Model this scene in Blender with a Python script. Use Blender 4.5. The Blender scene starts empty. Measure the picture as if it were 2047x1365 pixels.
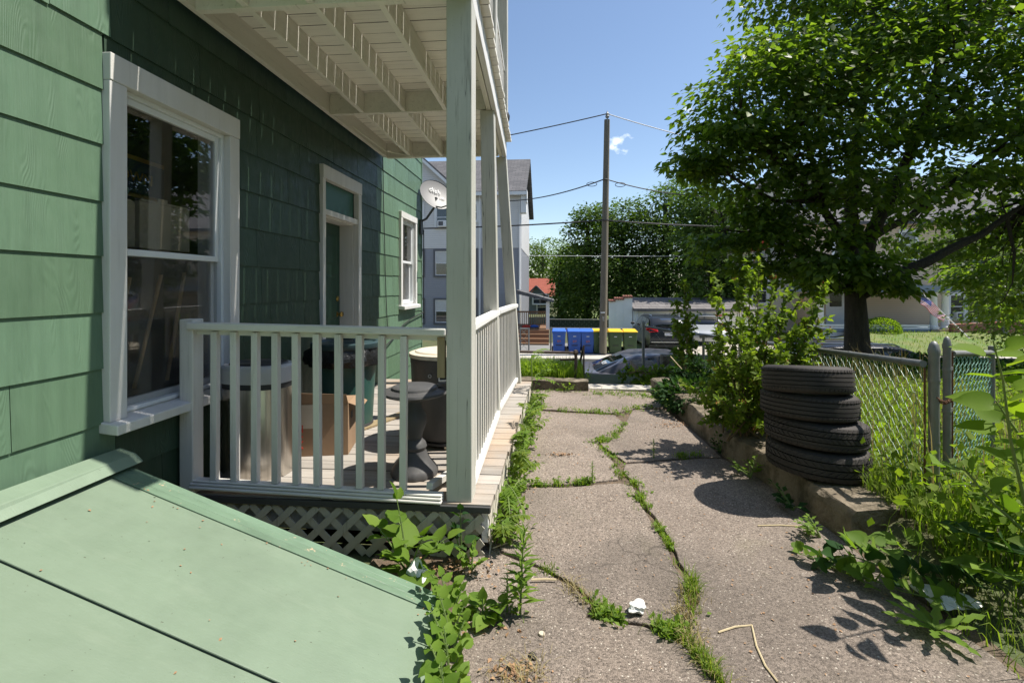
import bpy, bmesh, math, random
import numpy as np
from mathutils import Vector, Matrix, Euler

# ---------------------------------------------------------------- camera, sky, sun, exposure
SC = bpy.context.scene
COL = SC.collection
random.seed(7)
RNG = np.random.default_rng(11)
TH = math.radians(4.88)           # the camera looks a little left of the driveway's axis
FPX, CX, HY, EYE = 960.0, 1023.5, 572.0, 1.5
cam_d = bpy.data.cameras.new('camera')
cam = bpy.data.objects.new('camera', cam_d); COL.objects.link(cam)
cam.location = (0, 0, EYE); cam.rotation_euler = (math.radians(90), 0, TH)
cam_d.sensor_width = 36.0; cam_d.lens = 36.0 * FPX / 2047.0
cam_d.shift_y = -(682.5 - HY) / 2047.0
cam_d.clip_start = 0.05; cam_d.clip_end = 2000.0
SC.camera = cam

SUN_AZ, SUN_EL = math.radians(6.5), math.radians(61.0)     # from +X towards +Y
wd = bpy.data.worlds.new('World'); SC.world = wd; wd.use_nodes = True
wn = wd.node_tree; wn.nodes.clear()
w_out = wn.nodes.new('ShaderNodeOutputWorld'); w_bg = wn.nodes.new('ShaderNodeBackground')
w_sky = wn.nodes.new('ShaderNodeTexSky'); w_sky.sky_type = 'NISHITA'; w_sky.sun_disc = False
w_sky.sun_elevation = SUN_EL; w_sky.sun_rotation = math.radians(90) - SUN_AZ
w_sky.air_density = 1.0; w_sky.dust_density = 0.5; w_sky.ozone_density = 1.2
w_bg.inputs['Strength'].default_value = 0.12
# small wisps of cloud in the blue
w_tc = wn.nodes.new('ShaderNodeTexCoord')
def wmath(op, a, b=None):
    n = wn.nodes.new('ShaderNodeMath'); n.operation = op
    for i, x in enumerate((a, b)):
        if x is None: continue
        if isinstance(x, (int, float)): n.inputs[i].default_value = x
        else: wn.links.new(x, n.inputs[i])
    return n.outputs[0]
w_map = wn.nodes.new('ShaderNodeMapping'); w_map.inputs['Scale'].default_value = (1, 1, 1.5)
wn.links.new(w_tc.outputs['Generated'], w_map.inputs['Vector'])
w_n1 = wn.nodes.new('ShaderNodeTexNoise'); w_n1.inputs['Scale'].default_value = 5.5; w_n1.inputs['Detail'].default_value = 1.0
w_n2 = wn.nodes.new('ShaderNodeTexNoise'); w_n2.inputs['Scale'].default_value = 45; w_n2.inputs['Detail'].default_value = 6
wn.links.new(w_map.outputs[0], w_n1.inputs['Vector']); wn.links.new(w_map.outputs[0], w_n2.inputs['Vector'])
def cloud_at(d, rad):
    vd = wn.nodes.new('ShaderNodeVectorMath'); vd.operation = 'DISTANCE'
    wn.links.new(w_tc.outputs['Generated'], vd.inputs[0]); vd.inputs[1].default_value = d
    return wmath('MAXIMUM', wmath('SUBTRACT', 1.0, wmath('DIVIDE', vd.outputs['Value'], rad)), 0.0)
def sky_dir(u, v):
    r, z = (u - CX) / FPX, (HY - v) / FPX
    return Vector((r * math.cos(TH) - math.sin(TH), math.cos(TH) + r * math.sin(TH), z)).normalized()
masks = [cloud_at(sky_dir(1236, 286), 0.04), cloud_at(sky_dir(1372, 221), 0.02), cloud_at(sky_dir(1222, 292), 0.022)]
m = wmath('MAXIMUM', wmath('MAXIMUM', masks[0], masks[1]), masks[2])
cl = wmath('MULTIPLY', wmath('SUBTRACT', wmath('ADD', wmath('MULTIPLY', w_n2.outputs['Fac'], 1.9), wmath('MULTIPLY', m, 0.75)), 1.40), 1.7)
clc = wn.nodes.new('ShaderNodeClamp'); wn.links.new(wmath('MULTIPLY', cl, wmath('MINIMUM', wmath('MULTIPLY', m, 3.0), 1.0)), clc.inputs['Value'])
w_mix = wn.nodes.new('ShaderNodeMixRGB'); w_mix.inputs['Color2'].default_value = (8.6, 8.9, 9.4, 1)
wn.links.new(clc.outputs[0], w_mix.inputs['Fac']); wn.links.new(w_sky.outputs['Color'], w_mix.inputs['Color1'])
wn.links.new(w_mix.outputs[0], w_bg.inputs['Color']); wn.links.new(w_bg.outputs[0], w_out.inputs[0])

sun_d = bpy.data.lights.new('sun', 'SUN'); sun_d.energy = 5.0; sun_d.angle = math.radians(0.53); sun_d.color = (1.0, 0.95, 0.86)
sun = bpy.data.objects.new('sun', sun_d); COL.objects.link(sun)
S = Vector((math.cos(SUN_EL) * math.cos(SUN_AZ), math.cos(SUN_EL) * math.sin(SUN_AZ), math.sin(SUN_EL)))
sun.rotation_euler = S.to_track_quat('Z', 'Y').to_euler(); sun.location = (30, 10, 40)
vs = SC.view_settings; vs.view_transform = 'Standard'; vs.look = 'None'; vs.exposure = 0.6; vs.gamma = 1.0
SC.cycles.max_bounces = 6; SC.cycles.diffuse_bounces = 3; SC.cycles.glossy_bounces = 3; SC.cycles.transparent_max_bounces = 12; SC.cycles.caustics_reflective = False; SC.cycles.caustics_refractive = False
SC.cycles.use_denoising = True

def at(u, v, D):
    """world point seen at pixel (u, v) of the photograph at a distance D along the camera's axis"""
    r = (u - CX) / FPX * D
    return Vector((r * math.cos(TH) - D * math.sin(TH), D * math.cos(TH) + r * math.sin(TH), EYE + (HY - v) / FPX * D))
def on_z(u, v, z=0.0):
    return at(u, v, (EYE - z) * FPX / (v - HY))

# ---------------------------------------------------------------- helpers
OFF = {}
class MB:
    def __init__(s): s.v = []; s.f = []
    def add(s, vs_, fs):
        o = len(s.v); s.v += [tuple(p) for p in vs_]; s.f += [tuple(i + o for i in f) for f in fs]; return s
    def hexa(s, p):
        return s.add(p, [(0, 3, 2, 1), (4, 5, 6, 7), (0, 1, 5, 4), (1, 2, 6, 5), (2, 3, 7, 6), (3, 0, 4, 7)])
    def box(s, x0, x1, y0, y1, z0, z1):
        return s.hexa([(x0, y0, z0), (x1, y0, z0), (x1, y1, z0), (x0, y1, z0), (x0, y0, z1), (x1, y0, z1), (x1, y1, z1), (x0, y1, z1)])
    def bar(s, p, q, w, h, up=(0, 0, 1)):
        p, q = Vector(p), Vector(q); d = (q - p).normalized(); up = Vector(up)
        if abs(d.dot(up)) > 0.99: up = Vector((0, 1, 0))
        a = d.cross(up).normalized() * w / 2; b = a.cross(d).normalized() * h / 2
        return s.hexa([p - a - b, p + a - b, p + a + b, p - a + b, q - a - b, q + a - b, q + a + b, q - a + b])
    def tube(s, pts, r, n=8, cap=True):
        pts = [Vector(p) for p in pts]; k = len(pts); rs = r if isinstance(r, (list, tuple)) else [r] * k
        o = len(s.v); prev = None
        for i, p in enumerate(pts):
            d = (pts[min(i + 1, k - 1)] - pts[max(i - 1, 0)]).normalized()
            if prev is None:
                a = d.orthogonal().normalized()
            else:
                a = (prev - d * prev.dot(d))
                a = a.normalized() if a.length > 1e-6 else d.orthogonal().normalized()
            prev = a; b = d.cross(a)
            for j in range(n):
                t = 2 * math.pi * j / n
                s.v.append(tuple(p + (a * math.cos(t) + b * math.sin(t)) * rs[i]))
        for i in range(k - 1):
            for j in range(n):
                j2 = (j + 1) % n
                s.f.append((o + i * n + j, o + i * n + j2, o + (i + 1) * n + j2, o + (i + 1) * n + j))
        if cap:
            s.f.append(tuple(o + j for j in reversed(range(n)))); s.f.append(tuple(o + (k - 1) * n + j for j in range(n)))
        return s
    def lathe(s, prof, n=24, M=None, close=True, fn=None):
        o = len(s.v); k = len(prof)
        for i, (r, z) in enumerate(prof):
            for j in range(n):
                t = 2 * math.pi * j / n
                rr = r * (fn(i, t) if fn else 1)
                p = Vector((rr * math.cos(t), rr * math.sin(t), z))
                s.v.append(tuple(M @ p if M else p))
        for i in range(k - 1):
            for j in range(n):
                j2 = (j + 1) % n
                s.f.append((o + i * n + j, o + i * n + j2, o + (i + 1) * n + j2, o + (i + 1) * n + j))
        if close:
            s.f.append(tuple(o + j for j in reversed(range(n)))); s.f.append(tuple(o + (k - 1) * n + j for j in range(n)))
        return s
    def prism(s, poly, off):
        """polygon (list of 3D points) swept by the vector off"""
        n = len(poly); off = Vector(off)
        s.add([tuple(Vector(p)) for p in poly] + [tuple(Vector(p) + off) for p in poly],
              [tuple(reversed(range(n))), tuple(range(n, 2 * n))] + [(i, (i + 1) % n, n + (i + 1) % n, n + i) for i in range(n)])
        return s
    def quad(s, a, b, c, d): return s.add([a, b, c, d], [(0, 1, 2, 3)])

def put(name, mesh, mat, parent):
    o = bpy.data.objects.new(name, mesh); COL.objects.link(o)
    if mat is not None: mesh.materials.append(mat)
    if parent is not None: o.parent = parent
    return o
def tag(o, label=None, cat=None, group=None, kind=None):
    for k, v in (('label', label), ('category', cat), ('group', group), ('kind', kind)):
        if v: o[k] = v
    return o
def build(b, name, mat, parent=None, smooth=False, bevel=0.0, seg=2, label=None):
    me = bpy.data.meshes.new(name)
    off = OFF.get(parent.name, None) if parent is not None else None
    v = b.v
    if off is not None and off.length > 0: v = [(p[0] - off.x, p[1] - off.y, p[2] - off.z) for p in v]
    me.from_pydata(v, [], b.f); me.validate(verbose=False)
    bm = bmesh.new(); bm.from_mesh(me); bmesh.ops.recalc_face_normals(bm, faces=bm.faces); bm.to_mesh(me); bm.free()
    if smooth:
        me.polygons.foreach_set('use_smooth', [True] * len(me.polygons))
        try: me.set_sharp_from_angle(angle=math.radians(38))
        except Exception: pass
    o = put(name, me, mat, parent)
    if parent is not None: OFF[o.name] = off if off is not None else Vector((0, 0, 0))
    if bevel:
        md = o.modifiers.new('bevel', 'BEVEL'); md.width = bevel; md.segments = seg; md.limit_method = 'ANGLE'; md.angle_limit = math.radians(40)
    if label: o['label'] = label
    return o
def thing(name, label, cat, loc=(0, 0, 0), rz=0.0, group=None, local=False):
    o = bpy.data.objects.new(name, None); COL.objects.link(o); o.empty_display_size = 0.2
    o.location = loc; o.rotation_euler = (0, 0, rz)
    OFF[o.name] = Vector((0, 0, 0)) if local else Vector(loc)
    return tag(o, label, cat, group)
def copy_tree(o, parent=None, loc=None, rz=None):
    c = o.copy(); COL.objects.link(c); c.parent = parent
    if loc is not None: c.location = loc
    if rz is not None: c.rotation_euler = (0, 0, rz)
    for ch in list(o.children): copy_tree(ch, c)
    return c
def struct(b, name, mat, parent=None, **k):
    o = build(b, name, mat, parent, **k); o['kind'] = 'structure'; return o
def np_mesh(name, V, quads, mat, parent=None, smooth=False, tris=None):
    me = bpy.data.meshes.new(name); V = np.asarray(V, dtype=np.float32)
    off = OFF.get(parent.name, None) if parent is not None else None
    if off is not None: V = V - np.array(off, dtype=np.float32)
    q = np.asarray(quads, dtype=np.int32).reshape(-1, 4) if quads is not None and len(quads) else np.zeros((0, 4), np.int32)
    t = np.asarray(tris, dtype=np.int32).reshape(-1, 3) if tris is not None and len(tris) else np.zeros((0, 3), np.int32)
    me.vertices.add(len(V)); me.vertices.foreach_set('co', V.ravel())
    nl = q.size + t.size; me.loops.add(nl)
    me.loops.foreach_set('vertex_index', np.concatenate([q.ravel(), t.ravel()]))
    npol = len(q) + len(t); me.polygons.add(npol)
    st = np.concatenate([np.arange(len(q)) * 4, q.size + np.arange(len(t)) * 3]).astype(np.int32)
    me.polygons.foreach_set('loop_start', st)
    if smooth: me.polygons.foreach_set('use_smooth', np.ones(npol, dtype=bool))
    me.update(calc_edges=True)
    o = put(name, me, mat, parent)
    if parent is not None: OFF[o.name] = off if off is not None else Vector((0, 0, 0))
    return o
def text_mesh(name, s, size, M, mat, parent, ext=0.002):
    cu = bpy.data.curves.new(name, 'FONT'); cu.body = s; cu.size = size; cu.extrude = ext; cu.align_x = 'CENTER'; cu.align_y = 'CENTER'; cu.resolution_u = 3
    t = bpy.data.objects.new(name + '_tmp', cu); COL.objects.link(t)
    dg = bpy.context.evaluated_depsgraph_get(); dg.update()
    me = bpy.data.meshes.new_from_object(t.evaluated_get(dg))
    bpy.data.objects.remove(t); bpy.data.curves.remove(cu)
    me.name = name; me.transform(M)
    off = OFF.get(parent.name) if parent is not None else None
    if off is not None: me.transform(Matrix.Translation(-off))
    o = put(name, me, mat, parent)
    if parent is not None: OFF[o.name] = off if off is not None else Vector((0, 0, 0))
    return o
def face_cam_M(p, right, up=(0, 0, 1)):
    x = Vector(right).normalized(); y = Vector(up); z = x.cross(y).normalized(); y = z.cross(x)
    return Matrix(((x.x, y.x, z.x, p[0]), (x.y, y.y, z.y, p[1]), (x.z, y.z, z.z, p[2]), (0, 0, 0, 1)))

# ---------------------------------------------------------------- materials
MT = {}
def srgb(r, g, b):
    f = lambda c: (c / 255 / 12.92) if c / 255 <= 0.04045 else ((c / 255 + 0.055) / 1.055) ** 2.4
    return (f(r), f(g), f(b))
class NT:
    def __init__(s, name):
        s.m = bpy.data.materials.new(name); s.m.use_nodes = True; s.t = s.m.node_tree; s.t.nodes.clear()
        s.out = s.t.nodes.new('ShaderNodeOutputMaterial'); s.p = s.t.nodes.new('ShaderNodeBsdfPrincipled')
        s.t.links.new(s.p.outputs[0], s.out.inputs[0]); s.tc = s.t.nodes.new('ShaderNodeTexCoord'); MT[name] = s.m
    def n(s, kind, **k):
        nd = s.t.nodes.new(kind)
        for a, b in k.items(): setattr(nd, a, b)
        return nd
    def l(s, a, b): s.t.links.new(a, b)
    def mapped(s, scale=(1, 1, 1), rot=(0, 0, 0), src='Object'):
        mp = s.n('ShaderNodeMapping'); mp.inputs['Scale'].default_value = scale; mp.inputs['Rotation'].default_value = rot
        s.l(s.tc.outputs[src], mp.inputs['Vector']); return mp.outputs[0]
    def noise(s, scale, detail=4, vec=None, rough=0.55, dist=0.0):
        nd = s.n('ShaderNodeTexNoise'); nd.inputs['Scale'].default_value = scale; nd.inputs['Detail'].default_value = detail
        nd.inputs['Roughness'].default_value = rough; nd.inputs['Distortion'].default_value = dist
        s.l(vec if vec is not None else s.tc.outputs['Object'], nd.inputs['Vector']); return nd.outputs['Fac']
    def vor(s, scale, vec=None, feature='F1', out='Distance', rnd=1.0):
        nd = s.n('ShaderNodeTexVoronoi', feature=feature); nd.inputs['Scale'].default_value = scale; nd.inputs['Randomness'].default_value = rnd
        s.l(vec if vec is not None else s.tc.outputs['Object'], nd.inputs['Vector']); return nd.outputs[out]
    def n_edge(s, scale):
        v = s.n('ShaderNodeVectorMath', operation='ADD'); nz = s.n('ShaderNodeTexNoise'); nz.inputs['Scale'].default_value = 3.0; nz.inputs['Detail'].default_value = 5
        s.l(s.tc.outputs['Object'], nz.inputs['Vector']); s.l(s.tc.outputs['Object'], v.inputs[0]); m_ = s.n('ShaderNodeVectorMath', operation='SCALE'); m_.inputs['Scale'].default_value = 0.35
        s.l(nz.outputs['Color'], m_.inputs[0]); s.l(m_.outputs[0], v.inputs[1]); return s.vor(scale, v.outputs[0], 'DISTANCE_TO_EDGE')
    def ramp(s, fac, stops):
        r = s.n('ShaderNodeValToRGB'); e = r.color_ramp.elements
        while len(e) < len(stops): e.new(0.5)
        for i, (pos, c) in enumerate(stops):
            e[i].position = pos; e[i].color = (c, c, c, 1) if isinstance(c, (int, float)) else (*c[:3], 1)
        s.l(fac, r.inputs[0]); return r.outputs[0]
    def mix(s, fac, a, b, mode='MIX'):
        x = s.n('ShaderNodeMixRGB', blend_type=mode)
        for i, q in enumerate((fac, a, b)):
            if isinstance(q, (int, float)): x.inputs[i].default_value = q if i == 0 else (q, q, q, 1)
            elif isinstance(q, tuple): x.inputs[i].default_value = (*q[:3], 1)
            else: s.l(q, x.inputs[i])
        return x.outputs[0]
    def math(s, op, a, b=0.0, c=None):
        x = s.n('ShaderNodeMath', operation=op)
        for i, q in enumerate((a, b, c)):
            if q is None: continue
            if isinstance(q, (int, float)): x.inputs[i].default_value = q
            else: s.l(q, x.inputs[i])
        return x.outputs[0]
    def rnd(s):
        return s.n('ShaderNodeObjectInfo').outputs['Random']
    def island(s):
        return s.n('ShaderNodeNewGeometry').outputs['Random Per Island']
    def color(s, c):
        if isinstance(c, tuple): s.p.inputs['Base Color'].default_value = (*c[:3], 1)
        else: s.l(c, s.p.inputs['Base Color'])
        return s
    def set(s, rough=0.6, metal=0.0, spec=0.4, coat=0.0):
        if isinstance(rough, (int, float)): s.p.inputs['Roughness'].default_value = rough
        else: s.l(rough, s.p.inputs['Roughness'])
        s.p.inputs['Metallic'].default_value = metal; s.p.inputs['Specular IOR Level'].default_value = spec
        s.p.inputs['Coat Weight'].default_value = coat; s.p.inputs['Coat Roughness'].default_value = 0.05
        return s
    def bump(s, h, strength=0.3, dist=0.01):
        b = s.n('ShaderNodeBump'); b.inputs['Strength'].default_value = strength; b.inputs['Distance'].default_value = dist
        s.l(h, b.inputs['Height']); s.l(b.outputs[0], s.p.inputs['Normal']); return s
def vary(name, c1, c2, scale=4.0, rough=0.6, spots=None, bump=0.15, bscale=60, stretch=(1, 1, 1), metal=0.0, spec=0.4, detail=5, per_obj=0.0, dist=0.004, contrast=(0.3, 0.7), coat=0.0):
    """two-tone procedural material with noise, optional dirt spots and fine relief"""
    t = NT(name); v = t.mapped(stretch)
    c = t.mix(t.ramp(t.noise(scale, detail, v), [(contrast[0], 0.0), (contrast[1], 1.0)]), c1, c2)
    if spots:
        sc, lo, hi, col, amt = spots
        c = t.mix(t.math('MULTIPLY', t.ramp(t.noise(sc, 6, v, 0.65), [(lo, 0.0), (hi, 1.0)]), amt), c, col)
    if per_obj:
        h = t.n('ShaderNodeHueSaturation'); t.l(c, h.inputs['Color'])
        t.l(t.math('MULTIPLY_ADD', t.rnd(), per_obj * 2, 1 - per_obj), h.inputs['Value']); c = h.outputs[0]
    t.color(c).set(rough, metal, spec, coat)
    if bump: t.bump(t.noise(bscale, 4, v), bump, dist)
    return t.m
def leafmat(name, dark, mid, light, trans=0.35, rough=0.6, tcol=None, spec=0.14):
    t = NT(name)
    c = t.ramp(t.island(), [(0.0, dark), (0.5, mid), (1.0, light)])
    c = t.mix(t.math('MULTIPLY', t.noise(9, 2), 0.35), c, tuple(x * 0.55 for x in dark))
    t.color(c).set(rough, 0, spec)
    tr = t.n('ShaderNodeBsdfTranslucent'); tc = t.mix(1.0, c, tcol or (1.6, 1.7, 0.55), 'MULTIPLY'); t.l(tc, tr.inputs['Color'])
    mx = t.n('ShaderNodeMixShader'); mx.inputs[0].default_value = trans
    t.l(t.p.outputs[0], mx.inputs[1]); t.l(tr.outputs[0], mx.inputs[2]); t.l(mx.outputs[0], t.out.inputs[0])
    return t.m

def green_paint(name, c1, c2, chip=None, grain=True, worn=0.0):
    t = NT(name)
    v = t.mapped((1, 9, 0.55)); c = t.mix(t.noise(7, 5, v), c1, c2)
    big = t.noise(1.7, 3); c = t.mix(t.math('MULTIPLY', big, 0.35 if grain else 0.12), c, tuple(min(1, x * 1.35) for x in c2))
    streak = t.ramp(t.noise(5, 4, t.mapped((1, 3.5, 0.16))), [(0.42, 0.0), (0.72, 1.0)])
    c = t.mix(t.math('MULTIPLY', streak, 0.30 if grain else 0.08), c, tuple(x * 0.55 for x in c1))
    h = t.n('ShaderNodeHueSaturation'); t.l(c, h.inputs['Color']); t.l(t.math('MULTIPLY_ADD', t.rnd(), 0.26, 0.87), h.inputs['Value']); t.l(t.math('MULTIPLY_ADD', t.rnd(), 0.02, 0.49), h.inputs['Hue']); c = h.outputs[0]
    grime = t.ramp(t.noise(2.2, 6, t.mapped((1, 2.5, 0.5)), 0.7), [(0.52, 0.0), (0.72, 1.0)]); c = t.mix(t.math('MULTIPLY', grime, 0.35 if grain else 0.10), c, tuple(x * 0.6 for x in c1))
    if worn:
        c = t.mix(t.math('MULTIPLY', t.ramp(t.noise(2.1, 6, None, 0.62), [(0.50, 0.0), (0.70, 1.0)]), worn), c, tuple(x * 0.62 for x in c1))
        c = t.mix(t.math('MULTIPLY', t.ramp(t.noise(3.4, 7, t.mapped((0.5, 2.2, 1)), 0.7), [(0.56, 0.0), (0.66, 1.0)]), worn * 0.35), c, (0.30, 0.34, 0.26))
        c = t.mix(t.ramp(t.noise(60, 2), [(0.735, 0.0), (0.75, 0.8)]), c, (0.07, 0.08, 0.05))
    if chip: c = t.mix(t.ramp(t.noise(28, 6, None, 0.7), [(0.63, 0.0), (0.66, 1.0)]), c, chip)
    t.color(c).set(t.ramp(t.noise(12), [(0.3, 0.42), (0.7, 0.6)]), 0, 0.45)
    # embossed cathedral grain: rings stretched upright, shifted from shingle to shingle
    mp = t.n('ShaderNodeMapping'); mp.inputs['Scale'].default_value = (1, 5.5, 1.15)
    ad = t.n('ShaderNodeVectorMath', operation='ADD'); t.l(t.tc.outputs['Object'], ad.inputs[0])
    rr = t.n('ShaderNodeCombineXYZ'); q = t.rnd(); t.l(t.math('MULTIPLY', q, 7.0), rr.inputs[0]); t.l(t.math('MULTIPLY', q, 3.0), rr.inputs[1]); t.l(t.math('MULTIPLY', q, 5.0), rr.inputs[2])
    t.l(rr.outputs[0], ad.inputs[1]); t.l(ad.outputs[0], mp.inputs['Vector'])
    field = t.noise(1.15, 1.5, mp.outputs[0], 0.4)
    rings = t.math('SINE', t.math('MULTIPLY', field, 190.0))
    gate = t.ramp(t.noise(2.6, 2, mp.outputs[0]), [(0.50, 0.0), (0.64, 1.0)])
    fine = t.noise(60, 3, t.mapped((1, 3.0, 0.08)))
    hgt = t.math('ADD', t.math('MULTIPLY', t.math('MULTIPLY', rings, gate), 0.6 if grain else 0.05), t.math('MULTIPLY', fine, 1.1))
    t.bump(hgt, 0.34 if grain else 0.2, 0.004)
    return t.m
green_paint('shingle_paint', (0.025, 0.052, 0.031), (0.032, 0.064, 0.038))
green_paint('shingle_paint_pale', (0.088, 0.154, 0.094), (0.108, 0.180, 0.113))  # paler green beyond the porch ends; the darker one lies between
green_paint('bulkhead_paint', (0.165, 0.222, 0.155), (0.182, 0.242, 0.172), grain=False, worn=0.28)
green_paint('bulkhead_edge_paint', (0.12, 0.19, 0.125), (0.145, 0.22, 0.15), chip=(0.42, 0.33, 0.22))
vary('door_green', (0.022, 0.055, 0.036), (0.028, 0.07, 0.045), 5, 0.5)
vary('transom_green', (0.045, 0.125, 0.10), (0.05, 0.14, 0.115), 5, 0.5)

def white_wood(name, base, dirt, amt, green=None, crack=0.0, axis='z'):
    t = NT(name)
    st = {'z': (6, 6, 0.35), 'y': (6, 0.35, 6), 'x': (0.35, 6, 6)}[axis]
    v = t.mapped(st)
    c = t.mix(t.ramp(t.noise(3.0, 5, v), [(0.3, 0.0), (0.75, 1.0)]), base, tuple(x * 0.86 for x in base))
    if green: c = t.mix(t.math('MULTIPLY', t.ramp(t.noise(1.3, 4), [(0.35, 0.0), (0.7, 1.0)]), 0.75), c, green)
    c = t.mix(t.math('MULTIPLY', t.ramp(t.noise(5.5, 7, v, 0.7), [(0.58, 0.0), (0.72, 1.0)]), amt), c, dirt)
    c = t.mix(t.math('MULTIPLY', t.ramp(t.noise(120, 3), [(0.66, 0.0), (0.72, 1.0)]), amt * 0.7), c, dirt)
    hgt = t.noise(14, 5, v)
    if crack:
        cr = t.ramp(t.noise(2.2, 3, t.mapped({'z': (9, 9, 0.16), 'y': (9, .16, 9), 'x': (.16, 9, 9)}[axis])), [(0.492, 0.0), (0.5, 1.0), (0.508, 0.0)])
        gate = t.ramp(t.noise(1.1, 2), [(0.45, 0.0), (0.6, 1.0)])
        k = t.math('MULTIPLY', t.math('MULTIPLY', cr, gate), crack)
        c = t.mix(k, c, (0.03, 0.03, 0.025)); hgt = t.math('SUBTRACT', hgt, t.math('MULTIPLY', k, 1.5))
    h = t.n('ShaderNodeHueSaturation'); t.l(c, h.inputs['Color']); t.l(t.math('MULTIPLY_ADD', t.rnd(), 0.12, 0.94), h.inputs['Value'])
    t.color(h.outputs[0]).set(0.55, 0, 0.35).bump(hgt, 0.25, 0.004); return t.m
white_wood('white_post', (0.60, 0.585, 0.53), (0.15, 0.145, 0.11), 0.55, (0.45, 0.455, 0.385), 1.0)
white_wood('white_paint', (0.71, 0.685, 0.64), (0.22, 0.20, 0.16), 0.45, (0.58, 0.56, 0.49), 0.4)
white_wood('white_rail', (0.75, 0.725, 0.68), (0.25, 0.22, 0.17), 0.45, (0.61, 0.59, 0.52), 0.3, 'x')
white_wood('white_rail_side', (0.80, 0.79, 0.77), (0.25, 0.22, 0.17), 0.35, None, 0.3, 'y')
white_wood('ceiling_paint', (0.86, 0.83, 0.75), (0.20, 0.17, 0.11), 0.5, (0.77, 0.74, 0.64), 0.2, 'y')
white_wood('ceiling_board_paint', (0.90, 0.87, 0.79), (0.17, 0.14, 0.09), 0.5, (0.82, 0.79, 0.70), 0.2, 'x')
white_wood('trim_paint', (0.70, 0.69, 0.68), (0.25, 0.23, 0.19), 0.25, (0.62, 0.60, 0.53), 0.15)
white_wood('lattice_paint', (0.52, 0.48, 0.40), (0.13, 0.10, 0.065), 0.6, (0.42, 0.39, 0.32), 0.0)
vary('vinyl_white', (0.75, 0.77, 0.78), (0.70, 0.72, 0.72), 3, 0.35, bump=0)

t = NT('deck_wood'); v = t.mapped((0.35, 7, 7))
c = t.mix(t.ramp(t.noise(4, 6, v), [(0.3, 0.0), (0.7, 1.0)]), (0.29, 0.262, 0.23), (0.41, 0.375, 0.335))
c = t.mix(t.math('MULTIPLY', t.ramp(t.noise(1.6, 4), [(0.5, 0.0), (0.68, 1.0)]), 0.45), c, (0.46, 0.30, 0.17))
c = t.mix(t.ramp(t.noise(6, 6, t.mapped((0.2, 12, 12)), 0.7), [(0.60, 0.0), (0.66, 0.7)]), c, (0.17, 0.15, 0.12))
h = t.n('ShaderNodeHueSaturation'); t.l(c, h.inputs['Color']); t.l(t.math('MULTIPLY_ADD', t.rnd(), 0.3, 0.82), h.inputs['Value'])
t.color(h.outputs[0]).set(0.8, 0, 0.2).bump(t.noise(10, 6, v), 0.5, 0.004)
vary('dark_board', (0.045, 0.045, 0.045), (0.07, 0.07, 0.068), 6, 0.6, stretch=(0.4, 5, 5))
vary('raw_wood', (0.33, 0.25, 0.15), (0.24, 0.19, 0.10), 6, 0.75, stretch=(6, 6, 0.5))
vary('brown_stain_wood', (0.20, 0.105, 0.055), (0.26, 0.145, 0.08), 5, 0.7, stretch=(0.5, 5, 5), per_obj=0.2)

# driveway: coarse worn asphalt with pale and dark chips of stone
t = NT('asphalt')
base = t.mix(t.ramp(t.noise(1.1, 4), [(0.35, 0.0), (0.68, 1.0)]), (0.250, 0.202, 0.166), (0.322, 0.266, 0.223))
base = t.mix(t.math('MULTIPLY', t.ramp(t.noise(0.55, 3, None, 0.6), [(0.52, 0.0), (0.62, 1.0)]), 0.5), base, (0.155, 0.128, 0.108))
chip1 = t.vor(150, out='Color'); sep = t.n('ShaderNodeSeparateColor'); t.l(chip1, sep.inputs[0])
base = t.mix(0.85, base, t.ramp(sep.outputs[0], [(0.0, 0.35), (0.45, 0.85), (0.9, 1.15), (1.0, 1.5)]), 'MULTIPLY')
vd = t.vor(80); vc = t.vor(80, out='Color'); sp2 = t.n('ShaderNodeSeparateColor'); t.l(vc, sp2.inputs[0])
pale = t.math('MULTIPLY', t.ramp(sp2.outputs[1], [(0.86, 0.0), (0.9, 1.0)]), t.ramp(vd, [(0.22, 1.0), (0.36, 0.0)]))
base = t.mix(t.math('MULTIPLY', pale, 0.85), base, (0.62, 0.56, 0.47))
darkc = t.math('MULTIPLY', t.ramp(sp2.outputs[2], [(0.90, 0.0), (0.94, 1.0)]), t.ramp(vd, [(0.25, 1.0), (0.4, 0.0)]))
base = t.mix(t.math('MULTIPLY', darkc, 0.8), base, (0.03, 0.028, 0.026))
stain = t.ramp(t.noise(0.9, 6, None, 0.65), [(0.46, 0.0), (0.62, 1.0)]); base = t.mix(t.math('MULTIPLY', stain, 0.45), base, (0.115, 0.095, 0.078))
hair = t.ramp(t.n_edge(1.7), [(0.0, 1.0), (0.012, 0.0)]); base = t.mix(t.math('MULTIPLY', t.math('MULTIPLY', hair, t.ramp(t.noise(1.3, 2), [(0.5, 0.0), (0.6, 1.0)])), 0.6), base, (0.05, 0.042, 0.035))
moss = t.ramp(t.noise(2.3, 5), [(0.60, 0.0), (0.75, 1.0)]); base = t.mix(t.math('MULTIPLY', moss, 0.22), base, (0.16, 0.15, 0.07))
h = t.n('ShaderNodeHueSaturation'); t.l(base, h.inputs['Color']); t.l(t.math('MULTIPLY_ADD', t.rnd(), 0.14, 0.93), h.inputs['Value'])
t.color(h.outputs[0]).set(0.9, 0, 0.25).bump(t.math('ADD', t.math('MULTIPLY', t.vor(150), -0.9), t.noise(200, 2)), 0.75, 0.006)
vary('soil', (0.085, 0.062, 0.043), (0.14, 0.105, 0.075), 9, 0.95, bump=0.8, bscale=50, dist=0.02, spots=(22, 0.5, 0.7, (0.22, 0.15, 0.09), 0.6))
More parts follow.
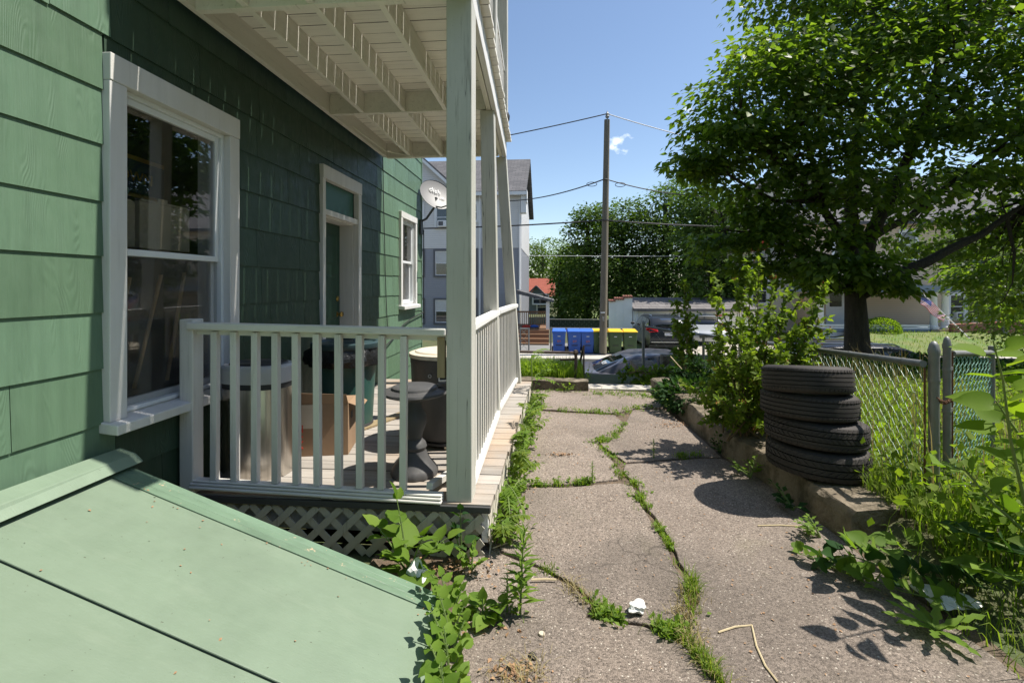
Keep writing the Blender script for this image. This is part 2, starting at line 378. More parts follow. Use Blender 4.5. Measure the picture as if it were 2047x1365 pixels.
vary('yard_ground', (0.10, 0.085, 0.045), (0.07, 0.10, 0.035), 3, 0.95, bump=0.8, bscale=30, dist=0.03)
vary('far_lawn', (0.10, 0.17, 0.04), (0.19, 0.19, 0.075), 1.2, 0.95, bump=0.7, bscale=25, dist=0.05)
vary('old_concrete', (0.15, 0.12, 0.085), (0.25, 0.205, 0.15), 4, 0.95, spots=(6, 0.45, 0.62, (0.06, 0.05, 0.028), 0.8), bump=1.0, bscale=38, dist=0.02)
vary('pale_concrete', (0.42, 0.385, 0.33), (0.52, 0.48, 0.42), 3, 0.9, spots=(6, 0.55, 0.7, (0.25, 0.22, 0.17), 0.5), bump=0.4, bscale=70)
vary('mossy_stone', (0.13, 0.095, 0.06), (0.20, 0.155, 0.10), 6, 0.95, spots=(5, 0.5, 0.65, (0.05, 0.06, 0.02), 0.7), bump=1.0, bscale=18, dist=0.03)
vary('street_asphalt', (0.17, 0.165, 0.16), (0.22, 0.215, 0.205), 1.5, 0.9, bump=0.4, bscale=150)
vary('gravel', (0.42, 0.37, 0.30), (0.55, 0.49, 0.41), 8, 0.95, bump=0.9, bscale=30, dist=0.02)

vary('rubber', (0.030, 0.027, 0.026), (0.048, 0.042, 0.040), 5, 0.72, spots=(3, 0.5, 0.75, (0.085, 0.068, 0.055), 0.45), bump=0.25, bscale=220, spec=0.35)
vary('black_plastic', (0.028, 0.028, 0.03), (0.045, 0.045, 0.047), 5, 0.5, bump=0.1, spots=(4, 0.5, 0.75, (0.12, 0.115, 0.105), 0.3))
vary('grey_black_plastic', (0.060, 0.060, 0.062), (0.085, 0.083, 0.082), 5, 0.5, bump=0.15, spots=(4, 0.5, 0.75, (0.16, 0.15, 0.14), 0.35))
vary('silver_plastic', (0.50, 0.50, 0.51), (0.45, 0.45, 0.46), 5, 0.35, bump=0.05)
vary('bag_plastic', (0.010, 0.010, 0.011), (0.02, 0.02, 0.02), 6, 0.28, bump=0.7, bscale=22, dist=0.02)
vary('can_green', (0.022, 0.075, 0.062), (0.030, 0.092, 0.075), 4, 0.45, bump=0.1, spots=(5, 0.55, 0.75, (0.12, 0.14, 0.12), 0.25))
vary('can_lid', (0.025, 0.05, 0.055), (0.035, 0.065, 0.07), 4, 0.4, bump=0.1)
vary('tan_lid', (0.60, 0.52, 0.40), (0.70, 0.63, 0.50), 3, 0.6, bump=0.1, spots=(5, 0.5, 0.7, (0.35, 0.28, 0.19), 0.4))
vary('brushed_steel', (0.66, 0.62, 0.57), (0.55, 0.52, 0.48), 8, 0.30, metal=1.0, stretch=(6, 6, 0.3), bump=0.05, spots=(4, 0.5, 0.7, (0.3, 0.27, 0.22), 0.4))
vary('cardboard', (0.27, 0.175, 0.105), (0.33, 0.215, 0.13), 4, 0.85, bump=0.1)
vary('pale_cardboard', (0.40, 0.36, 0.26), (0.46, 0.41, 0.30), 4, 0.85, bump=0.05)
vary('tape', (0.55, 0.47, 0.36), (0.62, 0.54, 0.43), 4, 0.3, bump=0)
vary('red_print', (0.55, 0.05, 0.03), (0.6, 0.07, 0.04), 4, 0.7, bump=0)
vary('black_print', (0.03, 0.03, 0.03), (0.05, 0.05, 0.05), 4, 0.7, bump=0)
vary('white_print', (0.75, 0.75, 0.75), (0.7, 0.7, 0.7), 4, 0.6, bump=0)
vary('orange_print', (0.50, 0.16, 0.10), (0.45, 0.14, 0.09), 4, 0.7, bump=0)
vary('galvanised', (0.25, 0.255, 0.255), (0.19, 0.195, 0.19), 9, 0.55, metal=0.6, spots=(6, 0.55, 0.72, (0.20, 0.16, 0.12), 0.5), bump=0.15)
vary('fence_wire', (0.42, 0.50, 0.46), (0.33, 0.40, 0.36), 9, 0.45, metal=0.45, bump=0)
vary('green_wire', (0.22, 0.42, 0.34), (0.30, 0.50, 0.42), 9, 0.45, metal=0.1, bump=0)
vary('rust', (0.12, 0.055, 0.03), (0.19, 0.09, 0.05), 20, 0.9, bump=0.5)
vary('pipe_rust', (0.075, 0.055, 0.045), (0.11, 0.08, 0.065), 12, 0.8, bump=0.3)
vary('brass', (0.55, 0.38, 0.12), (0.45, 0.3, 0.1), 5, 0.3, metal=1, bump=0)
vary('pole_wood', (0.135, 0.115, 0.085), (0.20, 0.175, 0.13), 5, 0.9, stretch=(6, 6, 0.25), bump=0.6, bscale=14, dist=0.01)
vary('wire_black', (0.02, 0.02, 0.022), (0.03, 0.03, 0.03), 4, 0.6, bump=0)
vary('wire_pale', (0.5, 0.5, 0.5), (0.6, 0.6, 0.6), 4, 0.5, bump=0)
vary('dish_grey', (0.085, 0.085, 0.09), (0.10, 0.10, 0.105), 4, 0.45, bump=0.05)
vary('dish_arm', (0.07, 0.072, 0.075), (0.09, 0.09, 0.092), 4, 0.5, bump=0.05)
vary('bulb_glass', (0.75, 0.70, 0.60), (0.7, 0.66, 0.56), 4, 0.15, bump=0)
vary('bark', (0.050, 0.040, 0.030), (0.085, 0.068, 0.050), 6, 0.95, stretch=(5, 5, 0.8), bump=1.0, bscale=12, dist=0.04)
vary('twig', (0.12, 0.085, 0.05), (0.17, 0.125, 0.075), 9, 0.9, bump=0.2)
vary('stem_green', (0.13, 0.20, 0.055), (0.18, 0.24, 0.07), 9, 0.7, bump=0)
vary('dry_leaf', (0.26, 0.145, 0.075), (0.38, 0.24, 0.14), 20, 0.9, bump=0.2)
vary('straw', (0.50, 0.40, 0.24), (0.60, 0.50, 0.32), 20, 0.9, bump=0)
vary('paper', (0.80, 0.79, 0.77), (0.74, 0.73, 0.70), 8, 0.8, bump=0.3, bscale=20)
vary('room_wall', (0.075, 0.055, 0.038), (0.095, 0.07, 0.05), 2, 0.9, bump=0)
vary('banner_blue', (0.02, 0.045, 0.11), (0.03, 0.06, 0.13), 3, 0.8, bump=0)
vary('banner_gold', (0.55, 0.36, 0.08), (0.5, 0.32, 0.07), 3, 0.8, bump=0)
vary('stick_wood', (0.60, 0.38, 0.16), (0.66, 0.43, 0.2), 5, 0.6, bump=0)
vary('blind', (0.55, 0.55, 0.54), (0.48, 0.48, 0.47), 3, 0.7, bump=0)
vary('screen_grey', (0.16, 0.15, 0.145), (0.19, 0.18, 0.17), 3, 0.8, bump=0)

leafmat('maple_leaf', (0.070, 0.122, 0.022), (0.112, 0.178, 0.032), (0.18, 0.25, 0.045), 0.58, rough=0.45, tcol=(1.75, 1.85, 0.5), spec=0.4)
leafmat('far_leaf', (0.055, 0.10, 0.024), (0.085, 0.145, 0.034), (0.13, 0.19, 0.05), 0.4)
leafmat('far_leaf_light', (0.075, 0.125, 0.025), (0.11, 0.17, 0.034), (0.15, 0.21, 0.045), 0.38)
leafmat('shrub_leaf', (0.10, 0.16, 0.026), (0.16, 0.23, 0.036), (0.24, 0.31, 0.055), 0.5)
leafmat('dark_weed', (0.022, 0.06, 0.018), (0.035, 0.085, 0.022), (0.06, 0.12, 0.03), 0.3)
leafmat('weed_leaf', (0.105, 0.185, 0.026), (0.15, 0.245, 0.036), (0.21, 0.31, 0.052), 0.42)
leafmat('bright_leaf', (0.15, 0.25, 0.026), (0.20, 0.31, 0.034), (0.26, 0.37, 0.05), 0.52, tcol=(1.5, 1.5, 0.5))
leafmat('grass_blade', (0.12, 0.20, 0.028), (0.19, 0.28, 0.042), (0.31, 0.35, 0.09), 0.45)
leafmat('lush_grass', (0.18, 0.27, 0.03), (0.25, 0.35, 0.045), (0.34, 0.42, 0.08), 0.5)
leafmat('dry_grass', (0.30, 0.24, 0.10), (0.40, 0.33, 0.16), (0.48, 0.42, 0.22), 0.3, tcol=(1.1, 1.0, 0.7))
leafmat('berry', (0.25, 0.09, 0.035), (0.35, 0.13, 0.05), (0.45, 0.2, 0.08), 0.2, tcol=(1.2, 0.8, 0.5))

def glassmat(name, tint=(0.02, 0.022, 0.024), alpha=0.25, rough=0.02, refl=0.05):
    """window glass: sharp mirror of the surroundings over a partly clear pane"""
    t = NT(name); t.color(tint).set(rough, 0, 0.6)
    tr = t.n('ShaderNodeBsdfTransparent'); gl = t.n('ShaderNodeBsdfGlossy'); gl.inputs['Roughness'].default_value = rough
    lw = t.n('ShaderNodeLayerWeight'); fr_ = t.math('MULTIPLY_ADD', t.math('POWER', lw.outputs['Facing'], 4.0), 0.85, refl)
    mx = t.n('ShaderNodeMixShader'); mx.inputs[0].default_value = alpha; t.l(tr.outputs[0], mx.inputs[1]); t.l(t.p.outputs[0], mx.inputs[2])
    m2 = t.n('ShaderNodeMixShader'); t.l(fr_, m2.inputs[0]); t.l(mx.outputs[0], m2.inputs[1]); t.l(gl.outputs[0], m2.inputs[2])
    t.l(m2.outputs[0], t.out.inputs[0]); return t.m
glassmat('window_glass', alpha=0.12, refl=0.13)
glassmat('insect_screen', (0.016, 0.012, 0.010), 0.14, 0.35, 0.02)
glassmat('far_glass', (0.03, 0.035, 0.04), 0.9)
glassmat('car_glass', (0.012, 0.014, 0.016), 0.95, 0.03, 0.03)
def paintmat(name, c, metal=0.35, rough=0.28):
    t = NT(name); t.color(t.mix(t.math('MULTIPLY', t.noise(3, 3), 0.3), c, tuple(x * 0.75 for x in c))).set(rough, metal * 0.5, 0.25, 0.2); return t.m
paintmat('paint_grey', (0.12, 0.118, 0.138)); paintmat('paint_charcoal', (0.025, 0.03, 0.038)); paintmat('paint_silver', (0.42, 0.44, 0.46), 0.6); paintmat('paint_black', (0.018, 0.018, 0.024))
vary('car_trim', (0.02, 0.02, 0.02), (0.03, 0.03, 0.03), 4, 0.55, bump=0)
vary('chrome', (0.7, 0.7, 0.7), (0.65, 0.65, 0.65), 4, 0.15, metal=1, bump=0)
vary('alloy', (0.35, 0.35, 0.36), (0.3, 0.3, 0.31), 4, 0.35, metal=0.8, bump=0)
vary('tail_red', (0.45, 0.015, 0.02), (0.38, 0.012, 0.016), 4, 0.15, bump=0)
vary('lamp_clear', (0.7, 0.7, 0.68), (0.62, 0.62, 0.6), 4, 0.12, bump=0)
vary('bin_blue', (0.035, 0.105, 0.40), (0.045, 0.125, 0.44), 3, 0.5, bump=0.05)
vary('bin_blue_lid', (0.045, 0.145, 0.55), (0.05, 0.16, 0.6), 3, 0.4, bump=0.05)
vary('bin_green', (0.045, 0.085, 0.035), (0.055, 0.10, 0.042), 3, 0.5, bump=0.05)
vary('bin_yellow_lid', (0.75, 0.48, 0.02), (0.8, 0.52, 0.03), 3, 0.4, bump=0.05)

def lap_siding(name, c, pitch, dark=0.72):
    """far siding: laps too small to build, as relief only"""
    t = NT(name); z = t.n('ShaderNodeSeparateXYZ'); t.l(t.tc.outputs['Object'], z.inputs[0])
    f = t.math('FRACT', t.math('DIVIDE', z.outputs[2], pitch))
    c2 = t.mix(t.math('MULTIPLY', t.noise(1.5, 4), 0.4), c, tuple(x * 0.82 for x in c))
    c2 = t.mix(t.ramp(f, [(0.0, 1.0), (0.10, 1.0), (0.16, 0.0)]), c2, tuple(x * dark for x in c))
    t.color(c2).set(0.6, 0, 0.35).bump(f, 0.6, 0.02); return t.m
lap_siding('white_siding', (0.66, 0.655, 0.66), 0.11); lap_siding('grey_siding', (0.29, 0.30, 0.345), 0.11)
lap_siding('beige_siding', (0.60, 0.47, 0.34), 0.12); lap_siding('cream_siding', (0.62, 0.58, 0.50), 0.12); lap_siding('blue_grey_siding', (0.20, 0.235, 0.25), 0.12)
def roof_tiles(name, c1, c2):
    t = NT(name); br = t.n('ShaderNodeTexBrick'); br.inputs['Scale'].default_value = 1.0
    br.inputs['Color1'].default_value = (*c1, 1); br.inputs['Color2'].default_value = (*c2, 1); br.inputs['Mortar'].default_value = (*[x * 0.5 for x in c1], 1)
    br.inputs['Mortar Size'].default_value = 0.012; br.inputs['Brick Width'].default_value = 0.42; br.inputs['Row Height'].default_value = 0.16
    sx = t.n('ShaderNodeSeparateXYZ'); t.l(t.tc.outputs['Object'], sx.inputs[0]); cb = t.n('ShaderNodeCombineXYZ')
    t.l(sx.outputs[0], cb.inputs[0]); t.l(t.math('MULTIPLY', sx.outputs[2], 1.35), cb.inputs[1]); t.l(cb.outputs[0], br.inputs['Vector'])
    t.color(t.mix(t.math('MULTIPLY', t.noise(14, 4), 0.5), br.outputs[0], c1)).set(0.9, 0, 0.2); return t.m
roof_tiles('grey_roof', (0.10, 0.098, 0.102), (0.165, 0.158, 0.162)); roof_tiles('garage_roof', (0.15, 0.14, 0.135), (0.21, 0.195, 0.19)); roof_tiles('red_roof', (0.26, 0.075, 0.05), (0.32, 0.10, 0.065))
t = NT('red_brick'); br = t.n('ShaderNodeTexBrick'); br.inputs['Scale'].default_value = 1.0; br.inputs['Brick Width'].default_value = 0.22; br.inputs['Row Height'].default_value = 0.075; br.inputs['Mortar Size'].default_value = 0.008
br.inputs['Color1'].default_value = (0.24, 0.085, 0.06, 1); br.inputs['Color2'].default_value = (0.30, 0.12, 0.085, 1); br.inputs['Mortar'].default_value = (0.3, 0.22, 0.19, 1)
sx = t.n('ShaderNodeSeparateXYZ'); t.l(t.tc.outputs['Object'], sx.inputs[0]); cb = t.n('ShaderNodeCombineXYZ'); t.l(t.math('ADD', sx.outputs[0], sx.outputs[1]), cb.inputs[0]); t.l(sx.outputs[2], cb.inputs[1]); t.l(cb.outputs[0], br.inputs['Vector'])
t.color(br.outputs[0]).set(0.9, 0, 0.2)
vary('tan_brick', (0.30, 0.25, 0.15), (0.38, 0.31, 0.20), 14, 0.9, bump=0.4, bscale=30)
vary('stucco', (0.76, 0.76, 0.75), (0.82, 0.82, 0.81), 2, 0.85, bump=0.3, bscale=60)
vary('terracotta', (0.25, 0.10, 0.07), (0.32, 0.14, 0.10), 8, 0.85, bump=0.3)
vary('far_white', (0.72, 0.72, 0.72), (0.66, 0.66, 0.66), 2, 0.6, bump=0)
vary('far_trim_dark', (0.10, 0.10, 0.11), (0.13, 0.125, 0.13), 2, 0.7, bump=0)
vary('garage_door_paint', (0.74, 0.72, 0.64), (0.78, 0.76, 0.68), 2, 0.6, bump=0)
vary('blue_grey_wood', (0.16, 0.20, 0.26), (0.19, 0.23, 0.29), 2, 0.6, bump=0)
vary('dark_cloth', (0.02, 0.03, 0.026), (0.03, 0.042, 0.035), 6, 0.9, bump=0)
vary('flag_red', (0.55, 0.08, 0.08), (0.6, 0.1, 0.1), 4, 0.8, bump=0)
vary('flag_white', (0.75, 0.72, 0.72), (0.8, 0.78, 0.78), 4, 0.8, bump=0)
vary('flag_blue', (0.06, 0.08, 0.28), (0.08, 0.1, 0.32), 4, 0.8, bump=0)
vary('joint_grime', (0.05, 0.042, 0.03), (0.09, 0.075, 0.055), 9, 0.95, bump=0)
# ================================================================ the setting: ground, driveway, street
def sstep(a, b, x): 
    t_ = np.clip((x - a) / (b - a), 0, 1); return t_ * t_ * (3 - 2 * t_)
def gz(x, y):
    x = np.asarray(x, float); y = np.asarray(y, float)
    yard = 0.17 * sstep(1.75, 1.95, x) * sstep(2.45, 2.8, y) + 0.03 * sstep(1.6, 1.9, x)
    near = -0.04 + yard
    drop = np.where(x < 2.1, sstep(8.5, 8.9, y), sstep(9.45, 9.7, y))
    z = near * (1 - drop) + (-1.50) * drop
    z = z - 0.14 * sstep(10.9, 11.0, y) * (1 - sstep(19.6, 19.7, y))
    z = z + 0.55 * sstep(22.5, 26.0, y) * sstep(12.0, 16.0, x)
    return z
gx = np.concatenate([np.linspace(-300, -12, 14), np.linspace(-10, 30, 161), np.linspace(34, 300, 14)])
gy = np.concatenate([np.linspace(-120, -4, 10), np.linspace(-2, 28, 181), np.linspace(31, 500, 22)])
GX, GY = np.meshgrid(gx, gy, indexing='ij'); GZ = gz(GX, GY)
nx, ny = GX.shape; idx = np.arange(nx * ny).reshape(nx, ny)
q = np.stack([idx[:-1, :-1], idx[1:, :-1], idx[1:, 1:], idx[:-1, 1:]], -1).reshape(-1, 4)
g_o = np_mesh('ground', np.stack([GX, GY, GZ], -1).reshape(-1, 3), q, MT['yard_ground'], smooth=True); g_o['kind'] = 'structure'

def jag(pts, amp=0.012, step=0.12, seed=1, closed=True):
    r = random.Random(seed); out = []
    n = len(pts)
    for i in range(n if closed else n - 1):
        a, b = Vector(pts[i]), Vector(pts[(i + 1) % n]); L = (b - a).length; k = max(1, min(14, int(L / step)))
        for j in range(k):
            p = a.lerp(b, j / k)
            out.append(p + Vector((r.uniform(-amp, amp), r.uniform(-amp, amp), 0)) if j else p)
    return out
def G(pts): return [on_z(u, v) if not isinstance(u, str) else Vector((v[0], v[1], 0)) for u, v in pts]
drive = thing('driveway', None, None, (0.5, 3, 0)); drive['kind'] = 'structure'
b = MB(); b.box(-1.0, 2.0, -4.0, 7.6, -0.06, -0.018); struct(b, 'soil_bed', MT['soil'], drive)
slabs = [
 [(1050, 781), (1170, 778), (1300, 785), (1326, 815), (1266, 817), (1230, 826), (1115, 820), (1042, 815)],
 [(1042, 818), (1115, 823), (1230, 829), (1246, 844), (1229, 871), (1192, 886), (1219, 911), (1236, 942), (1236, 957), (1120, 967), (1012, 968), (1010, 890)],
 [(1266, 819), (1327, 817), (1383, 860), (1443, 914), (1394, 913), (1250, 923), (1226, 908), (1200, 886), (1236, 871), (1252, 844)],
 [(1250, 928), (1394, 917), (1447, 917), (1572, 990), (1720, 1110), (2100, 1400), ('w', (1.75, 1.0)), ('w', (1.75, -3.5)), ('w', (0.75, -3.5)), ('w', (0.74, 1.2)), (1449, 1365), (1423, 1332), (1379, 1283), (1379, 1240), (1397, 1203), (1384, 1159), (1357, 1123), (1344, 1088), (1316, 1044), (1290, 1008), (1272, 966), (1245, 944)],
 [(1012, 974), (1120, 974), (1239, 965), (1264, 970), (1281, 1010), (1304, 1046), (1331, 1090), (1344, 1125), (1369, 1161), (1382, 1203), (1362, 1240), (1342, 1266), (1288, 1244), (1213, 1234), (1184, 1199), (1152, 1168), (1089, 1133), (1000, 1098), (985, 1050), (1000, 990)],
 [(940, 1115), (985, 1062), (1000, 1103), (1089, 1138), (1150, 1173), (1180, 1205), (1170, 1232), (1000, 1238), (900, 1240), (915, 1160)],
 [(890, 1243), (1000, 1241), (1172, 1235), (1213, 1242), (1288, 1253), (1338, 1276), (1366, 1290), (1410, 1335), (1436, 1365), ('w', (0.70, 1.2)), ('w', (0.70, -3.5)), ('w', (-0.5, -3.5)), ('w', (-0.5, 1.0))],
]
dz = [0.004, -0.002, 0.0, 0.003, 0.0, -0.006, 0.004]
for i, s in enumerate(slabs):
    poly = jag(G(s), 0.008, 0.07, i)
    b = MB(); b.prism([(p.x, p.y, -0.035) for p in poly], (0, 0, 0.035 + dz[i]))
    build(b, 'asphalt_slab', MT['asphalt'], drive, bevel=0.006, seg=2)

b = MB(); b.box(-60, 90, 11.0, 19.6, -1.70, -1.58); struct(b, 'street', MT['street_asphalt'])
for nm, y0, y1, x0, x1 in (('sidewalk', 9.75, 10.85, -60, 90), ('sidewalk', 19.75, 21.6, -60, 90)):
    root = thing(nm, None, None, (0, y0, -1.5)); root['kind'] = 'structure'
    x = -8.0
    b = MB(); b.box(x0, x, y0, y1, -1.6, -1.43); build(b, 'far_run', MT['pale_concrete'], root)
    while x < 26:
        b = MB(); b.box(x + 0.008, x + 1.5 - 0.008, y0, y1, -1.6, -1.43 + random.uniform(-.004, .004)); build(b, 'paving_slab', MT['pale_concrete'], root); x += 1.5
    b = MB(); b.box(x, x1, y0, y1, -1.6, -1.43); build(b, 'far_run', MT['pale_concrete'], root)
for y0, y1 in ((10.85, 11.0), (19.6, 19.75)):
    b = MB(); b.box(-60, 90, y0, y1, -1.7, -1.425); struct(b, 'kerb', MT['pale_concrete'], bevel=0.02)
b = MB(); b.box(5.9, 14.0, 21.62, 27.0, -1.52, -1.475); struct(b, 'gravel_forecourt', MT['gravel'])
b = MB(); b.box(-3.0, 1.45, 21.62, 25.2, -1.52, -1.47); struct(b, 'front_path', MT['street_asphalt'])
b = MB(); b.box(1.47, 5.88, 21.62, 60, -1.52, -1.465); struct(b, 'grass_plot', MT['far_lawn'])
b = MB()
for i in range(13):
    for j in range(6):
        x0, y0 = 15 + i * 2.0, 21.65 + j * 0.9
        h = lambda x, y: -1.42 + 0.62 * float(sstep(21.6, 26.5, y)) + 0.03 * math.sin(x * 2.1 + y)
        b.add([(x0, y0, h(x0, y0)), (x0 + 2, y0, h(x0 + 2, y0)), (x0 + 2, y0 + .9, h(x0 + 2, y0 + .9)), (x0, y0 + .9, h(x0, y0 + .9))], [(0, 1, 2, 3)])
struct(b, 'far_bank_lawn', MT['far_lawn'], smooth=True)

# retaining edges of the raised plot
b = MB(); b.box(-9, 0.42, 8.62, 8.85, -1.6, 0.06); build(b, 'wall', MT['old_concrete'], bevel=0.02); tag(bpy.data.objects['wall'], 'low concrete retaining wall behind the tall grass patch', 'wall')
b = MB(); b.box(2.1, 26, 9.45, 9.7, -1.6, 0.16); o = build(b, 'retaining_wall', MT['old_concrete'], bevel=0.02); tag(o, 'long concrete retaining wall below the shaded yard and big tree', 'wall')

# ================================================================ the green house
WX = -2.2
W1 = (2.18, 3.16, 0.77, 2.65); DR = (4.38, 5.305, 0.28, 2.66); W2 = (6.73, 7.535, 1.16, 2.583)
def cut(rects, o):
    out = []
    for (y0, y1, z0, z1) in rects:
        a, b_, c, d = max(y0, o[0]), min(y1, o[1]), max(z0, o[2]), min(z1, o[3])
        if a >= b_ or c >= d: out.append((y0, y1, z0, z1)); continue
        if y0 < a: out.append((y0, a, z0, z1))
        if b_ < y1: out.append((b_, y1, z0, z1))
        if z0 < c: out.append((a, b_, z0, c))
        if d < z1: out.append((a, b_, d, z1))
    return [r for r in out if r[1] - r[0] > 0.012 and r[3] - r[2] > 0.008]
house = thing('green_house', 'dark green shingled house with white trimmed window and door', 'house', (WX, 3, 0))
rects = [(-6.0, 7.9, 0.0, 9.5)]
for o_ in (W1, DR, W2): rects = cut(rects, (o_[0] + .03, o_[1] - .03, o_[2] + .03, o_[3] - .03))
b = MB()
for (y0, y1, z0, z1) in rects: b.box(-2.42, WX - 0.028, y0, y1, z0, z1)
b.box(-9, -2.42, 7.7, 7.9, 0, 9.5); b.box(-9, -2.42, -6, -5.8, 0, 9.5); b.box(-9.2, -9, -6, 7.9, 0, 9.5); b.box(-9.2, -2.2, -6, 7.9, 9.5, 9.6); b.box(-9, -2.42, -5.8, 7.7, 0.1, 0.2)
build(b, 'wall', MT['shingle_paint'], house)
b = MB(); b.box(-9.1, WX - 0.03, -5.9, 7.85, -0.3, 0.0); build(b, 'foundation', MT['old_concrete'], house)
rr = random.Random(3); P = 0.2733
for k in range(-3, 21):
    z0 = 0.825 + P * k; z1 = z0 + P
    y = -1.6 + rr.uniform(-.6, 0)
    while y < 7.92:
        L = 0.61 if rr.random() < .8 else rr.uniform(.3, .55)
        if y < 1.9: L *= 1.9
        y2 = min(y + L, 7.92)
        for cut_y in (2.19 + .03 * (k % 3), 5.86 + .06 * (k % 3)):
            if y < cut_y - .04 and y2 > cut_y: y2 = cut_y
        dzz = rr.uniform(-.004, .004)
        rs = [(y + .0015, y2 - .0015, z0, z1)]
        for o_ in (W1, DR, W2): rs = cut(rs, o_)
        for (a, c, zz0, zz1) in rs:
            b = MB(); th0 = 0.0105 * (z1 - zz0) / P + 0.012; th1 = 0.0105 * (z1 - zz1) / P + 0.012
            lo = zz0 + (dzz if abs(zz0 - z0) < 1e-6 else 0); hi = zz1 + (0.01 if abs(zz1 - z1) < 1e-6 else 0)
            wv = rr.uniform(-.0025, .0025) if abs(zz0 - z0) < 1e-6 else 0
            x = WX - 0.022
            b.hexa([(x - .006, a, lo), (x + th0, a, lo), (x + th0, c, lo + wv), (x - .006, c, lo + wv), (x - .006, a, hi), (x + th1, a, hi), (x + th1, c, hi), (x - .006, c, hi)])
            build(b, 'shingle', MT['shingle_paint_pale' if (y + y2) / 2 < 2.25 or (y + y2) / 2 > 5.95 else 'shingle_paint'], house)
        y = y2
# corner board strip at the far end
b = MB(); b.box(WX - .03, WX + .004, 7.905, 7.945, 0, 6); build(b, 'corner_strip', MT['shingle_paint_pale'], house)

def window_unit(R, depth=0.06, big=True):
    y0, y1, z0, z1 = R; tw = 0.098 if big else 0.075; hd = 0.135 if big else 0.09
    b = MB(); x0, x1 = WX - 0.03, WX + 0.034
    b.box(x0, x1, y0, y0 + tw, z0 + .06, z1 - hd - .001); b.box(x0, x1, y1 - tw, y1, z0 + .06, z1 - hd - .001); b.box(x0, x1 + .004, y0, y1, z1 - hd, z1)
    w = build(b, 'window', MT['trim_paint'], house, bevel=0.004)
    b = MB(); b.hexa([(x0 - .05, y0 - .015, z0 + .015), (x1 + .055, y0 - .015, z0), (x1 + .055, y1 + .015, z0), (x0 - .05, y1 + .015, z0 + .015), (x0 - .05, y0 - .015, z0 + .075), (x1 + .055, y0 - .015, z0 + .05), (x1 + .055, y1 + .015, z0 + .05), (x0 - .05, y1 + .015, z0 + .075)])
    build(b, 'sill', MT['trim_paint'], w, bevel=0.006)
    iy0, iy1, iz0, iz1 = y0 + tw, y1 - tw, z0 + .075, z1 - hd
    b = MB()   # jamb liner
    b.box(-2.40, x0 + .02, iy0 - .02, iy0 - .001, iz0, iz1); b.box(-2.40, x0 + .02, iy1 + .001, iy1 + .02, iz0, iz1); b.box(-2.40, x0 + .02, iy0, iy1, iz1 + .001, iz1 + .02); b.box(-2.40, x0 + .01, iy0, iy1, iz0 - .02, iz0 - .001)
    build(b, 'jamb', MT['trim_paint'], w)
    mid = iz0 + (iz1 - iz0) * 0.50
    def sash(za, zb, x, nm, gl):
        f = 0.036; b = MB(); d = .028
        b.box(x - d, x, iy0 + .004, iy0 + f, za, zb); b.box(x - d, x, iy1 - f, iy1 - .004, za, zb); b.box(x - d, x + .001, iy0 + f, iy1 - f, zb - f, zb); b.box(x - d, x + .001, iy0 + f, iy1 - f, za, za + f)
        s_ = build(b, nm, MT['vinyl_white'], w, bevel=0.004)
        b = MB(); b.box(x - .018, x - .012, iy0 + f - .004, iy1 - f + .004, za + f - .004, zb - f + .004); build(b, 'pane', MT[gl], w); return s_
    b = MB(); e = .026; xx = WX - 0.022
    b.box(xx - .09, xx + .012, iy0, iy0 + e, iz0, iz1); b.box(xx - .09, xx + .012, iy1 - e, iy1, iz0, iz1); b.box(xx - .09, xx + .013, iy0 + e, iy1 - e, iz1 - e, iz1); b.box(xx - .09, xx + .013, iy0 + e, iy1 - e, iz0, iz0 + .02)
    build(b, 'vinyl_frame', MT['vinyl_white'], w, bevel=0.003)
    iy0 += e; iy1 -= e; iz1 -= e
    sash(mid - .02, iz1, xx - .004, 'upper_sash', 'window_glass'); sash(iz0 + .02, mid + .016, xx - .036, 'lower_sash', 'window_glass')
    if big:
        b = MB(); b.box(xx - .008, xx - .005, iy0 + .02, iy1 - .02, iz0 + .03, mid - .02); build(b, 'insect_screen', MT['insect_screen'], w)
    return w, (iy0, iy1, iz0, iz1, mid)
w1, q1 = window_unit(W1); w2, q2 = window_unit(W2, big=False)
b = MB(); b.box(-2.62, -2.60, W2[0] - .1, W2[1] + .1, q2[4], W2[3]); 
for i in range(22):
    z = W2[2] + .05 + i * .028; b.box(-2.60, -2.575, W2[0] - .05, W2[1] + .05, z, z + .004)
build(b, 'blind', MT['blind'], w2)
# the room behind the near window
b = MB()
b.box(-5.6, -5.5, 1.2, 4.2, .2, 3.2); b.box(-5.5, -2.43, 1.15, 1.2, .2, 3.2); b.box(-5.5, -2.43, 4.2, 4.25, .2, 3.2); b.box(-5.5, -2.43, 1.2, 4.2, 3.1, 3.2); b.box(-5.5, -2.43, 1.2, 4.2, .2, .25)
build(b, 'room', MT['room_wall'], house)
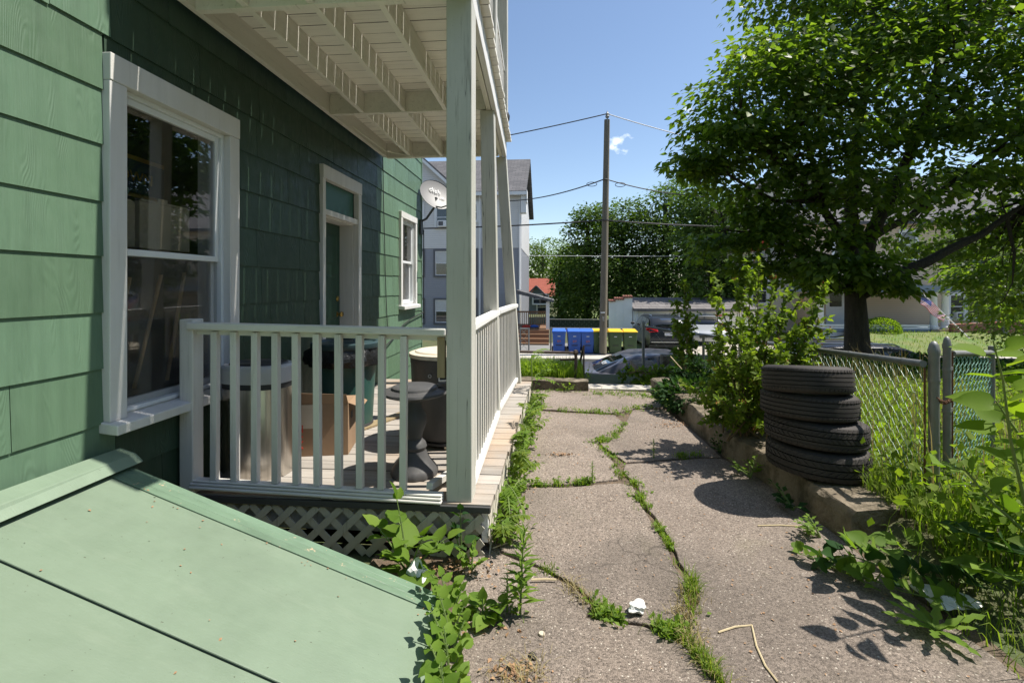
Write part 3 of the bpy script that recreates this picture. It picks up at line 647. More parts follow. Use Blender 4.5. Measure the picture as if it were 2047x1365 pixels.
# the door
b = MB(); x0, x1 = WX - .03, WX + .030; y0, y1, z0, z1 = DR
b.box(x0, x1, y0, y0 + .06, z0, z1 - .13); b.box(x0, x1, y1 - .085, y1, z0, z1 - .13); b.box(x0, x1 + .006, y0, y1, z1 - .13, z1); b.box(x0 - .02, x1 - .012, y0 + .06, y1 - .085, 2.19, 2.245)
door = build(b, 'door', MT['trim_paint'], house, bevel=0.004)
b = MB(); b.box(x0 - .03, x0 - .005, y0 + .06, y1 - .085, 2.245, z1 - .13); build(b, 'transom_panel', MT['transom_green'], door)
b = MB(); b.box(-2.40, x0, y1 - .10, y1 - .085, z0, 2.19); b.box(-2.40, x0, y0 + .045, y0 + .06, z0, 2.19); b.box(-2.40, x0, y0 + .06, y1 - .10, 2.175, 2.19); build(b, 'jamb', MT['trim_paint'], door)
dx = -2.385
b = MB(); b.box(dx - .04, dx, y0 + .062, y1 - .102, z0 + .02, 2.173); leaf = build(b, 'door_leaf', MT['door_green'], door)
for (py0, py1) in ((.10, .36), (.42, .68)):
    for (pz0, pz1) in ((.15, .75), (.85, 1.35), (1.45, 1.78)):
        b = MB(); yy0, yy1 = y0 + .062 + py0, y0 + .062 + py1
        b.hexa([(dx, yy0, z0 + pz0), (dx, yy1, z0 + pz0), (dx, yy1, z0 + pz1), (dx, yy0, z0 + pz1), (dx + .012, yy0 + .03, z0 + pz0 + .03), (dx + .012, yy1 - .03, z0 + pz0 + .03), (dx + .012, yy1 - .03, z0 + pz1 - .03), (dx + .012, yy0 + .03, z0 + pz1 - .03)])
        build(b, 'door_panel', MT['door_green'], door)
Mk = lambda p: Matrix.Translation(p) @ Matrix.Rotation(math.radians(90), 4, 'Y')
b = MB(); b.lathe([(.028, 0), (.028, .008), (.012, .012), (.012, .03), (.027, .04), (.03, .055), (.022, .068), (.004, .07)], 16, Mk((dx, y1 - .17, 1.19))); build(b, 'knob', MT['brass'], door, smooth=True)
b = MB(); b.lathe([(.03, 0), (.03, .012), (.018, .018), (.004, .02)], 16, Mk((dx, y1 - .17, 1.36))); build(b, 'deadbolt', MT['brass'], door, smooth=True)
# a cable clipped to the sunlit wall, running down and away to the corner
cab = [(WX + .012, 6.03, 3.2), (WX + .014, 6.05, 2.6), (WX + .012, 6.1, 2.1), (WX + .012, 6.12, 1.7), (WX + .012, 6.16, 1.3), (WX + .014, 6.2, .95)]
b = MB(); b.tube(cab, .006, 6); o = build(b, 'wall_cable', MT['wire_black'], None, smooth=True); tag(o, 'thin black cable hanging down the sunlit green wall', 'cable')
b = MB(); b.tube([(WX + .03, 5.35, .78), (WX + .05, 5.9, .70), (WX + .04, 6.3, .78), (WX + .03, 6.8, .93), (WX + .03, 7.2, 1.0), (WX + .03, 7.9, 1.06), (WX + .02, 7.96, .95), (WX + .02, 7.97, 2.2), (WX + .03, 7.93, 2.45)], .009, 6); o = build(b, 'dish_cable', MT['wire_black'], None, smooth=True); tag(o, 'black cable looping along the lower green wall to its far corner', 'cable')

# things in the near window
def cbox(name, label, y0, y1, z0, z1, x0, x1, tab=False):
    t_ = thing(name, label, 'box', ((x0 + x1) / 2, (y0 + y1) / 2, z0)); b = MB(); b.box(x0, x1, y0, y1, z0, z1); build(b, 'carton', MT['pale_cardboard'], t_, bevel=.003)
    b = MB(); b.hexa([(x1 - .01, y0, z1 + .001), (x1, y0, z1 + .001), (x1, y1, z1 + .001), (x1 - .01, y1, z1 + .001), (x1 - .01, y0 + .02, z1 + .015), (x1, y0 + .02, z1 + .015), (x1, y1 - .03, z1 + .015), (x1 - .01, y1 - .03, z1 + .015)])
    if tab: b.box(x1 - .006, x1, y0 + .13, y0 + .2, z1 + .014, z1 + .035)
    build(b, 'flap', MT['pale_cardboard'], t_); return t_
cbox('cardboard_box', 'tan cardboard box with a raised tab behind the window pane', 2.56, 2.94, 1.72, 1.99, -2.6, -2.36, True)
cbox('cardboard_box', 'cardboard carton at the left inside the near window', 2.26, 2.53, 1.72, 1.97, -2.58, -2.36)
b = MB(); b.box(-2.95, -2.36, 2.22, 3.12, 1.685, 1.715); o = build(b, 'shelf', MT['room_wall']); tag(o, 'shelf board inside the near window at the meeting rail', 'shelf')
t_ = thing('banner', 'dark blue banner with gold edges and letters inside the window', 'banner', (-2.75, 2.7, 2.2))
bp = lambda y, z: (-2.72, y, z - (y - 2.3) * 0.03)
b = MB(); b.prism([bp(2.2, 2.12), bp(3.15, 2.12), bp(3.15, 2.34), bp(2.2, 2.34)], (-.004, 0, 0)); build(b, 'cloth', MT['banner_blue'], t_)
for zz in (2.10, 2.34):
    b = MB(); b.prism([bp(2.2, zz), bp(3.15, zz), bp(3.15, zz + .028), bp(2.2, zz + .028)], (-.004, 0, 0)); build(b, 'gold_border', MT['banner_gold'], t_)
text_mesh('lettering', 'OWN', .10, face_cam_M((-2.716, 2.92, 2.21), (0, 1, -.03)), MT['banner_gold'], t_)
text_mesh('lettering', 'SPECS', .09, face_cam_M((-2.716, 2.42, 2.235), (0, 1, -.03)), MT['banner_gold'], t_)
for i, (yb, yt, lab) in enumerate(((2.28, 2.34, 'leftmost wooden stick leaning inside the lower window sash'), (2.42, 2.56, 'second wooden stick from the left inside the lower window sash'), (2.62, 2.78, 'third wooden stick from the left inside the lower window sash'), (2.86, 2.97, 'rightmost wooden stick leaning inside the lower window sash'))):
    b = MB(); b.tube([(-2.45, yb, .9), (-2.42, yt, 1.53 + .02 * i)], .011, 8); o = build(b, 'wooden_stick', MT['stick_wood'], smooth=True); tag(o, lab, 'stick', 'sticks in the window')
b = MB()
for (y, r) in ((2.33, .05), (2.42, .06), (2.5, .045)):
    pts = [(-2.42 + .01 * math.sin(a * 3), y + r * math.cos(a), 1.99 + r * .9 + r * math.sin(a)) for a in np.linspace(-.6, 4.0, 16)]
    b.tube(pts, .004, 5)
o = build(b, 'wire_coil', MT['green_wire'], smooth=True); tag(o, 'loose curled wire sticking out of the carton in the window', 'wire')

# ================================================================ satellite dish
dish = thing('satellite_dish', 'grey satellite dish on an arm at the green house corner', 'satellite dish', (WX, 7.93, 2.4))
c0 = at(871, 391, 8.0); nrm = (Vector((0.55, -0.62, 0.42))).normalized()
Mz = nrm.to_track_quat('Z', 'Y').to_matrix().to_4x4(); Mz.translation = c0
b = MB(); prof = [(0.002, 0.0)] + [(r, 0.32 * r * r) for r in np.linspace(.05, .29, 7)] + [(.292, .034)] + [(r, 0.32 * r * r - .008) for r in np.linspace(.285, .02, 6)]
b.lathe([(r, z) for r, z in prof], 32, Mz); build(b, 'reflector', MT['dish_grey'], dish, smooth=True)
xr = (Mz.to_3x3() @ Vector((1, 0, 0))); 
rt = Vector((math.cos(TH), math.sin(TH), 0)); rt = (rt - nrm * rt.dot(nrm)).normalized(); upv = nrm.cross(rt).normalized()
def onface(a, c, h=.006):
    Mx = Matrix(((rt.x, upv.x, nrm.x, 0), (rt.y, upv.y, nrm.y, 0), (rt.z, upv.z, nrm.z, 0), (0, 0, 0, 1))); Mx.translation = c0 + rt * a + upv * c + nrm * (h + 0.32 * (a * a + c * c)); return Mx
text_mesh('lettering', 'dish', .13, onface(-.03, .07, .02), MT['white_print'], dish); text_mesh('lettering', 'HD', .06, onface(.12, -.03, .02), MT['white_print'], dish)
bp_ = at(838, 444, 8.03)
b = MB(); b.tube([bp_, at(852, 438, 7.98), at(868, 415, 7.98), c0 - nrm * .03 - upv * .12], .02, 8); build(b, 'mast', MT['dish_arm'], dish, smooth=True)
b = MB(); b.tube([c0 - upv * .22 - nrm * .02, c0 - upv * .30 + nrm * .10 + rt * .08, c0 - upv * .30 + nrm * .36 + rt * .26], .012, 8); b.bar(c0 - upv * .30 + nrm * .34 + rt * .245, c0 - upv * .27 + nrm * .40 + rt * .29, .05, .05); build(b, 'feed_arm', MT['dish_arm'], dish)
b = MB(); b.box(WX + .004, WX + .03, 7.78, 7.9, 2.36, 2.6); b.bar(c0 - nrm * .06 - upv * .18, c0 - nrm * .02 - upv * .04, .09, .05); build(b, 'bracket', MT['dish_arm'], dish)

# ================================================================ cellar bulkhead
bk = thing('cellar_bulkhead', 'pale green painted sloping cellar hatch against the green house', 'cellar hatch', (-1.3, 1.2, 0))
def bz(x): return 0.645 - (x + 2.19) * (0.645 - 0.045) / 1.71
XR = lambda y: -0.485 + (2.18 - y) * 0.18 if y > 1.5 else -0.363
def door_leaf(ya, yb):
    b = MB(); t_ = .022
    c4 = [(-2.16, ya), (XR(ya), ya), (XR(yb), yb), (-2.16, yb)]
    b.hexa([(x, y, bz(x) - t_) for x, y in c4] + [(x, y, bz(x)) for x, y in c4])
    return build(b, 'hatch_door', MT['bulkhead_paint'], bk, bevel=.004)
door_leaf(1.516, 2.088); door_leaf(0.70, 1.506); door_leaf(-1.2, 0.69)
# weathered edge strip of planks along the far side, split in three laths
for i, (ya, yb, up_) in enumerate(((2.090, 2.128, .004), (2.131, 2.17, .001), (2.173, 2.215, -.003))):
    b = MB(); b.hexa([(-2.17, ya, bz(-2.17) + up_), (XR(2.15), ya, bz(XR(2.15)) + up_), (XR(2.15), yb, bz(XR(2.15)) + up_), (-2.17, yb, bz(-2.17) + up_)][::-1] + [(-2.17, ya, bz(-2.17) - .03), (XR(2.15), ya, bz(XR(2.15)) - .03), (XR(2.15), yb, bz(XR(2.15)) - .03), (-2.17, yb, bz(-2.17) - .03)][::-1])
    build(b, 'edge_lath', MT['bulkhead_edge_paint'], bk, bevel=.003)
b = MB(); b.hexa([(-2.17, -1.2, bz(-2.17) + .02), (-2.04, -1.2, bz(-2.04) + .032), (-2.04, 2.24, bz(-2.04) + .032), (-2.17, 2.24, bz(-2.17) + .02), (-2.17, -1.2, .735), (-2.085, -1.2, .715), (-2.085, 2.24, .665), (-2.17, 2.24, .69)]); build(b, 'head_board', MT['bulkhead_paint'], bk, bevel=.004)
b = MB(); b.prism([(-2.17, 2.15, -.02), (XR(2.15) - .03, 2.15, -.02), (XR(2.15) - .03, 2.15, bz(XR(2.15)) - .035), (-2.17, 2.15, bz(-2.17) - .035)], (0, .045, 0)); build(b, 'cheek', MT['bulkhead_edge_paint'], bk)
b = MB(); b.hexa([(-.53, -1.2, -.03), (-.42, -1.2, -.03), (XR(2.1) - .02, 2.13, -.03), (XR(2.1) - .12, 2.13, -.03), (-.53, -1.2, .03), (-.42, -1.2, .03), (XR(2.1) - .02, 2.13, .02), (XR(2.1) - .12, 2.13, .03)]); build(b, 'kerb', MT['old_concrete'], bk)
# ================================================================ the porch
porch = thing('porch', 'white painted wooden porch with railings, posts and slatted ceiling', 'porch', (-1.3, 4.3, 0))
DK = 0.28
def lerp(a, b_, t_): return a + (b_ - a) * t_
def xo(y): return lerp(-0.345, -0.27, (y - 2.66) / 3.4)           # outer edge of the deck
y = 2.66; i = 0
while y < 6.05:
    w = 0.138; x1 = xo(y) + random.uniform(-.006, .006); b = MB(); zz = DK + random.uniform(-.002, .002)
    b.box(-2.19, x1, y, y + w, zz - .036, zz); build(b, 'deck_board', MT['deck_wood'], porch, bevel=.004); y += w + .008
b = MB(); b.box(-2.19, -.37, 2.74, 2.765, .06, DK - .038); build(b, 'front_joist', MT['dark_board'], porch)
b = MB(); b.box(-2.19, -.347, 2.640, 2.659, .238, DK - .006); build(b, 'nosing', MT['dark_board'], porch, bevel=.004)
b = MB(); b.hexa([(-.40, 2.68, .06), (-.365, 2.68, .06), (-.29, 6.05, .06), (-.325, 6.05, .06), (-.40, 2.68, .24), (-.365, 2.68, .24), (-.29, 6.05, .24), (-.325, 6.05, .24)]); build(b, 'side_joist', MT['white_rail_side'], porch)
b = MB(); b.box(-2.19, -.42, 2.70, 2.715, .085, .240); build(b, 'skirt_board', MT['lattice_paint'], porch)
b = MB(); b.box(-2.15, -.45, 6.0, 6.04, -.02, .24); b.box(-2.15, -.45, 3.2, 3.23, -.02, .24); build(b, 'back_skirt', MT['dark_board'], porch)
# lattice of crossed laths, front and side
def lattice(P0, ux, L, H, nrm):
    ux, nrm = Vector(ux), Vector(nrm); uz = Vector((0, 0, 1)); P0 = Vector(P0); pitch = .140; w = .047
    for sgn, lay in ((1, 0.0), (-1, .0065)):
        n = int((L + H) / pitch) + 2
        for k in range(-1, n):
            # a lath along (1, sgn) cut to the panel
            c = k * pitch
            pts = []
            if sgn > 0: s0, s1 = max(0, c - H), min(L, c); e = lambda s: c - s
            else: s0, s1 = max(0, c - H), min(L, c); e = lambda s: H - (c - s)
            if s1 - s0 < .03: continue
            d = w / math.sqrt(2)
            poly = [(s0, e(s0))] ; a0, a1 = (s0, e(s0)), (s1, e(s1))
            dirv = Vector((a1[0] - a0[0], a1[1] - a0[1])).normalized(); nv = Vector((-dirv.y, dirv.x)) * w / 2
            q4 = [Vector(a0) - nv, Vector(a1) - nv, Vector(a1) + nv, Vector(a0) + nv]
            q4 = [(min(max(p.x, -.01), L + .01), min(max(p.y, -.01), H + .005)) for p in q4]
            b = MB(); b.prism([P0 + ux * x + uz * z + nrm * lay for x, z in q4], nrm * .006); build(b, 'lattice_lath', MT['lattice_paint'], porch)
lattice((-2.19, 2.664, -.03), (1, 0, 0), 1.80, .266, (0, -1, 0))
lattice((-.366, 2.67, -.03), (.0222, .9998, 0), 3.36, .262, (1, -.022, 0))

# posts (the far two lean outward at the foot)
def post(x0, y0, xt, yt, w, z0, z1, nm='post'):
    b = MB(); b.hexa([(x0 - w, y0, z0), (x0, y0, z0), (x0, y0 + w, z0), (x0 - w, y0 + w, z0), (xt - w, yt, z1), (xt, yt, z1), (xt, yt + w, z1), (xt - w, yt + w, z1)])
    return build(b, nm, MT['white_post'], porch, bevel=.005)
post(-.456, 2.676, -.456, 2.676, .146, DK, 3.12)
post(-.4926, 4.39, -.543, 4.39, .128, DK, 3.12); post(-.398, 6.0, -.586, 5.99, .126, DK - .04, 3.12)
b = MB(); b.box(-.55, -.375, 5.98, 6.15, DK - .045, DK - .005); build(b, 'post_foot', MT['white_paint'], porch)
# upper storey: ledger, joists, cross beams, outer beam, boards
ZB, ZT = 3.14, 3.325
XB = lambda y: lerp(-.456, -.586, (y - 2.676) / 3.33)
def xbar(x0, x1, y0, y1, z0, z1, nm, m='ceiling_paint', sk=None):
    b = MB(); b.box(x0, x1, y0, y1, z0, z1); return build(b, nm, MT[m], porch, bevel=.003)
xbar(-2.165, -2.12, 2.42, 6.02, ZB + .01, ZT, 'ledger')
for xj in (-1.80, -1.40, -1.0):
    for (ya, yb) in ((2.42, 2.68), (2.73, 4.41), (4.46, 5.98)):
        xbar(xj - .02, xj + .02, ya, yb, ZB, ZT, 'joist')
for ya in (2.682, 4.412, 5.982):
    xbar(-2.118, XB(ya) - .10, ya, ya + .046, ZB - .004, ZT, 'cross_beam')
def skew(xa, w, ya, yb, z0, z1, nm, m='white_rail_side', dx=0):
    b = MB(); a0, a1 = XB(ya) + dx, XB(yb) + dx
    b.hexa([(a0 - w, ya, z0), (a0, ya, z0), (a1, yb, z0), (a1 - w, yb, z0), (a0 - w, ya, z1), (a0, ya, z1), (a1, yb, z1), (a1 - w, yb, z1)]); return build(b, nm, MT[m], porch, bevel=.003)
skew(0, .042, 2.42, 6.04, ZB - .02, ZT, 'outer_beam', dx=.002); skew(0, .042, 2.42, 6.03, ZB - .018, ZT, 'inner_beam', 'ceiling_paint', dx=-.046)
y = 2.245
while y < 6.06:
    w = .142; z0 = ZT + random.uniform(0, .002); b = MB(); xe = XB(y) + .055 + random.uniform(-.006, .006)
    b.box(-2.17, xe, y, y + w - random.uniform(.004, .0075), z0, z0 + .028); o = build(b, 'ceiling_board', MT['ceiling_board_paint'], porch); o.data.materials.append(MT['joint_grime']); y += w
    for pl in o.data.polygons:
        if abs(pl.normal.y) > .5: pl.material_index = 1
# upper railing and posts, next storey above (they shade the wall)
for (xp, yp, w) in ((XB(2.676), 2.676, .14), (XB(4.39), 4.39, .12), (XB(6.0) + .015, 5.97, .13)):
    post(xp, yp, xp, yp, w, ZT + .03, 6.1, 'upper_post')
skew(0, .06, 2.82, 5.97, 4.18, 4.23, 'upper_rail', dx=-.02); skew(0, .05, 2.82, 5.97, ZT + .10, ZT + .14, 'upper_bottom_rail', dx=-.025)
y = 2.9
while y < 5.95:
    x = XB(y) - .03; b = MB(); b.box(x - .036, x, y, y + .036, ZT + .14, 4.18); build(b, 'upper_baluster', MT['white_paint'], porch); y += .127
b = MB(); b.box(-2.17, -.40, 2.4, 6.1, 6.1, 6.32); build(b, 'upper_deck', MT['ceiling_board_paint'], porch)
b = MB(); b.box(-2.17, -.40, 2.4, 6.1, 9.0, 9.2); build(b, 'roof', MT['ceiling_board_paint'], porch)
for (xp, yp, w) in ((XB(2.676), 2.676, .14), (XB(6.0), 5.97, .13)): post(xp, yp, xp, yp, w, 6.32, 9.0, 'upper_post')

# front railing
def rail(p, q, w, h, nm, m='white_rail', up=(0, 0, 1)):
    b = MB(); b.bar(p, q, w, h, up); return build(b, nm, MT[m], porch, bevel=.008, seg=2)
FY = 2.70
b = MB(); b.box(-2.185, -2.10, FY - .06, FY + .03, DK, 1.305); build(b, 'newel', MT['white_paint'], porch, bevel=.006)
rail((-2.13, FY - .05, 1.268), (-.602, FY - .02, 1.240), .062, .042, 'top_rail')
b = MB(); b.bar((-2.12, FY - .01, 1.23), (-.602, FY + .01, 1.205), .036, .03); build(b, 'under_rail', MT['white_rail'], porch)
for (dw, dz_, hh, ww) in ((0, 0, .018, .088), (0, .018, .016, .074), (0, .034, .012, .058)):
    rail((-2.12, FY - .03 , .325 + dz_), (-.62, FY - .035, .292 + dz_), ww, hh, 'bottom_rail')
for k in range(10):
    xx = -1.985 + k * .1262 ; zb = lerp(.365, .335, (xx + 2.1) / 1.5); tilt = random.uniform(-.006, .006)
    b = MB(); b.bar((xx, FY - .03, zb - (.012 if k == 9 else 0)), (xx + tilt, FY - .028, 1.235 - .02 * k / 10), .038, .038, (0, 1, 0)); build(b, 'baluster', MT['white_paint'], porch, bevel=.003)
b = MB(); b.box(-1.33, -1.26, FY - .04, FY + .01, DK - .02, .32); build(b, 'rail_block', MT['white_paint'], porch)
b = MB(); b.box(-.655, -.612, FY - .02, FY + .02, .98, 1.21); build(b, 'cleat', MT['raw_wood'], porch)
# side railings
def side(ya, yb, xa, xb):
    rail((xa, ya, 1.255), (xb, yb, 1.255), .085, .045, 'top_rail', 'white_rail_side'); rail((xa, ya, .335), (xb, yb, .335), .085, .05, 'bottom_rail', 'white_rail_side')
    n = int((yb - ya) / .112)
    for k in range(n):
        f = (k + .7) / (n + .4); yy = lerp(ya, yb, f); x = lerp(xa, xb, f)
        b = MB(); b.box(x - .018, x + .018, yy - .018, yy + .018, .36, 1.233); build(b, 'baluster', MT['white_paint'], porch)
side(2.825, 4.388, -.50, -.525); side(4.52, 5.985, -.535, -.475)

# light bulb, socket and cable under the ceiling; black floodlight outside
t_ = thing('bulb_socket', 'bare bulb in a white socket hanging under the far ceiling beam', 'lamp', (-1.28, 5.9, 3.2))
b = MB(); b.lathe([(.045, .05), (.05, .03), (.03, .0), (.022, -.04), (.02, -.05)], 14, Matrix.Translation((-1.30, 5.93, 3.10))); build(b, 'socket', MT['ceiling_paint'], t_, smooth=True)
b = MB(); b.lathe([(.014, 0), (.018, -.02), (.03, -.05), (.028, -.075), (.012, -.095), (.001, -.1)], 14, Matrix.Translation((-1.30, 5.93, 3.05))); build(b, 'bulb', MT['bulb_glass'], t_, smooth=True)
b = MB(); b.tube([(-2.11, 4.9, 3.19), (-2.09, 5.1, 3.17), (-2.0, 5.6, 3.12), (-1.8, 5.9, 3.13), (-1.5, 5.95, 3.145), (-1.32, 5.94, 3.15)], .007, 6); o = build(b, 'ceiling_cable', MT['ceiling_paint'], smooth=True); tag(o, 'sagging white cable under the porch ceiling to the bulb', 'cable')
t_ = thing('floodlight', 'small black floodlight clamped to the upper porch edge', 'lamp', (-.53, 5.5, 3.33)); c = at(1011, 236, 5.7)
b = MB(); b.lathe([(.02, -.06), (.045, -.03), (.05, .02), (.035, .06), (.01, .065)], 12, Matrix.Translation(c)); b.box(c.x - .05, c.x + .01, c.y - .02, c.y + .02, c.z - .11, c.z - .03); build(b, 'housing', MT['black_plastic'], t_, smooth=True)

# ================================================================ things on the porch
# stainless bin
p = Vector((-1.935, 3.02, DK))
sb = thing('steel_bin', 'stainless steel kitchen bin with grey plastic lid behind the railing', 'trash can', p)
def superell(a, b_, n=36, e=4.0):
    out = []
    for k in range(n):
        t_ = 2 * math.pi * k / n; c_, s_ = math.cos(t_), math.sin(t_)
        out.append((a * math.copysign(abs(c_) ** (2 / e), c_), b_ * math.copysign(abs(s_) ** (2 / e), s_)))
    return out
def loft(secs, M0):
    b = MB(); n = len(secs[0][0]); 
    for (pl, z, s) in secs: b.v += [(M0.x + x * s, M0.y + y_ * s, M0.z + z) for x, y_ in pl]
    for i in range(len(secs) - 1):
        for j in range(n): b.f.append((i * n + j, i * n + (j + 1) % n, (i + 1) * n + (j + 1) % n, (i + 1) * n + j))
    b.f.append(tuple(reversed(range(n)))); b.f.append(tuple((len(secs) - 1) * n + j for j in range(n))); return b
el = superell(.215, .165, 36, 2.7)
build(loft([(el, 0, 1), (el, .565, 1)], p), 'body', MT['brushed_steel'], sb, smooth=True)
build(loft([(el, .566, .99), (el, .60, .99)], p), 'collar', MT['black_plastic'], sb, smooth=True)
build(loft([(el, .601, 1.03), (el, .67, 1.045), (el, .70, 1.02), (el, .712, .95)], p), 'lid', MT['silver_plastic'], sb, smooth=True)
el2 = superell(.18, .13, 36, 2.6); build(loft([(el2, .713, 1), (el2, .722, .96), (el2, .7225, .4)], p), 'lid_flap', MT['black_plastic'], sb, smooth=True)
# cardboard box with open flaps
p = Vector((-1.70, 3.45, DK)); cb = thing('cardboard_box', 'brown cardboard box with red print on the porch boards', 'box', p)
b = MB(); R = Matrix.Rotation(math.radians(12), 3, 'Z')
def rb(b, x0, x1, y0, y1, z0, z1):
    b.hexa([p + R @ Vector(q_) for q_ in ((x0, y0, z0), (x1, y0, z0), (x1, y1, z0), (x0, y1, z0), (x0, y0, z1), (x1, y0, z1), (x1, y1, z1), (x0, y1, z1))]); return b
rb(b, -.17, .2, -.13, .15, 0.001, .37); build(b, 'carton', MT['cardboard'], cb, bevel=.003)
b = MB(); b.prism([p + R @ Vector(q_) for q_ in ((-.17, -.13, .371), (.2, -.13, .371), (.19, -.15, .44), (-.16, -.15, .46))], R @ Vector((0, .004, 0))); b.prism([p + R @ Vector(q_) for q_ in ((.2, -.12, .371), (.2, .15, .371), (.29, .13, .33), (.29, -.1, .33))], (0, 0, .004)); build(b, 'flap', MT['cardboard'], cb)
b = MB(); rb(b, -.168, .02, -.1335, -.1315, .2, .37); build(b, 'tape', MT['tape'], cb)
text_mesh('printing', 'XYZ', .09, face_cam_M(p + R @ Vector((-.14, -.1325, .14)), R @ Vector((0, 0, 1)), R @ Vector((-1, 0, 0))), MT['red_print'], cb)
b = MB(); rb(b, .2005, .2025, -.04, .02, .24, .29); build(b, 'arrow_mark', MT['black_print'], cb)
# green can with black bag
p = Vector((-1.80, 4.06, DK)); gc = thing('green_can', 'tall dark green round can with a black bag under its lid', 'trash can', p); T0 = Matrix.Translation(p) @ Matrix.Diagonal((1, 1, .83, 1))
b = MB(); b.lathe([(.205, .005), (.215, .03), (.222, .06), (.24, .45), (.255, .76), (.268, .80), (.268, .84)], 36, T0); build(b, 'body', MT['can_green'], gc, smooth=True)
b = MB(); b.lathe([(.218, .001), (.228, .012), (.228, .045), (.224, .052)], 36, T0); build(b, 'base_ring', MT['black_plastic'], gc, smooth=True)
b = MB(); b.lathe([(.275, .845), (.29, .80), (.315, .72), (.30, .66), (.27, .70)], 48, T0, fn=lambda i, t_: 1 + (.05 * math.sin(t_ * 9 + i) + .04 * math.sin(t_ * 23 + 2 * i) + .10 * (math.cos(t_ - 2.9) > .8)) * (i in (1, 2, 3)), close=False); build(b, 'bin_bag', MT['bag_plastic'], gc, smooth=True)
b = MB(); b.lathe([(.285, .83), (.292, .845), (.292, .885), (.278, .895), (.25, .893), (.235, .875), (.2, .88), (.1, .893), (.01, .896)], 40, T0); build(b, 'lid', MT['can_lid'], gc, smooth=True)
b = MB(); b.tube([p + Vector((-.09, -.02, .74)), p + Vector((-.07, -.02, .762)), p + Vector((.07, -.02, .762)), p + Vector((.09, -.02, .74))], .011, 8); build(b, 'lid_handle', MT['can_lid'], gc, smooth=True)
# wheeled bin with tan lid
p = Vector((-.83, 3.75, DK)); wb = thing('round_bin', 'large dark grey round bin with tan lid beside the corner post', 'trash can', p); T0 = Matrix.Translation(p) @ Matrix.Diagonal((1, 1, .84, 1))
b = MB(); b.lathe([(.23, .06), (.245, .075), (.252, .1), (.275, .52), (.282, .525), (.288, .74), (.292, .75), (.292, .80)], 36, T0); build(b, 'body', MT['grey_black_plastic'], wb, smooth=True)
b = MB(); b.lathe([(.24, .03), (.255, .04), (.255, .058), (.2, .06)], 30, T0); build(b, 'dolly', MT['black_plastic'], wb, smooth=True)
for a in (-.5, .8, 2.2, 3.6, 4.9):
    b = MB(); cx = p + Vector((.22 * math.cos(a), .22 * math.sin(a), .026)); b.lathe([(.008, -.012), (.026, -.012), (.026, .012), (.008, .012)], 14, Matrix.Translation(cx) @ Matrix.Rotation(a + 1.2, 4, 'Z') @ Matrix.Rotation(math.radians(90), 4, 'Y')); build(b, 'castor', MT['tan_lid'], wb, smooth=True)
b = MB(); b.lathe([(.296, .80), (.302, .802), (.302, .835), (.29, .84), (.26, .842), (.25, .855), (.05, .862), (.01, .862)], 36, T0); build(b, 'lid', MT['tan_lid'], wb, smooth=True)
# handle recess seen from the front, with pale rim
fz = lambda a, z, r=.292: p + Vector((r * math.sin(a), -r * math.cos(a), z * .84))
b = MB()
for (a0, a1, z0, z1) in ((-.02, .01, .62, .745), (.01, .34, .62, .635)):
    b.hexa([fz(a0, z0), fz(a1, z0), fz(a1, z0, .28), fz(a0, z0, .28), fz(a0, z1), fz(a1, z1), fz(a1, z1, .28), fz(a0, z1, .28)])
build(b, 'handle_rim', MT['white_print'], wb)
b = MB(); b.hexa([fz(.01, .636, .29), fz(.34, .636, .29), fz(.34, .636, .27), fz(.01, .636, .27), fz(.01, .74, .29), fz(.34, .74, .29), fz(.34, .74, .27), fz(.01, .74, .27)]); build(b, 'handle_recess', MT['black_print'], wb)
text_mesh('moulded_mark', 'o', .06, face_cam_M(fz(-.25, .67, .2935), (1, -.25, 0)), MT['silver_plastic'], wb)
# pedestal with a broken basin
p = Vector((-.90, 3.07, DK)); pd = thing('pedestal', 'grey-black plastic garden pedestal with a round basin on top', 'pedestal', p); T0 = Matrix.Translation(p)
flt = lambda i, t_: 1 + .012 * math.sin(t_ * 44)
b = MB(); b.lathe([(.150, .001), (.152, .012), (.148, .035), (.138, .05), (.105, .09), (.085, .125), (.075, .155)], 60, T0, fn=lambda i, t_: flt(i, t_) if i < 3 else 1); build(b, 'base', MT['grey_black_plastic'], pd, smooth=True)
b = MB(); b.lathe([(.07, .156), (.08, .18), (.07, .21), (.048, .23), (.052, .26), (.078, .33), (.075, .38), (.05, .43), (.042, .47), (.06, .49)], 28, T0); build(b, 'column', MT['grey_black_plastic'], pd, smooth=True)
b = MB(); b.lathe([(.06, .488), (.16, .505), (.205, .52), (.215, .528), (.21, .54), (.19, .545), (.15, .552), (.145, .566), (.13, .572), (.1, .574), (.02, .574)], 60, T0, fn=lambda i, t_: flt(i, t_) if i in (2, 3, 4) else 1); build(b, 'basin', MT['grey_black_plastic'], pd, smooth=True)
b = MB(); b.bar(p + Vector((.13, .08, .565)), p + Vector((.235, .10, .585)), .07, .006); build(b, 'broken_flap', MT['grey_black_plastic'], pd)
# loose white baluster lying on the boards, a board by the wall
b = MB(); b.bar((-.705, 2.70, DK + .075), (-.585, 3.22, DK + .022), .04, .04); o = build(b, 'loose_baluster', MT['white_paint'], bevel=.003); tag(o, 'loose white baluster lying on the rail foot by the corner post', 'baluster')
b = MB(); b.bar((-1.72, 3.75, DK + .012), (-1.1, 5.2, DK + .012), .10, .02); o = build(b, 'loose_plank', MT['raw_wood'], bevel=.003); tag(o, 'loose bare plank lying on the porch deck behind the bins', 'plank')
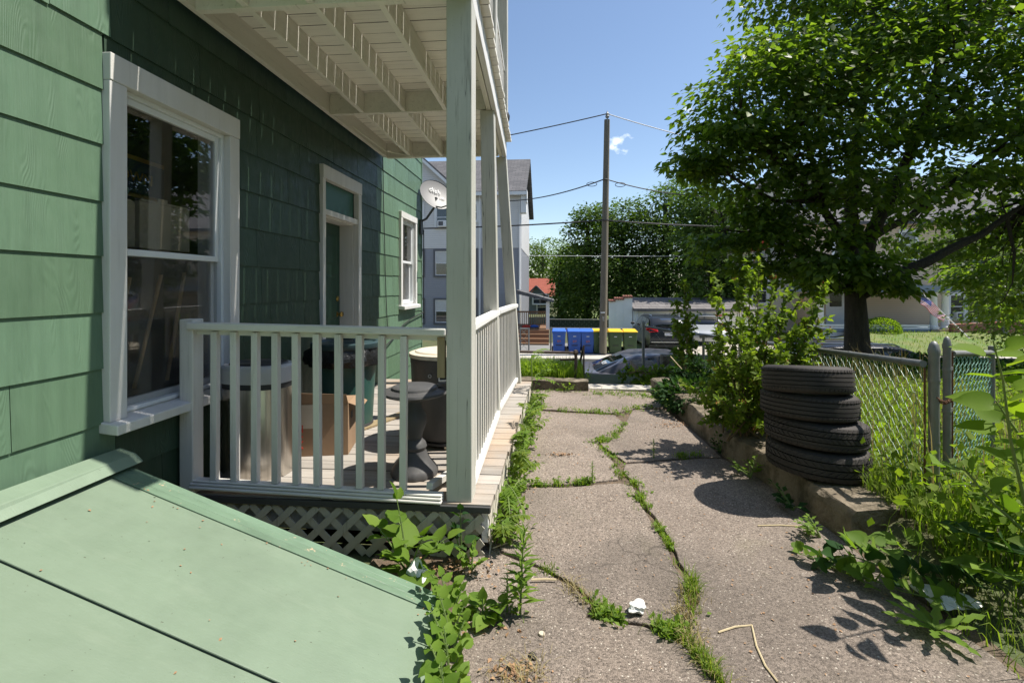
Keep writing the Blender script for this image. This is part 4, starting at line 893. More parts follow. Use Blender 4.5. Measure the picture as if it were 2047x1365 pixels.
# ================================================================ low concrete kerb wall at the right of the driveway
kw = thing('kerb_wall', 'low crumbling concrete kerb wall under the stacked tyres', 'kerb wall', (1.7, 4.5, 0))
inner = [on_z(1700, 1092, 0.0), on_z(1556, 985, 0.0), on_z(1452, 912, 0.0), on_z(1400, 868, 0.0), on_z(1352, 824, 0.0), on_z(1325, 796, 0.0), on_z(1300, 779, 0.0)]
rk = random.Random(5)
def wall_run(pts, w, z0, z1, nm, mat, parent, seed, rag=.012):
    """a rough low wall: sections along the line with uneven top and face"""
    r_ = random.Random(seed); b = MB(); sec = []
    L = [0]; 
    for i in range(1, len(pts)): L.append(L[-1] + (pts[i] - pts[i - 1]).length)
    n = max(2, int(L[-1] / .09))
    for k in range(n + 1):
        s_ = L[-1] * k / n; i = max(j for j in range(len(L) - 1) if L[j] <= s_ + 1e-9); f = (s_ - L[i]) / (L[i + 1] - L[i])
        p_ = pts[i].lerp(pts[i + 1], f); d = (pts[i + 1] - pts[i]).normalized(); nrm = Vector((d.y, -d.x, 0))
        j = lambda a=rag: r_.uniform(-a, a)
        sec.append([p_ + Vector((0, 0, z0)) + nrm * j(), p_ + nrm * (.004 + j()) + Vector((0, 0, z0 + (z1 - z0) * .45)), p_ + nrm * (.012 + j()) + Vector((0, 0, z1 - .028 + j(.008))), p_ + nrm * (.04 + j()) + Vector((0, 0, z1 + j(.005))), p_ + nrm * (w * .5) + Vector((0, 0, z1 + .006 + j(.007))), p_ + nrm * w + Vector((0, 0, z1 + j(.006))), p_ + nrm * w + Vector((0, 0, z0))])
    m_ = 7; 
    for sct in sec: b.v += [tuple(q_) for q_ in sct]
    for k in range(n):
        for jx in range(m_ - 1): b.f.append((k * m_ + jx, k * m_ + jx + 1, (k + 1) * m_ + jx + 1, (k + 1) * m_ + jx))
    b.f.append(tuple(range(m_))); b.f.append(tuple(n * m_ + jx for jx in reversed(range(m_))))
    return build(b, nm, MT[mat], parent, smooth=True)
cuts = [0, 2, 4, 6]
for a in range(3):
    pp = [Vector(p_) for p_ in inner[cuts[a]:cuts[a + 1] + 1]]
    d = (pp[1] - pp[0]).normalized(); pp[0] = pp[0] + d * .006
    wall_run(pp, .42, -.05, (.20, .195, .175)[a], 'concrete_block', 'old_concrete', kw, a)
ks = thing('kerb_stone', 'dark mossy stone block at the right edge near the camera', 'stone', (2.0, 1.6, 0))
pp = [Vector((2.02, -.6, 0)), Vector((1.95, .7, 0)), Vector((1.90, 1.62, 0)), Vector((1.96, 1.98, 0))]
wall_run(pp, .45, -.05, .23, 'block', 'mossy_stone', ks, 9, .025)
# far kerb, grass bed edge, landing and steps
fk = thing('bed_edging', 'worn concrete edging at the end of the driveway before the tall grass', 'edging', (0, 7.2, 0))
wall_run([on_z(1176, 776, 0), on_z(1110, 774, 0), on_z(1040, 771, 0), Vector((-2.0, 7.35, 0))], -.22, -.05, .135, 'block', 'old_concrete', fk, 12, .008)
st = thing('front_steps', 'concrete steps leading down from the driveway to the street', 'steps', (.95, 8.2, 0))
for k in range(7):
    y0 = 7.04 if k == 0 else 7.04 + .30 * k; y1 = 7.04 + .30 * (k + 1); zt = .02 - .205 * k
    b = MB(); b.box(.50, 1.50, y0 + (.001 if k else 0), 9.76 if False else y1 + .02, -1.5, zt); build(b, 'step', MT['pale_concrete'], st, bevel=.012)
b = MB(); b.box(1.52, 1.95, 7.75, 9.7, -1.5, .04); o = build(b, 'step_cheek', MT['old_concrete'], st, bevel=.02)
# pipe railing on the edging
pr = thing('pipe_railing', 'low rusty pipe rail with a ball post by the tall grass', 'railing', at(1150, 762, 7.45))
A, Bq = at(1151, 705, 7.45), at(1030, 703, 7.45)
b = MB(); b.tube([Bq, A], .021, 10); build(b, 'top_pipe', MT['pipe_rust'], pr, smooth=True)
b = MB(); b.tube([A + Vector((0, 0, .02)), Vector((A.x, A.y, .0))], .024, 10); build(b, 'post', MT['pipe_rust'], pr, smooth=True)
b = MB(); b.lathe([(.002, -.045), (.03, -.035), (.045, 0), (.03, .035), (.002, .045)], 14, Matrix.Translation(A + Vector((0, 0, .005)))); build(b, 'ball', MT['pipe_rust'], pr, smooth=True)
b = MB(); b.tube([at(1151, 718, 7.45), at(1120, 719, 7.6)], .017, 8); build(b, 'lower_pipe', MT['pipe_rust'], pr, smooth=True)
hr = thing('stair_handrail', 'dark iron stair handrail sloping down beside the steps', 'handrail', on_z(1168, 772, .02))
A = at(1167, 692, 7.5); b = MB(); b.tube([Vector((A.x, A.y, 0.02)), A], .013, 8); b.tube([A + Vector((0, 0, .0)), at(1155, 742, 9.2)], .02, 8); C_ = at(1155, 742, 9.2); b.tube([C_, Vector((C_.x, C_.y, -1.2))], .013, 8); build(b, 'bars', MT['pipe_rust'], hr, smooth=True)

# ================================================================ tyres
def tyre(R_, W_, name, label, loc, tilt, kind, seed):
    t_ = thing(name, label, 'tyre', loc, local=True, group='tyres stacked on the kerb wall'); t_.rotation_euler = tilt
    n = 72; h = W_ / 2
    prof = [(R_ * .62, h * .72), (R_ * .66, h * .86), (R_ * .76, h * .98), (R_ * .86, h * .96), (R_ * .94, h * .86), (R_ * .985, h * .72)]
    grooves = {0: (.52, .22, -.08, -.38), 1: (.48, .16, -.16, -.48), 2: (.5, .1, -.3), 3: (.45, 0, -.45)}[kind]
    tr = []
    for g in grooves:
        for dz_, dr in ((.035, 0), (.03, -.013), (-.03, -.013), (-.035, 0)): tr.append((R_ * (1 - .02 * (g * g)) + dr, h * (g + dz_)))
    prof += tr
    prof += [(R_ * .985, -h * .72), (R_ * .94, -h * .86), (R_ * .86, -h * .96), (R_ * .76, -h * .98), (R_ * .66, -h * .86), (R_ * .62, -h * .72), (R_ * .60, -h * .5), (R_ * .60, h * .5)]
    prof.append(prof[0])
    b = MB(); b.lathe(prof, n, None, close=False); build(b, 'casing', MT['rubber'], t_, smooth=True)
    # tread: shoulder lugs standing just proud of the casing
    b = MB(); nl = {0: 64, 1: 60, 2: 56, 3: 44}[kind]
    bands = {0: ((.60, .74, .2), (-.74, -.60, .2)), 1: ((.56, .72, .3), (-.72, -.56, .3)), 2: ((.58, .78, .35), (-.78, -.55, .35), (.16, .44, .7), (-.24, .04, -.7)), 3: ((.52, .80, .5), (.07, .40, -.9), (-.38, -.06, .9), (-.80, -.52, -.5))}[kind]
    for (z0, z1, sl) in bands:
        for k in range(nl):
            a0 = 2 * math.pi * k / nl; wd_ = 2 * math.pi / nl * .72; pr_ = []
            for (zz, off) in ((z0, 0), (z1, sl * 2 * math.pi / nl)):
                for da in (0, wd_):
                    ang = a0 + off + da
                    rr_ = R_ * (1 - .02 * zz * zz) if abs(zz) < .68 else R_ * (.988 - .2 * (abs(zz) - .7))
                    pr_.append((ang, zz * h, rr_))
            def pt(q_, e): return (math.cos(q_[0]) * (q_[2] + e), math.sin(q_[0]) * (q_[2] + e), q_[1])
            i4 = [pr_[0], pr_[1], pr_[3], pr_[2]]
            b.hexa([pt(x, -.012) for x in i4] + [pt(x, .0045) for x in i4])
    tl = build(b, 'tread_lugs', MT['rubber'], t_); tl['kind'] = 'stuff'; return t_
TY = [(.315, .195, 3, 'bottom tyre of the stack, with coarse chunky tread', (2.155, 3.40)), (.318, .185, 2, 'third tyre from the top of the stack, wide with a lit shoulder', (2.155, 3.42)), (.305, .18, 1, 'second tyre from the top of the stack, worn smooth', (2.115, 3.43)), (.285, .19, 0, 'topmost tyre of the stack, with straight grooved tread', (2.09, 3.41))]
z = .205
for (R_, W_, kd, lab, (r_, D_)) in TY:
    wx, wy = r_ * math.cos(TH) - D_ * math.sin(TH), D_ * math.cos(TH) + r_ * math.sin(TH)
    z += W_ / 2
    tyre(R_, W_, 'tyre', lab, (wx, wy, z), ({3: -.01, 2: -.04, 1: -.085, 0: -.15}[kd], {3: .05, 2: .06, 1: .04, 0: .02}[kd], 0), kd, kd); z += W_ / 2 - .006

# ================================================================ chain-link fence and gate
fence = thing('chain_fence', 'galvanised chain-link fence with sloping top rail behind the tyres', 'fence', (2.3, 3.1, 0.1))
FA = at(1846, 727, 2.93); FB = at(1364, 664, 8.6); FC = at(1286, 652, 8.9)
def gtube(p, q_, r_, nm, par, mat='galvanised', n=12):
    b = MB(); b.tube([p, q_], r_, n); return build(b, nm, MT[mat], par, smooth=True)
gtube(FA, FB, .021, 'top_rail', fence); gtube(FB, FC, .02, 'top_rail', fence)
def fpost(p, zt, zb, r_, par, cap=True):
    o_ = gtube((p.x, p.y, zb), (p.x, p.y, zt), r_, 'post', par)
    if cap:
        b = MB(); b.lathe([(r_ * 1.12, -.02), (r_ * 1.14, .0), (r_ * 1.0, .012), (r_ * .85, .032), (r_ * .5, .05), (.001, .056)], 16, Matrix.Translation((p.x, p.y, zt))); build(b, 'post_cap', MT['galvanised'], o_, smooth=True)
    return o_
PA = at(1867, 700, 2.92); fpost(PA, PA.z + .0, .0, .028, fence)
for f in (.26, .52, .78): 
    p_ = FA.lerp(FB, f); fpost(p_, p_.z - .01, p_.z - 1.12, .02, fence, False)
fpost(FB, FB.z + .04, FB.z - 1.1, .026, fence); fpost(FC, FC.z + .05, FC.z - 1.2, .026, fence)
for zz in (.93, .55, .2): 
    b = MB(); b.lathe([(.0305, -.012), (.032, 0), (.0305, .012)], 16, Matrix.Translation((PA.x, PA.y, zz)), close=False); build(b, 'band', MT['galvanised'], fence, smooth=True)
gtube((PA.x - .045, PA.y + .01, .08), (PA.x - .045, PA.y + .01, 1.0), .006, 'tension_bar', fence, 'rust', 6)
def mesh_run(P0, P1, H, nm, par, mat, pitch=.060, r_=.0021, sag=.012, zoff=0.0, seed=0):
    """woven zig-zag wires: every wire hooks its neighbour"""
    r0 = random.Random(seed); P0, P1 = Vector(P0), Vector(P1); L = (Vector((P1.x, P1.y, 0)) - Vector((P0.x, P0.y, 0))).length
    ux = (P1 - P0) / L; nrm = Vector((ux.y, -ux.x, 0)).normalized(); V = []; F = []
    n = int(L / pitch); m_ = int(H / (pitch / 1.0)) ; 
    for i in range(n):
        pts = []
        for k in range(m_ + 1):
            s_ = (i + ((k + i) % 2) * 1.0) * pitch; s_ = min(s_, L)
            base = P0 + ux * s_
            wob = sag * math.sin(s_ * 2.3 + k * .3 + seed) * (k / m_) 
            pts.append(base + Vector((0, 0, zoff - k * H / m_)) + nrm * (.004 * (1 if (k + i) % 2 else -1) + wob) + ux * r0.uniform(-.003, .003) + Vector((0, 0, r0.uniform(-.003, .003))))
        for a in range(m_):
            p_, q_ = pts[a], pts[a + 1]; d = (q_ - p_).normalized(); u_ = d.cross(nrm).normalized() * r_; w_ = nrm * r_; o_ = len(V)
            for e in (p_, q_): V += [e + u_, e + w_, e - u_, e - w_]
            for j in range(4): F.append((o_ + j, o_ + (j + 1) % 4, o_ + 4 + (j + 1) % 4, o_ + 4 + j))
    return np_mesh(nm, [tuple(x) for x in V], F, MT[mat], par)
FM = FA.lerp(FB, .4)
mesh_run(FA + Vector((0, 0, -.02)), FM + Vector((0, 0, -.02)), .98, 'wire_mesh', fence, 'fence_wire', .040, .0019, seed=2)
mesh_run(FM + Vector((0, 0, -.02)), FB + Vector((0, 0, -.02)), .98, 'wire_mesh', fence, 'fence_wire', .052, .0012, seed=4)
mesh_run(FB + Vector((0, 0, -.02)), FC + Vector((0, 0, -.02)), .98, 'wire_mesh', fence, 'fence_wire', .09, .0008, seed=3)
for f in (.03, .075, .13, .2):
    p_ = FA.lerp(FB, f); b = MB(); b.lathe([(.0225, -.006), (.024, 0), (.0225, .006)], 12, Matrix.Translation(p_) @ (FB - FA).to_track_quat('Z', 'Y').to_matrix().to_4x4(), close=False); build(b, 'tie', MT['galvanised'], fence)
gate = thing('chain_gate', 'open chain-link gate with green coated wire at the right', 'gate', (2.4, 3.1, 0.05))
GA = at(1893, 690, 3.0); GB = at(1982, 697, 3.55)
gp = fpost(GA, GA.z, .0, .021, gate)
gtube((GB.x, GB.y, .1), (GB.x, GB.y, GB.z + .02), .02, 'frame_tube', gate); 
g2 = GA + (GB - GA) * .10
gtube((g2.x, g2.y, GA.z - .06), (GB.x, GB.y, GB.z - .03), .02, 'frame_tube', gate); gtube((g2.x, g2.y, .16), (GB.x, GB.y, .16), .018, 'frame_tube', gate); gtube((g2.x, g2.y, .14), (g2.x, g2.y, GA.z - .05), .007, 'tension_bar', gate, 'rust', 6)
mesh_run((g2.x, g2.y, GA.z - .07), (GB.x, GB.y, GB.z - .04), .92, 'wire_mesh', gate, 'green_wire', .042, .0028, .004, seed=5)
for zz in (.98, .72, .22):
    b = MB(); b.lathe([(.023, -.012), (.0245, 0), (.023, .012)], 16, Matrix.Translation((GA.x, GA.y, zz)), close=False); b.bar((GA.x, GA.y, zz), (g2.x, g2.y, zz), .012, .02); build(b, 'hinge', MT['galvanised'], gate)
b = MB()
for k in range(9):
    a = k / 8; q_ = Vector((PA.x, PA.y, .82)).lerp(Vector((GA.x, GA.y, .80)), a) + Vector((0, -.03, -.02 * math.sin(a * 3.1)))
    b.lathe([(.010, -.004), (.014, 0), (.010, .004)], 8, Matrix.Translation(q_) @ Matrix.Rotation(k * 1.57, 4, 'X') @ Matrix.Rotation(1.2, 4, 'Y'), close=False)
o = build(b, 'gate_chain', MT['rust'], smooth=True); tag(o, 'rusty chain tying the gate post to the fence post', 'chain')

# ================================================================ vehicles
def arc(cx, cz, r_, a0, a1, n=9): return [(cx + r_ * math.cos(a), cz + r_ * math.sin(a)) for a in np.linspace(a0, a1, n)]
def vehicle(name, label, cat, loc, rz, kind, paint):
    t_ = thing(name, label, cat, loc, rz, local=True, group='parked vehicles')
    if kind == 'sedan':
        L, W_, xf, xr, wr = 4.70, 1.82, 1.42, -1.36, .325
        top = [(-2.28, .34), (-2.35, .50), (-2.34, .70), (-2.27, .93), (-2.18, 1.03), (-1.95, 1.055), (-1.55, 1.04), (-1.0, .99), (0, .965), (.9, .96), (1.3, .92), (1.8, .83), (2.12, .73), (2.3, .58), (2.34, .42), (2.28, .24)]
        cabin = [(-1.90, .98), (-1.55, 1.14), (-1.10, 1.34), (-.75, 1.425), (-.25, 1.455), (.2, 1.435), (.5, 1.36), (.9, 1.14), (1.22, .93)]
        sides = [[(-1.28, 1.035), (-1.02, 1.25), (-.70, 1.365), (-.34, 1.385), (-.34, 1.02)], [(-.27, 1.02), (-.27, 1.388), (.12, 1.375), (.42, 1.30), (.92, 1.0)]]
        fw, rw = ((.52, 1.345), (1.14, .985)), ((-1.08, 1.335), (-1.80, 1.03)); zb = .96
    else:
        L, W_, xf, xr, wr = 4.65, 1.87, 1.40, -1.38, .36
        top = [(-2.26, .42), (-2.33, .58), (-2.33, .80), (-2.30, 1.08), (-2.26, 1.16), (-1.6, 1.14), (-.8, 1.10), (0, 1.07), (.9, 1.05), (1.3, 1.02), (1.85, .95), (2.15, .84), (2.3, .66), (2.34, .46), (2.28, .28)]
        cabin = [(-2.27, 1.08), (-2.12, 1.38), (-1.92, 1.60), (-1.70, 1.665), (-1.0, 1.70), (-.2, 1.70), (.25, 1.65), (.55, 1.55), (1.0, 1.22), (1.30, 1.02)]
        sides = [[(-1.95, 1.20), (-1.80, 1.45), (-1.62, 1.56), (-1.28, 1.585), (-1.28, 1.16)], [(-1.22, 1.16), (-1.22, 1.59), (-.34, 1.60), (-.34, 1.13)], [(-.27, 1.13), (-.27, 1.60), (.15, 1.58), (.45, 1.49), (.95, 1.10)]]
        fw, rw = ((.58, 1.52), (1.22, 1.07)), ((-1.93, 1.57), (-2.255, 1.17)); zb = 1.06
    hl = L / 2; zl = .22 if kind == 'sedan' else .28
    plan = lambda x: 1 - .13 * (abs(x) / hl) ** 5 - .02 * (abs(x) / hl) ** 2
    bot = [(xf + wr + .10, zl)] + arc(xf, wr, wr + .055, -.25, math.pi + .25, 13) + [(xf - wr - .10, zl), (xr + wr + .10, zl)] + arc(xr, wr, wr + .055, -.25, math.pi + .25, 13) + [(xr - wr - .10, zl)]
    out = top + [(x, max(z, zl)) for x, z in bot]
    b = MB(); ts = [-1, -.985, -.93, -.6, -.2, .2, .6, .93, .985, 1]; n = len(out)
    for s_ in ts:
        e = abs(s_); drop = .035 if e == 1 else (.014 if e == .985 else (.004 if e == .93 else 0)); tk = .012 if e == 1 else 0
        for (x, z) in out:
            belly = 1 - .05 * max(0, (.55 - z) / .55) - .03 * max(0, (z - .75) / .4)
            crown = .018 * (1 - s_ * s_) if z > .8 else 0
            b.v.append((x * (1 - (.012 * s_ ** 4)), s_ * W_ / 2 * plan(x) * belly, z - (drop if z > .6 else 0) + crown))
    for i in range(len(ts) - 1):
        for j in range(n): b.f.append((i * n + j, i * n + (j + 1) % n, (i + 1) * n + (j + 1) % n, (i + 1) * n + j))
    b.f.append(tuple(reversed(range(n)))); b.f.append(tuple((len(ts) - 1) * n + j for j in range(n)))
    body = build(b, 'body', MT[paint], t_, smooth=True)
    tum = lambda z: 1 - .26 * max(0, z - zb) / .5 if kind == 'sedan' else 1 - .19 * max(0, z - zb) / .6
    ys = lambda x, z: W_ / 2 * plan(x) * tum(z) * .955
    b = MB(); ts = [-1, -.97, -.88, -.5, 0, .5, .88, .97, 1]; cab_ = cabin + [(cabin[-1][0], zb - .1), (cabin[0][0], zb - .1)]; n = len(cab_)
    for s_ in ts:
        e = abs(s_); dr = .03 if e == 1 else (.01 if e == .97 else 0)
        for (x, z) in cab_:
            zz = z - dr * (z > zb + .2) + .02 * (1 - s_ * s_) * (z > zb + .2); b.v.append((x + (.05 * s_ * s_ if x < -1 else -.06 * s_ * s_) * (abs(x) > .45), s_ * ys(x, zz), zz))
    for i in range(len(ts) - 1):
        for j in range(n): b.f.append((i * n + j, i * n + (j + 1) % n, (i + 1) * n + (j + 1) % n, (i + 1) * n + j))
    b.f.append(tuple(reversed(range(n)))); b.f.append(tuple((len(ts) - 1) * n + j for j in range(n)))
    build(b, 'cabin', MT[paint], t_, smooth=True)
    for sg in (-1, 1):
        for poly in sides:
            b = MB(); b.prism([(x, sg * (ys(x, z) + .004), z) for x, z in poly], (0, sg * .004, 0)); build(b, 'side_window', MT['car_glass'], t_)
        b = MB(); pts = [p_ for poly in sides for p_ in poly]
        x0_, x1_ = min(p_[0] for p_ in pts), max(p_[0] for p_ in pts); zc = zb + .03
        b.bar((x0_ - .03, sg * (ys(x0_, zc) + .006), zc + .03), (x1_ + .06, sg * (ys(x1_, zc) + .006), zc - .02), .012, .02); build(b, 'window_trim', MT['chrome'], t_)
        mx = sides[-1][-1][0] - .05; b = MB(); b.lathe([(.002, -.11), (.055, -.09), (.075, 0), (.06, .08), (.002, .1)], 10, Matrix.Translation((mx, sg * (W_ / 2 + .10), zb + .10)) @ Matrix.Rotation(math.radians(90), 4, 'X')); build(b, 'mirror', MT['car_trim'] if kind != 'sedan' else MT[paint], t_, smooth=True)
        for hx in ((-.45, .42) if kind == 'sedan' else (-.55, .4)):
            b = MB(); b.bar((hx - .1, sg * (W_ / 2 * .985), zb - .11), (hx + .1, sg * (W_ / 2 * .985), zb - .10), .03, .028); build(b, 'door_handle', MT[paint], t_)
        for sx in ((-1.02, -.3, .98) if kind == 'sedan' else (-1.25, -.3, 1.0)):
            b = MB(); b.bar((sx, sg * (W_ / 2 * .992), .32), (sx + .02, sg * (W_ / 2 * .968), zb - .02), .006, .006, (1, 0, 0)); build(b, 'door_seam', MT['car_trim'], t_)
    for (x0_, z0_), (x1_, z1_), nm, sc in ((*fw, 'windscreen', .90), (*rw, 'rear_window', .86)):
        dx_ = .02 if nm == 'windscreen' else -.012; n_ = Vector((-(z1_ - z0_), 0, (x1_ - x0_))).normalized(); n_ = n_ if n_.z > 0 else -n_
        b = MB(); N_ = 6; bow = -.06 if nm == 'windscreen' else .05
        for k in range(N_ + 1):
            s_ = -1 + 2 * k / N_
            for (x, z) in ((x0_, z0_), (x1_, z1_)):
                q_ = Vector((x + bow * s_ * s_, s_ * sc * ys(x, z), z + .02 * (1 - s_ * s_))) + n_ * .016; b.v.append(tuple(q_))
        for k in range(N_): b.f.append((2 * k, 2 * k + 1, 2 * k + 3, 2 * k + 2))
        o_ = build(b, nm, MT['car_glass'], t_, smooth=True); md = o_.modifiers.new('th', 'SOLIDIFY'); md.thickness = .006
    for sg in (-1, 1):   # lamps
        b = MB(); xa = -hl * .975
        if kind == 'sedan': pts = [(-2.335, .50, .76), (-2.335, .80, .74), (-2.05, .895, .80), (-2.05, .88, .92), (-2.25, .80, .93), (-2.29, .52, .92)]
        else: pts = [(-2.345, .48, 1.00), (-2.33, .82, .98), (-1.98, .93, 1.06), (-1.98, .92, 1.16), (-2.24, .84, 1.17), (-2.30, .5, 1.12)]
        b.prism([(x, sg * y_, z) for x, y_, z in pts], (.03 if True else 0, -sg * .05, 0)); build(b, 'tail_light', MT['tail_red'], t_, bevel=.01)
        if kind == 'sedan': pts = [(2.29, .55, .60), (2.22, .80, .64), (1.95, .885, .72), (1.93, .86, .80), (2.10, .72, .755), (2.22, .55, .70)]
        else: pts = [(2.30, .55, .72), (2.24, .80, .76), (1.95, .90, .84), (1.93, .88, .93), (2.10, .74, .90), (2.22, .55, .82)]
        b = MB(); b.prism([(x, sg * y_, z) for x, y_, z in pts], (-.03, -sg * .04, 0)); build(b, 'headlight', MT['lamp_clear'], t_, bevel=.01)
        for (wx, nm) in ((xf, 'wheel'), (xr, 'wheel')):
            Mw = Matrix.Translation((wx, sg * (W_ / 2 - .115), wr)) @ Matrix.Rotation(math.radians(-90 * sg), 4, 'X')
            b = MB(); rim = wr * .68; b.lathe([(rim, -.1), (wr * .9, -.11), (wr * .98, -.085), (wr, -.04), (wr, .04), (wr * .98, .085), (wr * .9, .11), (rim, .1), (rim, -.1)], 32, Mw, close=False); w_ = build(b, nm, MT['rubber'], t_, smooth=True)
            b = MB(); b.lathe([(rim, .09), (rim * .92, .10), (rim * .88, .04), (.01, .03)], 28, Mw, close=False)
            for k in range(5):
                a = k * 2 * math.pi / 5; b.bar(Mw @ Vector((.03 * math.cos(a), .03 * math.sin(a), .075)), Mw @ Vector((rim * .93 * math.cos(a), rim * .93 * math.sin(a), .085)), .07, .03, Mw.to_3x3() @ Vector((0, 0, 1)))
            b.lathe([(.055, .05), (.055, .095), (.01, .10)], 14, Mw); build(b, 'rim', MT['alloy'], w_, smooth=True)
    b = MB(); b.box(-2.352, -2.342, -.17, .17, .70 if kind == 'sedan' else .82, .82 if kind == 'sedan' else .95); build(b, 'licence_plate', MT['white_print'], t_)
    zpl = .885 if kind != 'sedan' else .76
    text_mesh('plate_lettering', 'AB 4172', .075, face_cam_M((-2.354, 0, zpl), (0, -1, 0)), MT['bin_blue'], t_)
    b = MB(); b.box(-2.362, -2.30, -.75, .75, .50, .535) ; build(b, 'bumper_strip', MT['chrome' if kind != 'sedan' else 'car_trim'], t_, bevel=.006)
    b = MB(); b.box(-2.30, 2.25, -W_ / 2 * .86, W_ / 2 * .86, zl - .02, zl + .12); build(b, 'underbody', MT['car_trim'], t_)
    b = MB(); b.box(2.27, 2.335, -.5, .5, .38, .56); build(b, 'grille', MT['car_trim'], t_, bevel=.01)
    if kind != 'sedan':
        for sg in (-1, 1):
            b = MB(); b.tube([(-1.7, sg * .60, 1.68), (-1.6, sg * .60, 1.735), (-.0, sg * .62, 1.745), (.15, sg * .62, 1.69)], .018, 8); build(b, 'roof_rail', MT['chrome'], t_, smooth=True)
        b = MB(); b.bar((-2.365, -.24, 1.01), (-2.365, .24, 1.01), .02, .04); build(b, 'tailgate_bar', MT['chrome'], t_)
        b = MB(); b.box(-2.372, -2.345, -.055, .055, 1.06, 1.15); build(b, 'emblem', MT['chrome'], t_, bevel=.015)
        b = MB(); b.bar((-2.30, .02, 1.20), (-2.23, -.33, 1.25), .02, .02); build(b, 'wiper', MT['car_trim'], t_)
        b = MB(); b.tube([(-1.62, 0, 1.68), (-1.72, 0, 1.83)], .006, 6); build(b, 'aerial', MT['car_trim'], t_)
    return t_
sx = at(1163, 740, 12.6).x
car = vehicle('grey_sedan', 'dark grey sedan parked at the kerb below the driveway', 'car', (sx + 2.02, 12.25, -1.58), 0, 'sedan', 'paint_grey')
b = MB(); b.box(-1.72, -1.50, -.923, -.912, .80, .95); build(b, 'fuel_flap', MT['paint_grey'], car, bevel=.004); text_mesh('side_emblem', '8', .13, face_cam_M((-1.61, -.926, .875), (1, 0, 0)), MT['silver_plastic'], car)
rd = (Vector((-1.80, 0, 1.03)) - Vector((-1.08, 0, 1.335))).normalized()
text_mesh('window_sticker', 'REMI', .16, face_cam_M((-1.52, -.22, 1.19), (0, -1, 0), -rd), MT['white_print'], car)
p_ = at(1336, 703, 21.4); DS = vehicle('dark_suv', 'dark charcoal suv parked tail-out before the white garage', 'car', (p_.x, p_.y + 2.3, -1.475), math.radians(90), 'suv', 'paint_charcoal'); DS.scale = (1, 1, .94)
p_ = at(1440, 690, 24.0); vehicle('silver_sedan', 'silver sedan parked nose-out right of the dark suv', 'car', (p_.x - .3, p_.y + 2.0, -1.475), math.radians(-97), 'sedan', 'paint_silver')
p_ = at(1690, 700, 12.8); vehicle('black_suv', 'black suv parked at the kerb behind the big tree trunk', 'car', (p_.x, 12.35, -1.58), 0, 'suv', 'paint_black')

# ================================================================ wheelie bins
def wheelie(label, loc, blue, num=None, lean=0.0, group=None):
    t_ = thing('wheelie_bin', label, 'wheelie bin', loc, lean, local=True, group=group)
    A_, L_ = ('bin_blue', 'bin_blue_lid') if blue else ('bin_green', 'bin_yellow_lid')
    b = MB(); b.hexa([(-.24, -.27, .02), (.24, -.27, .02), (.24, .24, .02), (-.24, .24, .02), (-.29, -.36, .93), (.29, -.36, .93), (.29, .34, .93), (-.29, .34, .93)]); body = build(b, 'body', MT[A_], t_, bevel=.03, seg=3)
    b = MB(); b.box(-.31, .31, -.385, .36, .90, .945); build(b, 'rim', MT[A_], t_, bevel=.01)
    b = MB(); b.hexa([(-.315, -.40, .946), (.315, -.40, .946), (.315, .38, .946), (-.315, .38, .946), (-.29, -.37, 1.0), (.29, -.37, 1.0), (.27, .34, 1.045), (-.27, .34, 1.045)]); build(b, 'lid', MT[L_], t_, bevel=.02, seg=3)
    b = MB(); b.tube([(-.27, .36, .93), (-.27, .43, .95), (.27, .43, .95), (.27, .36, .93)], .018, 8); build(b, 'handle', MT[A_], t_, smooth=True)
    for sg in (-1, 1):
        b = MB(); b.lathe([(.03, -.03), (.125, -.03), (.13, 0), (.125, .03), (.03, .03)], 18, Matrix.Translation((sg * .285, .25, .13)) @ Matrix.Rotation(math.radians(90), 4, 'Y')); build(b, 'wheel', MT['black_plastic'], t_, smooth=True)
    f = lambda z: -.27 - .09 * (z - .02) / .91 - .004
    b = MB(); b.hexa([(-.1, f(.32), .32), (.1, f(.32), .32), (.1, f(.32) + .01, .32), (-.1, f(.32) + .01, .32), (-.1, f(.62), .62), (.1, f(.62), .62), (.1, f(.62) + .01, .62), (-.1, f(.62) + .01, .62)]); build(b, 'recess_panel', MT[A_], t_)
    b = MB(); b.bar((-.12, f(.36) - .012, .36), (.12, f(.36) - .012, .36), .02, .03); build(b, 'grab_bar', MT['black_plastic'], t_)
    if num: text_mesh('house_number', num, .17, face_cam_M((0, f(.53) - .008, .53), (1, 0, 0), (0, .1, 1)), MT['orange_print'], t_)
    b = MB(); b.box(-.06, .06, f(.75) - .006, f(.75) + .004, .735, .765); build(b, 'maker_label', MT['white_print'], t_); return t_
gB, gG = 'bins on the far sidewalk', 'bins on the far sidewalk'
for (u, lab, bl, nm) in ((1117, 'leftmost blue wheelie bin on the far sidewalk', True, '89'), (1146, 'middle blue wheelie bin of the three on the far sidewalk', True, '89'), (1171, 'right blue wheelie bin, beside the green bins', True, '89'), (1194, 'green wheelie bin with yellow lid, partly hidden by the utility pole', False, '6'), (1224, 'green wheelie bin with yellow lid just right of the utility pole', False, None), (1252, 'rightmost green wheelie bin with yellow lid, before the white garage wall', False, None)):
    p_ = at(u, 702, 21.9); wheelie(lab, (p_.x, 21.35, -1.43), bl, nm, random.uniform(-.06, .06), gB)

